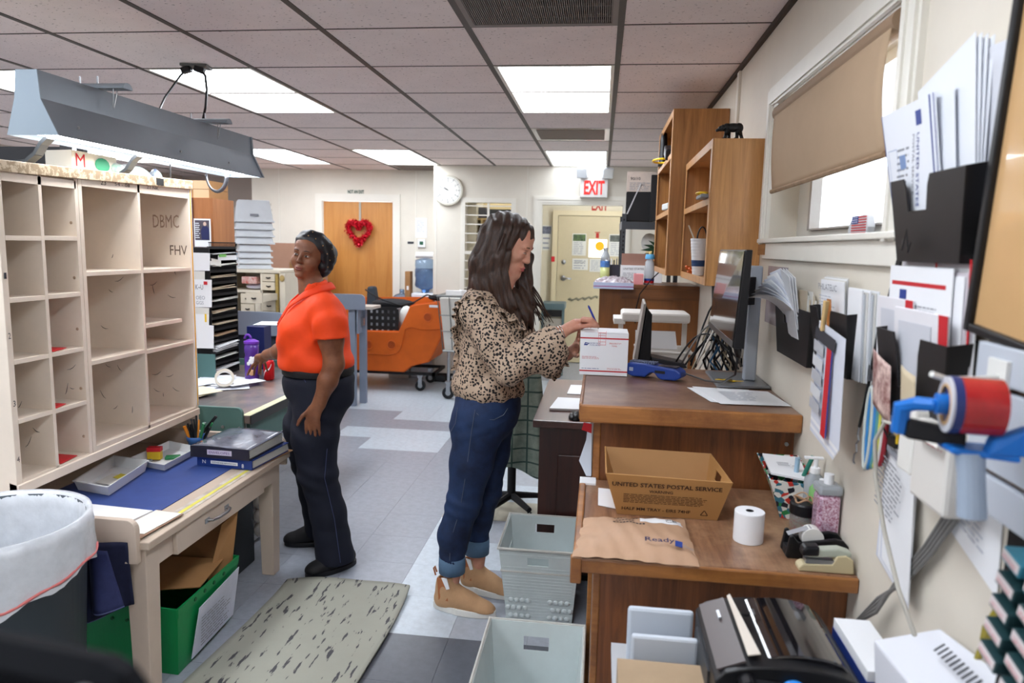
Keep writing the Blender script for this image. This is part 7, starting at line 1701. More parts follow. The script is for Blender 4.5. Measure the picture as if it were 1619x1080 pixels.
# brown cartons, bags near the wooden door
o = bx(-3.95,-3.20,7.55,8.10,.85,1.53).build('large_brown_carton',M('carton_flat', (170,130,108),.75,var=.05)); tag(o,'very large flat brown carton against the far wall, left of the wooden door','box')
o = bx(-3.95,-3.20,7.55,8.10,.002,.845).build('large_brown_carton',m_cardboard); tag(o,'brown carton supporting the very large flat brown one at the far wall','box')
t = thing('open_brown_carton','open brown carton with black straps beside the drawer cabinet','box', (-3.0,6.9,0))
bx(-3.16,-2.90,6.97,7.27,.85,1.34).build('carton',m_cardboard,t); bx(-3.13,-2.93,6.965,6.97,1.10,1.16).build('dark_print',M('flap_brown',None),t); bx(-3.16,-2.90,6.97,7.27,.002,.845).build('carton_below',m_cardboard,t)
MB().tube([(-3.08,6.95,1.365), (-2.97,6.95,1.37), (-2.90,6.95,1.30), (-2.88,6.95,1.22)],.02,8).build('black_strap',m_blackm,t)
t = thing('white_red_sack','white mail sack with red lettering beside the woman in orange','sack', (-2.8,6.5,0))
MB().hexa([(-2.96,6.68,.002), (-2.66,6.68,.002), (-2.66,6.92,.002), (-2.96,6.92,.002), (-2.98,6.70,1.13), (-2.70,6.70,1.11), (-2.70,6.9,1.11), (-2.98,6.9,1.13)]).build('sack',M('sack_white',None),t,bevel=.03)
text('TY', (-2.93,6.68,.93), (1,0,0), (0,0,1),.13,m_red,t,width=.16,off=.02)
MB().ell((-2.87,6.78,1.16), (.09,.08,.07),10).build('clear_bag_top',M('crumpled_clear',None),t)
# dark wooden furniture with garland, white door in the alcove
t = thing('dark_shelf_unit','dark reddish wooden shelf unit at the far left wall','shelf unit', (-4.75,8.8,0))
bx(-5.3,-4.27,8.62,8.66,.002,1.27).build('front',M('mahogany', (104,50,34),.4),t); bx(-5.3,-4.27,8.6,9.1,1.27,1.295).build('shelf',M('mahogany',None),t); bx(-4.92,-4.88,8.62,8.66,1.295,1.72).build('upright',M('mahogany_dark', (64,28,24),.4),t)
bx(-5.3,-4.27,8.62,9.0,1.40,1.42).build('shelf',M('mahogany',None),t)
o = MB().obox((-4.62,8.72,1.345), (.24,.06,.09)).build('blue_white_bag',M('bag_bluewhite', (206,222,236),.4,var=.6,vs=12,col2=(80,140,190))); tag(o,'blue and white packet on the dark wooden shelf','packet')
t = thing('tinsel_garland','green, red and magenta tinsel garland heaped on the dark wooden shelf','garland', (-4.65,8.7,1.42))
rg_ = random.Random(3); cols = [M('tinsel_green', (30,90,50),.3,metal=.4),M('tinsel_red',None),M('tinsel_pink', (206,60,160),.3,metal=.4),m_blackm]
for i in range(34):
    x,z = -4.86 + .50 * rg_.random(),1.425 + .09 * rg_.random() + (.05 if i % 5 == 0 else 0)
    MB().obox((x,8.68 + .05 * rg_.random(),z + .02), (.09,.02,.02), (rg_.random() * 3,rg_.random() * 3,rg_.random() * 3)).build('tinsel_tuft',cols[i % 4],t)
o = MB().obox((-4.50,8.75,1.56), (.09,.05,.14)).build('red_tin',m_red); o.location.z = 1.422; tag(o,'red tin behind the tinsel garland','tin')
struct('door_3',bx(-5.12,-4.62,9.36,9.395,.0,2.0),M('door_pale', (214,208,204),.5)); 
# left: metal shelving behind the case and wall poster
t = thing('metal_shelving','dark grey metal shelving top behind the sorting case at the left edge','shelving', (-2.9,3.3,0))
bx(-3.45,-2.47,3.05,3.07,1.70,1.955).build('end_plate',m_dgrey,t); bx(-3.45,-2.47,3.07,3.18,1.695,1.71).build('shelf',m_dgrey,t)
for x in (-3.45,-2.47): bx(x,x + .035,3.045,3.08,0,1.965).build('post',M('angle_post', (90,90,92),.4,metal=.5),t); bx(x,x + .035,3.15,3.18,0,1.965).build('post',M('angle_post',None),t)
for z in (1.72,1.78,1.84,1.90): MB().cyl((-2.452,3.0445,z), (-2.452,3.040,z),.005,n=8).build('bolt',m_blackm,t)
t = bx(-5.795,-5.79,7.35,8.35,2.0,2.34).build('wall_poster',m_white); tag(t,'wide printed chart poster on the far left wall, seen above the case','poster')
lines((-5.79,7.45,2.26), (0,1,0), (0,0,1),.8,.06,2,m_usblue,t); lines((-5.79,7.42,2.02), (0,1,0), (0,0,1),.85,.06,3,m_inkg,t)
for i in range(5): patch((-5.79,7.45 + .17 * i,2.12), (0,1,0), (0,0,1),.08,.11, [m_usblue,m_inkg,M('print_pink',None),m_usblue,m_inkg][i],t)
# desk chair with plaid jacket behind the dark desk
t = thing('swivel_chair','black swivel chair behind the woman, mostly hidden, with a plaid jacket on it','chair', (-.43,3.95,0))
for i in range(5):
    a = 2 * PI * i / 5 + .4; MB().cyl((-.47,4.0,.10), (-.47 + .19 * math.cos(a),4.0 + .22 * math.sin(a),.075),.022,.016,8).build('base_leg',m_blackm,t)
    xx,yy = -.47 + .19 * math.cos(a),4.0 + .21 * math.sin(a); MB().cyl((xx - .012,yy,.03), (xx - .002,yy,.03),.03,n=14).cyl((xx + .002,yy,.03), (xx + .012,yy,.03),.03,n=14).build('caster',m_black,t)
MB().cyl((-.47,4.0,.1), (-.47,4.0,.44),.025).build('gas_lift',m_blackm,t); bx(-.64,-.32,3.80,4.2,.44,.52).build('seat',m_blackm,t,bevel=.03)
bx(-.42,-.298,3.72,3.77,.50,.97).build('backrest',m_blackm,t,bevel=.02)
m_pl = M('plaid', (150,160,146),.8,var=.2,vs=14,col2=(112,126,116))
nt = m_pl.node_tree; b_ = nt.nodes['Principled BSDF']; src = b_.inputs['Base Color'].links[0].from_socket; tc = nd(nt,'ShaderNodeTexCoord')
prev = src
for ax_,off_ in (('X',.8), ('Z',1.3)):
    sx = nd(nt,'ShaderNodeSeparateXYZ'); nt.links.new(tc.outputs['Object'],sx.inputs[0])
    m1 = nd(nt,'ShaderNodeMath',operation='MULTIPLY'); nt.links.new(sx.outputs[ax_],m1.inputs[0]); m1.inputs[1].default_value = 13
    m2 = nd(nt,'ShaderNodeMath',operation='FRACT'); nt.links.new(m1.outputs[0],m2.inputs[0])
    m3 = nd(nt,'ShaderNodeMath',operation='LESS_THAN'); nt.links.new(m2.outputs[0],m3.inputs[0]); m3.inputs[1].default_value = .12
    mx = nd(nt,'ShaderNodeMix'); mx.data_type = 'RGBA'; nt.links.new(m3.outputs[0],mx.inputs[0]); nt.links.new(prev,mx.inputs[6]); mx.inputs[7].default_value = C(60,80,74); prev = mx.outputs[2]
nt.links.new(prev,b_.inputs['Base Color'])
def jk(u,v):
    a = PI * (.0 + 1.0 * u); w_ = .055 + .055 * v; return (-.355 - w_ * math.cos(a) * (1 + .1 * math.sin(v * 7)),3.66 - .03 * math.sin(a * 3) * v - .03 * math.sin(a),.94 - .58 * v + .03 * math.sin(u * 7) * v)
o = MB().grid(jk,22,18).build('plaid_jacket',m_pl,smooth=True,solid=.006); tag(o,'green and grey plaid jacket hanging on the chair behind the woman','jacket')

# unseen light panels added to brighten the two dark side rooms
for nm,x,y,w_ in (('cupboard_fill_panel',-1.27,8.2,.5), ('vestibule_fill_panel',-.1,8.9,.9)):
    t = thing('ceiling_light','added unseen light panel that brightens the %s' % ('room behind the slatted window' if x < -1 else 'vestibule'),'ceiling light', (x,y,CE - .01),group='recessed ceiling light panels')
    bx(x - w_ / 2,x + w_ / 2,y - .1,y + .1,CE - .03,CE - .012).build('diffuser',m_panel,t)
# ================================================================== PEOPLE (smooth blended solids, polygonised)
class Field:
    """signed distance field on a regular grid; primitives are blended smoothly and polygonised into ONE mesh"""
    def __init__(s,lo,hi,h,fine=(),hf=.003):
        s.ax = []
        for i in range(3):
            c = [lo[i]]
            while c[-1] < hi[i]: c.append(c[-1] + (hf if any(b[0][i] <= c[-1] < b[1][i] for b in fine) else h))
            s.ax.append(np.array(c))
        s.n = np.array([len(a) for a in s.ax]); s.f = np.full(s.n,.05,np.float32)
    def sub(s,lo,hi,pad):
        a = [max(int(np.searchsorted(s.ax[i],lo[i] - pad)) - 1,0) for i in range(3)]; b = [min(int(np.searchsorted(s.ax[i],hi[i] + pad)) + 1,s.n[i]) for i in range(3)]
        X,Y,Z = np.meshgrid(*[s.ax[i][a[i]:b[i]] for i in range(3)],indexing='ij')
        return tuple(slice(a[i],b[i]) for i in range(3)),X,Y,Z
    def blend(s,sl,d,k,op='u'):
        f = s.f[sl]; d = d.astype(np.float32)
        if op == 'u':
            if k > 0:
                h = np.clip(.5 + .5 * (f - d) / k,0,1); s.f[sl] = f * (1 - h) + d * h - k * h * (1 - h)
            else: s.f[sl] = np.minimum(f,d)
        else:
            if k > 0:
                h = np.clip(.5 - .5 * (f + d) / k,0,1); s.f[sl] = f * (1 - h) - d * h + k * h * (1 - h)
            else: s.f[sl] = np.maximum(f,-d)
    def cone(s,a,b,ra,rb,k=.02,flat=1.0,axis=None,op='u'):
        """tapered limb from a to b; flat < 1 squashes it along axis"""
        a,b = np.array(a,float),np.array(b,float); R = max(ra,rb)
        sl,X,Y,Z = s.sub(np.minimum(a,b) - R,np.maximum(a,b) + R,.03 + k)
        ab = b - a; L2 = ab @ ab + 1e-9
        px,py,pz = X - a[0],Y - a[1],Z - a[2]
        t = np.clip((px * ab[0] + py * ab[1] + pz * ab[2]) / L2,0,1)
        qx,qy,qz = px - t * ab[0],py - t * ab[1],pz - t * ab[2]
        if flat != 1.0:
            ax = np.array(axis,float); ax /= np.linalg.norm(ax); c = (qx * ax[0] + qy * ax[1] + qz * ax[2]) * (1 / flat - 1)
            qx,qy,qz = qx + c * ax[0],qy + c * ax[1],qz + c * ax[2]
        d = np.sqrt(qx * qx + qy * qy + qz * qz) - (ra + (rb - ra) * t)
        if flat != 1.0: d = d * max(flat,.6)
        s.blend(sl,d,k,op); return s
    def chain(s,pts,rs,k=.02,flat=1.0,axis=None):
        for i in range(len(pts) - 1): s.cone(pts[i],pts[i + 1],rs[i],rs[i + 1],k,flat,axis)
        return s
    def ell(s,c,r,k=.02,rot=None,op='u'):
        c = np.array(c,float); r = np.array(r,float); R = r.max()
        sl,X,Y,Z = s.sub(c - R,c + R,.03 + k)
        P = np.stack([X - c[0],Y - c[1],Z - c[2]],-1)
        if rot is not None:
            M_ = np.array(rot.to_matrix() if hasattr(rot,'to_matrix') else rot); P = P @ M_
        k0 = np.sqrt(((P / r) ** 2).sum(-1)) + 1e-9; k1 = np.sqrt(((P / r ** 2) ** 2).sum(-1)) + 1e-9
        s.blend(sl,k0 * (k0 - 1) / k1,k,op); return s
    def cut(s,p,n):     # remove everything on the side n points to
        p,n = np.array(p,float),np.array(n,float); n /= np.linalg.norm(n)
        X,Y,Z = np.meshgrid(*s.ax,indexing='ij',sparse=True)
        s.f = np.maximum(s.f, ((X - p[0]) * n[0] + (Y - p[1]) * n[1] + (Z - p[2]) * n[2]).astype(np.float32)); return s
    def folds(s,fn):
        X,Y,Z = np.meshgrid(*s.ax,indexing='ij',sparse=True); s.f = s.f + fn(X,Y,Z).astype(np.float32); return s
    def mesh(s,smooth=2):
        f = s.f; f[0],f[-1],f[:,0],f[:,-1],f[:,:,0],f[:,:,-1] = .05,.05,.05,.05,.05,.05
        nx,ny,nz = f.shape; ins = f < 0
        cnt = np.zeros((nx - 1,ny - 1,nz - 1),np.int8)
        for i in (0,1):
            for j in (0,1):
                for k in (0,1): cnt += ins[i:nx - 1 + i,j:ny - 1 + j,k:nz - 1 + k]
        cells = np.argwhere((cnt > 0) & (cnt < 8)); idx = -np.ones((nx - 1,ny - 1,nz - 1),np.int64); idx[tuple(cells.T)] = np.arange(len(cells))
        acc = np.zeros((len(cells),3)); w = np.zeros(len(cells))
        cor = np.array([(i,j,k) for i in (0,1) for j in (0,1) for k in (0,1)])
        for a in range(8):
            for b in range(a + 1,8):
                dlt = cor[b] - cor[a]
                if np.abs(dlt).sum() != 1: continue
                A = cells + cor[a]; B = cells + cor[b]; fa = f[tuple(A.T)]; fb = f[tuple(B.T)]
                m = (fa < 0) != (fb < 0); t = np.where(m,fa / np.where(m,fa - fb,1),0)
                acc[m] += (cor[a] + dlt * t[:,None])[m]; w[m] += 1
        q_ = cells + acc / w[:,None]; v = np.stack([np.interp(q_[:,i],np.arange(s.n[i]),s.ax[i]) for i in range(3)],-1)
        faces = []
        for ax in range(3):
            o1,o2 = [(1,2), (2,0), (0,1)][ax]
            sl0 = [slice(None)] * 3; sl1 = [slice(None)] * 3; sl0[ax] = slice(0,-1); sl1[ax] = slice(1,None)
            s0,s1 = ins[tuple(sl0)],ins[tuple(sl1)]
            for flip,m in ((False,s0 & ~s1), (True,~s0 & s1)):
                e = np.argwhere(m); e = e[(e[:,o1] > 0) & (e[:,o2] > 0) & (e[:,o1] < f.shape[o1] - 1) & (e[:,o2] < f.shape[o2] - 1)]
                d1 = np.zeros(3,int); d1[o1] = 1; d2 = np.zeros(3,int); d2[o2] = 1
                q = [idx[tuple((e - d1 - d2).T)],idx[tuple((e - d2).T)],idx[tuple(e.T)],idx[tuple((e - d1).T)]]
                if flip: q = q[::-1]
                faces.append(np.stack(q,-1))
        F = np.concatenate(faces); F = F[(F >= 0).all(1)]
        for _ in range(smooth):       # light relaxation along edges
            sm_ = np.zeros_like(v); c_ = np.zeros(len(v))
            for i in range(4):
                np.add.at(sm_,F[:,i],v[F[:, (i + 1) % 4]]); np.add.at(c_,F[:,i],1)
                np.add.at(sm_,F[:,i],v[F[:, (i + 3) % 4]]); np.add.at(c_,F[:,i],1)
            v = v * .5 + .5 * sm_ / np.maximum(c_,1)[:,None]
        return v,F
def from_field(name,fld,mat,parent=None,smooth=2,origin=None):
    v,F = fld.mesh(smooth)
    inv = ORG[parent].inverted() if parent is not None else Matrix.Translation(-Vector(origin))
    t = np.array(inv.translation); v = v + t
    me = bpy.data.meshes.new(name); me.vertices.add(len(v)); me.vertices.foreach_set('co',v.astype(np.float32).ravel())
    me.loops.add(F.size); me.loops.foreach_set('vertex_index',F.ravel().astype(np.int32)); me.polygons.add(len(F))
    me.polygons.foreach_set('loop_start', (np.arange(len(F)) * 4).astype(np.int32)); me.polygons.foreach_set('loop_total',np.full(len(F),4,np.int32))
    me.update(); me.validate(); me.materials.append(mat); me.polygons.foreach_set('use_smooth', [True] * len(me.polygons))
    o = bpy.data.objects.new(name,me); COL.objects.link(o)
    if parent is not None: o.parent = parent; ORG[o] = ORG[parent]
    else: o.location = origin; ORG[o] = Matrix.Translation(Vector(origin))
    return o
def skin_mat(key,col,deep):
    m = M(key,col,.48,var=.05,vs=14,col2=deep,bump=.08,bs=160)
    b = m.node_tree.nodes['Principled BSDF']; b.inputs['Subsurface Weight'].default_value = .12; b.inputs['Subsurface Radius'].default_value = (.012,.005,.003); b.inputs['Subsurface Scale'].default_value = .5
    return m
from mathutils.bvhtree import BVHTree
def surf(ob):
    off = ORG[ob].translation; return BVHTree.FromPolygons([v.co + off for v in ob.data.vertices], [tuple(p.vertices) for p in ob.data.polygons])
def finger(F,pts,r,k=.004):
    n = len(pts)
    for i in range(n - 1): F.cone(pts[i],pts[i + 1],r * (1 - .10 * i),r * (1 - .10 * (i + 1)),k)
def lerp3(a,b,t): return tuple(a[i] + (b[i] - a[i]) * t for i in range(3))
def head_fn(F,c,R,s=1.0,k=.018,wide=1.0):
    """head centred at c (between the ears); R columns = forward, left, up"""
    Rm = np.array(R)
    def W_(x,y,z): return np.array(c) + Rm @ np.array([x,y,z]) * s
    def E(p,r,k_=k,op='u'): F.ell(W_(*p),np.array(r) * s,k_ * s,Rm,op)
    E((-.012,0,.038), (.094,.074 * wide,.082))          # cranium
    E((.050,0,.058), (.043,.058 * wide,.052),.02)      # forehead
    E((.030,0,.010), (.062,.062 * wide,.080),.02)      # face mass
    E((.046,0,-.054), (.044,.048 * wide,.050),.02)     # jaw
    E((.082,0,-.088), (.020,.023,.017),.016)           # chin
    E((.079,0,-.054), (.018,.028,.024),.016)           # muzzle
    for y in (-1,1):
        E((.062,y * .037 * wide,-.012), (.022,.022,.022),.016)       # cheek
        E((.082,y * .027,.034), (.014,.022,.009),.014)        # brow
        E((.094,y * .031,.012), (.010,.017,.011),.008,'s')   # eye socket
        E((.079,y * .031,.012), (.014,.0145,.0125),.003)       # eyelid ball
        E((.0,y * .073 * wide,.0), (.016,.007,.030),.004)             # ear
        E((.097,y * .011,-.020), (.009,.008,.007),.006)       # nostril wing
    F.cone(W_(.090,0,.022),W_(.106,0,-.016),.0080 * s,.0105 * s,.012 * s)   # nose
    E((.0955,0,-.048), (.008,.023,.0055),.006)          # upper lip
    E((.0945,0,-.058), (.008,.020,.0060),.006)          # lower lip
    E((.108,0,-.0535), (.008,.021,.0010),.002,'s')
    return W_,E
def face_parts(parent,W_,R,s,lip,brow,iris,eye_open=1.0,smile=0.0):
    Rm = Matrix([[R[i][j] for j in range(3)] for i in range(3)])
    bv = surf(parent)
    def patchy(name,pts,mat,r): MB().tube([bv.find_nearest(V(*W_(*p)))[0] for p in pts], [x * s for x in r],8).build(name,mat,parent,smooth=True)
    for y in (-1,1):
        patchy('eyebrow', [(.0995,y * .014,.036), (.102,y * .026,.041), (.096,y * .041,.040), (.086,y * .052,.032)],brow, (.0016,.0026,.0022,.001))
        e = MB().ell((0,0,0), (.0095 * s,.0125 * s,.0062 * s * eye_open),14).xf(Matrix.Translation(V(*W_(.0868,y * .031,.0125))) @ Rm.to_4x4()); e.build('eyeball',M('eye_white', (172,162,154),.25),parent,smooth=True)
        e = MB().ell((0,0,0), (.004 * s,.0056 * s,.0058 * s * eye_open),12).xf(Matrix.Translation(V(*W_(.0935,y * .030,.0122))) @ Rm.to_4x4()); e.build('iris',iris,parent,smooth=True)
        patchy('eyelash', [(.0935,y * .018,.0145), (.0975,y * .026,.0195), (.0965,y * .036,.0195), (.0895,y * .044,.0150)],brow, (.0007,.0014,.0014,.0008))
    q = smile
    patchy('lips', [(.0965,-.022,-.052 + q), (.1055,-.010,-.0485), (.1065,0,-.0505), (.1055,.010,-.0485), (.0965,.022,-.052 + q)],lip, (.001,.0034,.0036,.0034,.001))
    patchy('lips', [(.0965,-.020,-.053 + q), (.1040,-.010,-.0595), (.1055,0,-.061), (.1040,.010,-.0595), (.0965,.020,-.053 + q)],lip, (.001,.0038,.0044,.0038,.001))
def frame(fwd,roll=0.0):
    f = Vector(fwd).normalized(); l = Vector((0,0,1)).cross(f).normalized(); u = f.cross(l)
    if roll: q_ = Matrix.Rotation(roll,3,f); l,u = q_ @ l,q_ @ u
    return [[f.x,l.x,u.x], [f.y,l.y,u.y], [f.z,l.z,u.z]]

# ------------------------------------------------------------------ woman with long brown hair, leopard blouse, writing on the box
OA = (-.46,2.92,0)
skA = skin_mat('skin_fair', (214,160,136), (196,134,112))
A = Field((-.72,2.62,-.01), (.06,3.20,1.70),.0055, [((-.50,2.83,1.42), (-.255,3.03,1.68)), ((-.16,2.79,1.10), (.015,2.93,1.29))],.003)
A.ell((-.455,2.92,.90), (.115,.145,.13),.03); A.ell((-.455,2.92,1.05), (.095,.13,.14),.05); A.ell((-.45,2.92,1.20), (.105,.155,.15),.05)
A.ell((-.405,2.86,1.21), (.06,.055,.055),.03); A.ell((-.405,2.98,1.21), (.06,.055,.055),.03)
A.cone((-.455,2.80,1.31), (-.445,3.05,1.32),.05,.05,.05)
A.chain([(-.45,2.92,1.31), (-.425,2.925,1.40), (-.40,2.93,1.47)], [.062,.050,.052],.03)
A.cone((-.425,2.925,1.35), (-.378,2.925,1.455),.052,.046,.03)
cA = (-.385,2.93,1.548); RA = frame((.93,-.20,-.42))
WA,EA = head_fn(A,cA,RA,1.0)
# legs
A.chain([(-.465,2.84,.86), (-.535,2.835,.47), (-.585,2.825,.10)], [.080,.045,.034],.02); A.chain([(-.455,3.00,.86), (-.472,3.01,.47), (-.505,3.01,.10)], [.080,.045,.034],.02)
for (a,b_) in (((-.60,2.825,.05), (-.44,2.80,.035)), ((-.53,3.01,.05), (-.38,2.965,.035))): A.cone(a,b_,.034,.026,.03)
# right arm (near)
sh,el,wr = (-.475,2.775,1.295), (-.345,2.725,1.085), (-.150,2.795,1.213)
A.chain([sh,el,wr], [.052,.040,.026],.025)
# right hand holding a pen: palm, four curled fingers, thumb
A.cone((-.145,2.797,1.216), (-.085,2.815,1.252),.024,.026,.018,.62, (0.35,-.2,.95)); A.cone((-.120,2.815,1.228), (-.072,2.832,1.247),.020,.021,.014)
kn = [(-.062,2.800,1.268), (-.060,2.817,1.272), (-.064,2.834,1.266), (-.070,2.849,1.256)]
finger(A, [kn[0], (-.030,2.803,1.268), (-.010,2.814,1.252), (.000,2.824,1.243)],.0093)
finger(A, [kn[1], (-.026,2.822,1.270), (-.008,2.830,1.252), (-.004,2.834,1.241)],.0093)
finger(A, [kn[2], (-.034,2.842,1.262), (-.022,2.845,1.246), (-.030,2.842,1.238)],.0088)
finger(A, [kn[3], (-.044,2.858,1.252), (-.034,2.858,1.240), (-.044,2.852,1.236)],.0078)
finger(A, [(-.110,2.795,1.232), (-.072,2.790,1.243), (-.036,2.800,1.248), (-.010,2.815,1.244)],.0108)
# left arm (far), hand steadying the box side
sh2,el2,wr2 = (-.43,3.075,1.295), (-.285,3.085,1.085), (-.125,2.955,1.108)
A.chain([sh2,el2,wr2], [.052,.040,.026],.025)
A.cone(wr2, (-.088,2.900,1.140),.022,.028,.016,.6, (1,.2,0))
for i in range(4): finger(A, [(-.088,2.900 - .014 * i,1.158 + .004 * (i < 2)), (-.081,2.880 - .018 * i,1.182 - .004 * i), (-.076,2.868 - .022 * i,1.204 - .010 * i), (-.0755,2.860 - .024 * i,1.218 - .014 * i)],.0088 - .0005 * (i == 3))
finger(A, [(-.100,2.905,1.128), (-.088,2.872,1.116), (-.080,2.845,1.118), (-.077,2.825,1.124)],.0105)
pA = from_field('person',A,skA,origin=OA)
tag(pA,'woman with long brown hair in leopard print blouse, writing on the white box','person')
face_parts(pA,WA,RA,1.0,M('lips_rose', (186,92,92),.4),M('brow_brown', (86,58,44),.7),M('iris_brown', (62,44,34),.2),.35)
# blouse
m_leo = M('leopard', (196,168,138),.7)
nt = m_leo.node_tree; b_ = nt.nodes['Principled BSDF']; tc = nd(nt,'ShaderNodeTexCoord')
wn = nd(nt,'ShaderNodeTexNoise'); wn.inputs['Scale'].default_value = 30; nt.links.new(tc.outputs['Object'],wn.inputs['Vector'])
wm = nd(nt,'ShaderNodeVectorMath',operation='SCALE'); wm.inputs['Scale'].default_value = .018; nt.links.new(wn.outputs['Color'],wm.inputs[0])
wa = nd(nt,'ShaderNodeVectorMath',operation='ADD'); nt.links.new(tc.outputs['Object'],wa.inputs[0]); nt.links.new(wm.outputs[0],wa.inputs[1])
vo = nd(nt,'ShaderNodeTexVoronoi'); vo.inputs['Scale'].default_value = 84; vo.inputs['Randomness'].default_value = .75; nt.links.new(wa.outputs[0],vo.inputs['Vector'])
rr = nd(nt,'ShaderNodeValToRGB'); rr.color_ramp.elements[0].position = .41; rr.color_ramp.elements[1].position = .46; rr.color_ramp.elements[0].color = C(34,29,30); rr.color_ramp.elements[1].color = C(192,168,146)
nt.links.new(vo.outputs['Distance'],rr.inputs[0]); nt.links.new(rr.outputs[0],b_.inputs['Base Color'])
B = Field((-.80,2.58,.86), (.02,3.28,1.45),.005)
B.ell((-.452,2.92,.965), (.150,.175,.095),.03); B.ell((-.450,2.92,1.08), (.135,.16,.17),.05); B.ell((-.44,2.92,1.21), (.135,.175,.15),.05)
B.ell((-.375,2.87,1.20), (.075,.065,.07),.04); B.ell((-.375,2.97,1.20), (.075,.065,.07),.04)
B.cone((-.475,2.79,1.305), (-.46,3.06,1.31),.066,.066,.05); B.cone((-.50,2.85,1.33), (-.49,3.0,1.33),.05,.05,.04)
B.chain([(-.48,2.775,1.285), (-.41,2.745,1.19), (-.34,2.722,1.085)], [.072,.070,.074],.03)
B.chain([(-.34,2.722,1.085), (-.26,2.745,1.125), (-.185,2.775,1.165)], [.072,.066,.078],.025)
B.cone((-.25,2.74,1.12), (-.185,2.775,1.105),.05,.055,.03); B.cone((-.205,2.765,1.13), (-.185,2.775,1.085),.052,.040,.03)
B.chain([(-.43,3.075,1.285), (-.36,3.085,1.19), (-.285,3.085,1.085)], [.070,.066,.070],.03)
B.chain([(-.285,3.085,1.085), (-.225,3.04,1.085), (-.195,3.01,1.080)], [.068,.060,.060],.025); B.cone((-.22,3.03,1.07), (-.20,3.015,1.035),.048,.042,.03)
B.cut((-.165,2.785,1.18), (.90,.25,.32)) if False else None
B.folds(lambda X,Y,Z: .0045 * np.sin(38 * X + 14 * Z + 5 * np.sin(9 * Z) + 8 * Y) * np.clip((1.32 - Z) * 5,0,1) + .003 * np.sin(60 * Y + 25 * Z + 4 * np.sin(20 * X)) + .006 * np.sin(45 * X + 30 * Y) * np.clip((1.0 - Z) * 9,0,1))
B.ell((-.145,2.797,1.205), (.050,.030,.040),.01,op='s'); B.cone((-.20,2.77,1.17), (-.10,2.80,1.20),.036,.06,.008,op='s')
B.cone((-.185,3.0,1.09), (-.10,2.94,1.10),.034,.06,.008,op='s')
B.cone((-.415,2.925,1.36), (-.375,2.93,1.42),.058,.10,.01,op='s')
B.cut((-.45,2.92,.885), (0,0,-1))
o = from_field('blouse',B,m_leo,pA)
BL = surf(o)
def ruffle(name,path,width,out,waves,amp,mat,parent):
    P0_ = [Vector(p) for p in path]; P = []
    for i in range(len(P0_) - 1):
        for j in range(4): P.append(P0_[i].lerp(P0_[i + 1],j / 4))
    P.append(P0_[-1]); P = [BL.find_nearest(p)[0] for p in P]; n = len(P) * 6; g = []
    def at(t):
        x = t * (len(P) - 1); i = min(int(x),len(P) - 2); return P[i].lerp(P[i + 1],x - i)
    def fn(u,v):
        p = at(u); o_ = Vector(out(u)); tn = (at(min(1,u + .02)) - at(max(0,u - .02))).normalized(); nn = tn.cross(o_).normalized()
        return p + o_ * (width * v) + nn * (amp * math.sin(u * waves) * v ** .8)
    return MB().grid(fn,90,5).build(name,mat,parent,smooth=True,solid=.0015)
ruffle('shoulder_ruffle', [(-.575,2.86,1.20), (-.585,2.82,1.29), (-.545,2.775,1.345), (-.47,2.755,1.355), (-.39,2.79,1.315), (-.325,2.835,1.25), (-.295,2.87,1.18)],.055,lambda u: (-.45 + .9 * u,-.75,-.25 - .5 * abs(u - .5)),70,.012,m_leo,pA)
ruffle('collar_ruffle', [(-.49,2.95,1.40), (-.47,2.87,1.395), (-.41,2.85,1.365), (-.36,2.875,1.33), (-.325,2.92,1.30)],.030,lambda u: (.3,-.7,.35 - .5 * u),50,.007,m_leo,pA)
ruffle('back_ruffle', [(-.56,2.80,1.33), (-.60,2.82,1.24), (-.62,2.84,1.14), (-.62,2.86,1.05)],.024,lambda u: (-.75,-.55,-.1),46,.007,m_leo,pA)
def bell(path,radii,mat):
    def fn(u,v):
        a = 2 * PI * u; x = v * (len(path) - 1); i = min(int(x),len(path) - 2); p = Vector(path[i]).lerp(Vector(path[i + 1]),x - i); r = radii[i] + (radii[i + 1] - radii[i]) * (x - i)
        d = (Vector(path[i + 1]) - Vector(path[i])).normalized(); e1 = V(0,0,1); e1 = (e1 - d * e1.dot(d)).normalized(); e2 = d.cross(e1)
        dn = .55 * max(0,-math.cos(a)) ** 1.3 * v
        return p + e1 * (r * math.cos(a) * (1 + dn)) + e2 * (r * .85 * math.sin(a)) + (e1 * math.cos(a) + e2 * math.sin(a)) * (.006 * math.sin(a * 9) * v)
    return MB().grid(fn,54,12).build('bell_cuff',mat,pA,smooth=True,solid=.002)
bell([(-.285,2.735,1.110), (-.235,2.752,1.140), (-.190,2.772,1.168), (-.160,2.783,1.184)], [.055,.058,.064,.072],m_leo)
bell([(-.245,3.055,1.085), (-.215,3.03,1.083), (-.185,3.005,1.080), (-.166,2.99,1.078)], [.052,.054,.056,.060],m_leo)
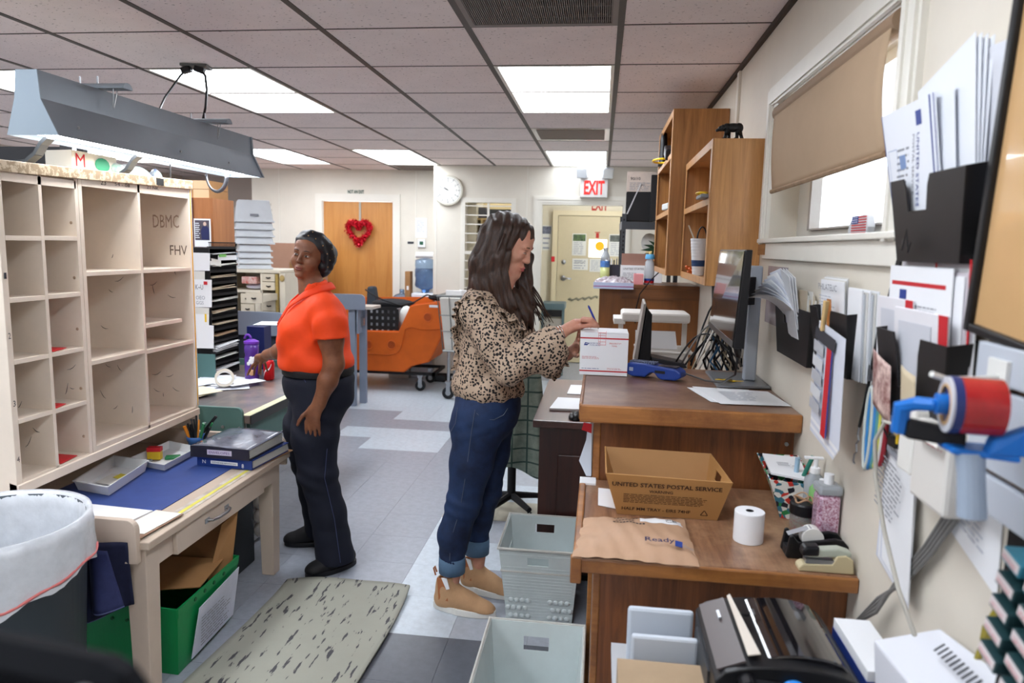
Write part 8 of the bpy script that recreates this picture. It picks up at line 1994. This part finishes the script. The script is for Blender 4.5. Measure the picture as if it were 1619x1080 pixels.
# jeans
m_jn = M('jeans_blue', (38,62,104),.75,var=.35,vs=4,col2=(18,28,54),bump=.15,bs=200); m_jc = M('jeans_cuff', (84,112,140),.75,var=.1,vs=30)
J = Field((-.72,2.66,.14), (-.24,3.16,1.0),.005)
J.ell((-.452,2.92,.885), (.140,.166,.17),.03); J.ell((-.50,2.865,.80), (.105,.085,.10),.03); J.ell((-.49,2.98,.80), (.105,.085,.10),.03)
J.chain([(-.470,2.845,.84), (-.505,2.84,.65), (-.535,2.835,.47)], [.108,.088,.070],.03); J.chain([(-.535,2.835,.47), (-.575,2.83,.33), (-.580,2.828,.19)], [.070,.064,.052],.03)
J.chain([(-.445,3.00,.84), (-.455,3.01,.65), (-.470,3.01,.47)], [.106,.085,.068],.03); J.chain([(-.470,3.01,.47), (-.50,3.01,.34), (-.505,3.01,.225)], [.068,.060,.050],.03)
J.folds(lambda X,Y,Z: .0022 * np.sin(120 * Z + 30 * X) * np.exp(-((Z - .47) / .07) ** 2) + .0025 * np.sin(95 * Z + 40 * X) * np.exp(-((Z - .24) / .06) ** 2) + .0015 * np.sin(110 * Z - 50 * X) * np.exp(-((Z - .80) / .06) ** 2))
J.cut((-.45,2.92,.935), (0,0,1)); 
J.cut((-.5,2.9,.185), (0,0,-1))
J.cone((-.50,3.01,.20), (-.50,3.01,.12),.08,.08,0,op='s') if False else None
o = from_field('jeans',J,m_jn,pA)
for (x,y,z0,z1) in ((-.580,2.828,.165,.235), (-.505,3.01,.175,.245)):
    MB().lathe([(.050,z0), (.056,z0), (.0575,z0 + .03), (.0565,z1), (.050,z1)], (x,y,0),32,closed=True).build('jeans_cuff',m_jc,pA,smooth=True)
m_sm = M('seam_thread', (84,92,110),.8)
MB().tube([(-.475,2.734,.90), (-.49,2.738,.80), (-.508,2.749,.65), (-.536,2.763,.47), (-.575,2.765,.33), (-.580,2.774,.23)],.0016,5).build('side_seam',m_sm,pA)
MB().tube([(-.47,2.742,.885), (-.445,2.742,.862), (-.40,2.755,.858), (-.365,2.775,.875), (-.35,2.79,.90)],.0016,5).build('pocket_seam',m_sm,pA)
MB().tube([(-.555,2.775,.895), (-.562,2.773,.83), (-.585,2.795,.79)],.0016,5).build('pocket_seam',m_sm,pA)
MB().lathe([(1,-.016), (1.012,-.012), (1.012,.012), (1,.016)], (0,0,0),48,closed=True).xf(Matrix.Translation((-.452,2.92,.918)) @ Matrix.Diagonal((.128,.155,1,1))).build('belt',m_blackm,pA,smooth=True)
# boots
m_bt = M('suede_tan', (188,148,110),.8,var=.1,vs=20,bump=.1,bs=120); m_sole = M('sole_white', (226,224,218),.5)
def boot(hx,hy,tx,ty,parent):
    h,t_ = V(hx,hy,0),V(tx,ty,0); d = (t_ - h).normalized(); s_ = V(-d.y,d.x,0); L = (t_ - h).length
    lo = np.minimum(h,t_) - .09; hi = np.maximum(h,t_) + .09
    Bt = Field((lo[0],lo[1],.012), (hi[0],hi[1],.20),.004)
    def P(f,z,y=0): return tuple(h + d * (f * L) + s_ * y + V(0,0,z))
    Bt.chain([P(.17,.055),P(.19,.10),P(.20,.155)], [.043,.040,.042],.02); Bt.cone(P(.17,.045),P(.55,.042),.040,.040,.02); Bt.cone(P(.30,.085),P(.62,.045),.038,.036,.03); Bt.ell(P(.74,.034), (.055,.042,.034),.02,Matrix(((d.x,s_.x,0), (d.y,s_.y,0), (0,0,1)))); Bt.ell(P(.88,.026), (.035,.036,.022),.02,Matrix(((d.x,s_.x,0), (d.y,s_.y,0), (0,0,1))))
    Bt.cut((0,0,.022), (0,0,-1)); Bt.cut(P(.2,.150), (-.25 * d.x,-.25 * d.y,1))
    Bt.cone(P(.20,.165),P(.20,.125),.034,.030,.004,op='s')
    b = from_field('ankle_boot',Bt,m_bt,parent)
    out = []
    for i in range(33):
        a = 2 * PI * i / 32; f = .5 - .5 * math.cos(a); w = (.040 + .008 * math.sin(PI * min(1,f * 1.1))) * (1 if .06 < f < .94 else .8)
        out.append((f,w * (1 if a < PI else -1)))
    pts = [P(-.02 + 1.04 * (.5 - .5 * math.cos(2 * PI * i / 40)),.0005,.047 * math.sin(2 * PI * i / 40) * (1 if math.cos(2 * PI * i / 40) < .2 else .88)) for i in range(40)]
    MB().prism(pts, (0,0,.030)).build('white_sole',m_sole,b,bevel=.004,smooth=False)
    MB().prism([P(.10,.155,.0425 * -1),P(.13,.06,-.0445),P(.29,.06,-.0455),P(.24,.155,-.0425)],s_ * .004).build('elastic_gore',M('gore_brown', (168,104,66),.8),b)
    MB().prism([P(.17,.158,-.0435),P(.26,.11,-.046),P(.31,.115,-.046),P(.26,.158,-.0435)],s_ * .004).build('white_gusset',m_white,b)
    MB().tube([P(.015,.145),P(-.02,.175),P(.0,.185),P(.035,.16)],.004,6).build('pull_tab',M('gore_brown',None),b)
boot(-.655,2.828,-.385,2.785,pA); boot(-.578,3.035,-.325,2.95,pA)
# hair
m_hair = M('hair_brown', (74,50,38),.38,var=.5,vs=10,stretch=(22,22,1.2),col2=(34,23,19),bump=.7,bs=20,spec=.5)
H = Field((-.62,2.72,1.06), (-.20,3.14,1.72),.0045)
def Wh(x,y,z): return tuple(WA(x,y,z))
RmA = np.array(RA)
H.ell(Wh(-.022,0,.048), (.105,.090,.088),.02,RmA); H.ell(Wh(-.055,0,.0), (.070,.088,.10),.03,RmA); H.ell(Wh(.0,0,.070), (.092,.075,.058),.02,RmA)
H.chain([(-.40,2.850,1.60), (-.415,2.838,1.50), (-.425,2.835,1.40), (-.385,2.84,1.30), (-.335,2.85,1.235)], [.040,.046,.052,.046,.018],.03,.62, (.1,1,0))
H.chain([(-.44,2.87,1.58), (-.475,2.865,1.48), (-.475,2.86,1.38), (-.42,2.85,1.29), (-.365,2.85,1.22)], [.045,.050,.052,.042,.014],.03)
H.chain([(-.43,2.97,1.58), (-.46,2.98,1.46), (-.45,2.99,1.36), (-.36,2.99,1.29), (-.30,2.96,1.24)], [.050,.055,.052,.045,.02],.03)
H.chain([(-.335,3.00,1.60), (-.315,3.015,1.50), (-.325,3.01,1.40), (-.315,2.98,1.31), (-.295,2.95,1.24)], [.022,.026,.034,.040,.016],.025)
H.chain([(-.36,2.93,1.33), (-.32,2.91,1.26), (-.30,2.90,1.20)], [.05,.045,.015],.03)
H.folds(lambda X,Y,Z: .0035 * np.sin(170 * X + 60 * Y + 5 * np.sin(14 * Z)) + .003 * np.sin(120 * Y - 60 * X + 4 * np.sin(17 * Z)) + np.clip((1.30 - Z),0,.1) * .10 * np.sin(140 * X + 90 * Y))
H.ell(Wh(.105,-.004,-.014), (.078,.062,.090),.006,RmA,op='s')
H.ell(Wh(.095,0,-.075), (.07,.055,.06),.006,RmA,op='s')
o = from_field('long_hair',H,m_hair,pA)
rh = random.Random(4)
for i in range(46):
    side_ = rh.random() < .68; y0 = rh.uniform(2.815,2.87) if side_ else rh.uniform(2.99,3.05)
    top = V(*WA(.03 + .02 * rh.random(), (-.03 if side_ else .03),.125 - .01 * rh.random())) if rh.random() < .4 else V(-.42 + .06 * rh.random(),y0 + (.01 if side_ else -.01),1.60)
    x1 = rh.uniform(-.47,-.39) if side_ else rh.uniform(-.36,-.30)
    pts = [top,V(x1,y0 - (.006 if side_ else -.006),1.50),V(x1 - .01 + .02 * rh.random(),y0 - (.004 if side_ else -.004),1.40),V(x1 + .03 + .03 * rh.random(),y0 + .01,1.31 + .03 * rh.random()),V(x1 + .07 + .05 * rh.random(),y0 + .02,1.20 + .06 * rh.random())]
    q_ = []
    for j in range(len(pts) - 1):
        for s_ in range(4): q_.append(pts[j].lerp(pts[j + 1],s_ / 4))
    q_.append(pts[-1])
    for _ in range(3): q_ = [q_[0]] + [(q_[j - 1] + q_[j] * 2 + q_[j + 1]) / 4 for j in range(1,len(q_) - 1)] + [q_[-1]]
    MB().tube(q_, [.0045 * (1 - (j / len(q_)) ** 3) + .0006 for j in range(len(q_))],5).build('hair_lock',m_hair,pA,smooth=True)
# watch, bracelets, ring, pen
MB().lathe([(.0265,-.010), (.030,-.010), (.030,.010), (.0265,.010)], (0,0,0),28,closed=True).xf(Matrix.Translation((-.128,2.957,1.108)) @ Vector((.55,-.75,.30)).to_track_quat('Z','Y').to_matrix().to_4x4()).build('wrist_watch',m_blackm,pA,smooth=True)
for k_ in range(3):
    MB().lathe([(.0272,-.0018), (.0292,-.0018), (.0292,.0018), (.0272,.0018)], (0,0,0),28,closed=True).xf(Matrix.Translation((-.158 + .008 * k_,2.792 + .002 * k_,1.210 + .004 * k_)) @ Vector((.92,.3,.4)).to_track_quat('Z','Y').to_matrix().to_4x4()).build('bracelet',M('silver', (206,200,196),.2,metal=.9),pA,smooth=True)
t = thing('blue_pen','blue ballpoint pen held in the writing woman\'s hand','pen', (.002,2.83,1.2315))
MB().cyl((.002,2.831,1.2318), (-.0006,2.832,1.240),.0008,.0035,8).build('pen_tip',m_steel,t); MB().cyl((-.0006,2.832,1.240), (-.040,2.850,1.318),.0042,n=12).build('pen_barrel',M('pen_blue', (28,42,150),.3),t,smooth=False); MB().cyl((-.040,2.850,1.318), (-.0425,2.851,1.323),.0035,.002,10).build('pen_cap',m_usblue,t)

# ------------------------------------------------------------------ woman in orange polo and black head wrap
OB = (-1.32,3.2,0)
skB = skin_mat('skin_brown', (134,86,60), (108,66,46))
A = Field((-1.95,2.90,-.01), (-1.05,3.74,1.64),.0058, [((-1.46,3.06,1.36), (-1.24,3.33,1.63))],.003)
fB = Vector((-.90,-.42,0)).normalized(); lB = Vector((-fB.y,fB.x,0)) * 1.0          # left side vector
lB = Vector((0,0,1)).cross(fB)
cB = V(-1.325,3.215,0)
def PB(f,l,z): p = cB + fB * f + lB * l; return (p.x,p.y,z)
RB_ = np.array([[fB.x,lB.x,0], [fB.y,lB.y,0], [0,0,1]])
A.ell(PB(0,0,.90), (.13,.17,.13),.03,RB_); A.ell(PB(.01,0,1.05), (.12,.15,.15),.05,RB_); A.ell(PB(0,0,1.17), (.12,.165,.13),.05,RB_)
A.cone(PB(-.02,-.15,1.25),PB(-.02,.15,1.25),.052,.052,.05)
A.chain([PB(.0,0,1.24),PB(.02,.01,1.32), (-1.355,3.20,1.40)], [.068,.056,.056],.03)
cH = (-1.350,3.205,1.474); RBh = frame((-.14,-.98,.03),-.17)
WB,EB = head_fn(A,cH,RBh,.90,wide=1.12)
for y in (-1,1): EB((.058,y * .040,-.026), (.030,.028,.028),.018)
A.chain([PB(.0,.09,.86), (-1.275,3.085,.47), (-1.195,3.10,.10)], [.10,.07,.045],.03); A.chain([PB(.0,-.09,.86), (-1.405,3.265,.47), (-1.395,3.36,.10)], [.10,.07,.045],.03)
for a,b_ in (((-1.175,3.125,.05), (-1.23,3.06,.036)), ((-1.385,3.362,.05), (-1.46,3.338,.036))): A.cone(a,b_,.030,.024,.02)
# left arm hanging (near camera), relaxed hand
sh,el,wr = (-1.215,3.055,1.235), (-1.175,3.035,1.005), (-1.235,3.005,.828)
A.chain([sh, (-1.19,3.04,1.12),el], [.056,.054,.043],.025); A.chain([el, (-1.20,3.02,.93),wr], [.043,.042,.028],.025)
hn = V(-.25,-.97,-.05).normalized()
A.cone(wr, (-1.258,2.997,.775),.027,.030,.02,.55,tuple(hn)); A.cone((-1.262,2.996,.785), (-1.262,2.992,.748),.033,.034,.016,.42,tuple(hn))
for i, (dx,L) in enumerate(((-.030,.078), (-.010,.088), (.010,.082), (.029,.066))):
    b0 = V(-1.262 + dx,2.992,.748 - .002 * abs(i - 1.5)); e = V(dx * .25,-.004,-1).normalized()
    finger(A, [tuple(b0),tuple(b0 + e * L * .42),tuple(b0 + e * L * .75 + V(0,.006,0)),tuple(b0 + e * L + V(0,.013,0))],.0094 - .0008 * (i == 3))
finger(A, [(-1.280,2.996,.795), (-1.307,2.990,.772), (-1.322,2.986,.748), (-1.330,2.985,.728)],.0108)
# right arm reaching over the table
sh2,el2,wr2 = (-1.40,3.37,1.235), (-1.54,3.40,1.02), (-1.73,3.53,.955)
A.chain([sh2,el2], [.056,.044],.025); A.chain([el2, (-1.63,3.46,.985),wr2], [.044,.040,.027],.025)
A.cone(wr2, (-1.790,3.575,.925),.026,.030,.018,.6, (.3,.2,1)); A.cone((-1.785,3.57,.928), (-1.81,3.595,.905),.032,.031,.016,.5, (.3,.2,1))
finger(A, [(-1.815,3.580,.905), (-1.850,3.590,.878), (-1.872,3.600,.848), (-1.888,3.606,.822)],.0092)
finger(A, [(-1.822,3.600,.900), (-1.850,3.622,.868), (-1.862,3.634,.838), (-1.868,3.640,.815)],.0092)
finger(A, [(-1.812,3.618,.898), (-1.830,3.644,.866), (-1.836,3.654,.838), (-1.836,3.658,.818)],.0088)
finger(A, [(-1.798,3.628,.900), (-1.806,3.654,.872), (-1.806,3.664,.850), (-1.802,3.668,.834)],.0080)
finger(A, [(-1.775,3.555,.925), (-1.785,3.548,.890), (-1.790,3.550,.862), (-1.798,3.556,.842)],.0105)
pB = from_field('person',A,skB,origin=OB)
tag(pB,'woman in orange polo shirt and black head wrap, facing the camera','person')
face_parts(pB,WB,RBh,.90,M('lips_brown', (122,62,58),.45),M('brow_dark', (40,28,24),.7),M('iris_dark', (30,20,18),.2),.75,.004)
# shirt
m_og = M('orange_polo', (236,70,18),.7,var=.08,vs=8,bump=.1,bs=120)
S = Field((-1.70,2.86,.86), (-.98,3.60,1.44),.005)
S.chain([(-1.22,3.06,1.24), (-1.195,3.04,1.19), (-1.180,3.03,1.10)], [.070,.072,.073],.03); S.cut((-1.18,3.03,1.122), (.10,-.05,-1))
S.ell(PB(.005,0,.99), (.175,.195,.10),.03,RB_); S.ell(PB(.02,0,1.08), (.165,.18,.15),.05,RB_); S.ell(PB(.0,0,1.18), (.14,.185,.13),.05,RB_)
S.ell(PB(.10,.07,1.14), (.075,.08,.075),.04,RB_); S.ell(PB(.10,-.07,1.14), (.075,.08,.075),.04,RB_)
S.cone(PB(-.02,-.15,1.25),PB(-.02,.15,1.25),.066,.066,.05)
S.chain([(-1.40,3.37,1.24), (-1.45,3.385,1.17), (-1.50,3.395,1.10)], [.070,.070,.068],.03)
S.cone(PB(.01,.01,1.30),PB(.015,.01,1.345),.072,.066,.02)
S.folds(lambda X,Y,Z: .003 * np.sin(52 * Z + 30 * X + 20 * Y) * np.clip((1.2 - Z) * 6,0,1) + .0022 * np.sin(34 * X - 46 * Z + 3 * np.sin(20 * Y)) + .004 * np.sin(70 * X + 55 * Y) * np.clip((.96 - Z) * 14,0,1))
S.cone(PB(.02,.01,1.32),PB(.03,.01,1.42),.054,.07,.006,op='s')
S.cone(PB(.175,.0,1.20),PB(.080,.01,1.36),.014,.060,.008,op='s')
S.cut((-1.18,3.03,1.118), (.18,-.10,-1)) if False else None
S.cut((-1.3,3.2,.958), (0,0,-1))
from_field('polo_shirt',S,m_og,pB)
m_ogd = M('orange_collar', (226,62,16),.65)
cl = [PB(.145,.015,1.225),PB(.115,.05,1.30),PB(.06,.075,1.345),PB(-.01,.07,1.375),PB(-.055,.02,1.385)]
def collar(side_):
    pts = [V(*PB(.158,side_ * .030,1.195)),V(*PB(.112,side_ * .042,1.275)),V(*PB(.062,side_ * .066,1.320)),V(*PB(.0,side_ * .066,1.352)),V(*PB(-.055,side_ * .03,1.362)),V(*PB(-.062,0,1.363))]
    def fn(u,v):
        x = u * 5; i = min(int(x),4); p = pts[i].lerp(pts[i + 1],x - i); out = (p - V(*PB(.02,0,p.z))); out.z = 0; out.normalize()
        return p + out * (.001 + .024 * v) + V(0,0,.004 * math.sin(v * PI) - .036 * v ** 1.2 * (1 - .2 * u)) + lB * (side_ * .012 * v * (1 - u))
    MB().grid(fn,20,5).build('collar',m_ogd,pB,smooth=True,solid=.003)
collar(1); collar(-1)
# jeans
m_jd = M('jeans_dark', (17,21,38),.8,var=.25,vs=6,col2=(16,20,34),bump=.12,bs=200)
J = Field((-1.62,2.90,.02), (-1.02,3.50,1.02),.005)
J.ell(PB(-.005,0,.90), (.168,.188,.085),.03,RB_); J.ell(PB(-.06,.065,.835), (.105,.10,.105),.03,RB_); J.ell(PB(-.06,-.065,.835), (.105,.10,.105),.03,RB_); J.ell(PB(.06,0,.86), (.10,.14,.09),.03,RB_)
J.chain([PB(-.0,.085,.83), (-1.295,3.095,.65), (-1.280,3.085,.48)], [.122,.105,.088],.03); J.chain([(-1.280,3.085,.48), (-1.235,3.095,.28), (-1.205,3.10,.065)], [.086,.080,.090],.03)
J.chain([PB(-.0,-.085,.83), (-1.41,3.25,.65), (-1.405,3.27,.48)], [.120,.100,.082],.03); J.chain([(-1.405,3.27,.48), (-1.395,3.33,.28), (-1.385,3.37,.075)], [.080,.075,.080],.03)
J.folds(lambda X,Y,Z: .0032 * np.sin(85 * Z + 30 * X) * np.exp(-((Z - .46) / .09) ** 2) + .003 * np.sin(70 * Z + 50 * X) * np.exp(-((Z - .72) / .09) ** 2) + .002 * np.sin(60 * Z) * np.exp(-((Z - .15) / .1) ** 2))
J.cut((0,0,.972), (0,0,1)); J.cut((0,0,.045), (0,0,-1))
from_field('jeans',J,m_jd,pB)
MB().lathe([(1,-.018), (1.015,-.014), (1.015,.014), (1,.018)], (0,0,0),56,closed=True).xf(Matrix.Translation(PB(-.002,0,.948)) @ Matrix(((fB.x * .166,lB.x * .186,0,0), (fB.y * .166,lB.y * .186,0,0), (0,0,1,0), (0,0,0,1)))).build('belt',m_blackm,pB,smooth=True)
MB().tube([(-1.20,3.005,.62), (-1.215,3.008,.48), (-1.175,3.020,.28), (-1.150,3.025,.07)],.0015,5).build('side_seam',M('seam_blue', (58,66,100),.8),pB)
MB().tube([PB(.07,.165,.93),PB(.055,.175,.905),PB(.02,.185,.895),PB(-.01,.187,.90)],.0015,5).build('pocket_seam',M('seam_blue',None),pB)
# shoes
m_shoe = M('shoe_black', (20,20,24),.6,bump=.1,bs=150)
def shoe(hx,hy,tx,ty,parent):
    h,t_ = V(hx,hy,0),V(tx,ty,0); d = (t_ - h).normalized(); s_ = V(-d.y,d.x,0); L = (t_ - h).length
    lo = np.minimum(h,t_) - .08; hi = np.maximum(h,t_) + .08; R3 = Matrix(((d.x,s_.x,0), (d.y,s_.y,0), (0,0,1)))
    def P(f,z,y=0): return tuple(h + d * (f * L) + s_ * y + V(0,0,z))
    Bt = Field((lo[0],lo[1],.010), (hi[0],hi[1],.13),.004)
    Bt.cone(P(.18,.05),P(.5,.045),.044,.044,.02); Bt.cone(P(.30,.075),P(.62,.045),.036,.036,.03); Bt.ell(P(.72,.036), (.06,.046,.034),.02,R3); Bt.ell(P(.87,.030), (.038,.040,.026),.02,R3)
    Bt.cut((0,0,.020), (0,0,-1)); b = from_field('shoe',Bt,m_shoe,parent)
    pts = [P(-.02 + 1.04 * (.5 - .5 * math.cos(2 * PI * i / 40)),.0005,.050 * math.sin(2 * PI * i / 40)) for i in range(40)]
    MB().prism(pts, (0,0,.024)).build('sole',M('sole_black', (30,30,34),.5),b,bevel=.004)
shoe(-1.135,3.180,-1.300,2.985,pB); shoe(-1.345,3.385,-1.555,3.315,pB)
# head wrap
m_wrap = M('wrap_black', (22,21,26),.45,bump=.2,bs=80,spec=.5)
H = Field((-1.52,3.05,1.34), (-1.12,3.42,1.66),.004)
RmB = np.array(RBh)
def WBt(x,y,z): return tuple(WB(x,y * .97,z * .93))
H.ell(WBt(-.030,0,.050),tuple(.90 * q for q in (.104,.092,.086)),.02,RmB); H.ell(WBt(-.075,.0,.005),tuple(.90 * q for q in (.070,.085,.085)),.03,RmB); H.ell(WBt(-.06,.045,-.02),tuple(.90 * q for q in (.055,.045,.07)),.03,RmB); H.ell(WBt(-.115,.02,.03),tuple(.90 * q for q in (.05,.06,.06)),.03,RmB)
H.ell(WBt(.01,0,.085),tuple(.90 * q for q in (.075,.082,.055)),.02,RmB)
H.ell(WBt(-.035,.060,-.01),tuple(.90 * q for q in (.050,.034,.085)),.02,RmB); H.ell(WBt(-.035,-.055,.02),tuple(.90 * q for q in (.050,.030,.05)),.02,RmB)
H.chain([WBt(-.01,-.080,.050),WBt(.045,-.056,.092),WBt(.058,-.015,.108),WBt(.052,.028,.108),WBt(.034,.066,.082),WBt(.010,.084,.030),WBt(-.005,.082,-.030),WBt(-.02,.070,-.065)], [.90 * q for q in (.010,.012,.013,.014,.015,.016,.016,.013)],.014)
H.chain([WBt(-.03,-.070,.090),WBt(.022,-.040,.122),WBt(.030,.0,.130),WBt(.012,.045,.122),WBt(-.020,.080,.085),WBt(-.045,.094,.025),WBt(-.055,.085,-.035)], [.90 * q for q in (.014,.016,.018,.020,.020,.018,.016)],.020)
H.folds(lambda X,Y,Z: .0016 * np.sin(120 * (Z + .4 * (X - Y)) + 3 * np.sin(30 * X)))
H.ell(WBt(.122,-.006,-.036),tuple(.90 * q for q in (.088,.082,.118)),.006,RmB,op='s')
wrap_o = from_field('head_wrap',H,m_wrap,pB,smooth=2); WR = surf(wrap_o)
m_stud = M('gold_stud', (176,140,96),.3,metal=.8)
for p_ in ((.078,.012,.125), (.063,.052,.112), (.040,.088,.082), (.012,.108,.045), (-.012,.112,.010), (-.018,.110,-.025), (.02,.07,.125), (-.02,.112,.07), (-.045,.112,.03), (.05,.02,.145)):
    MB().ell(WR.find_nearest(V(*WB(*p_)))[0],.0032,8).build('gold_stud',m_stud,pB,smooth=True)
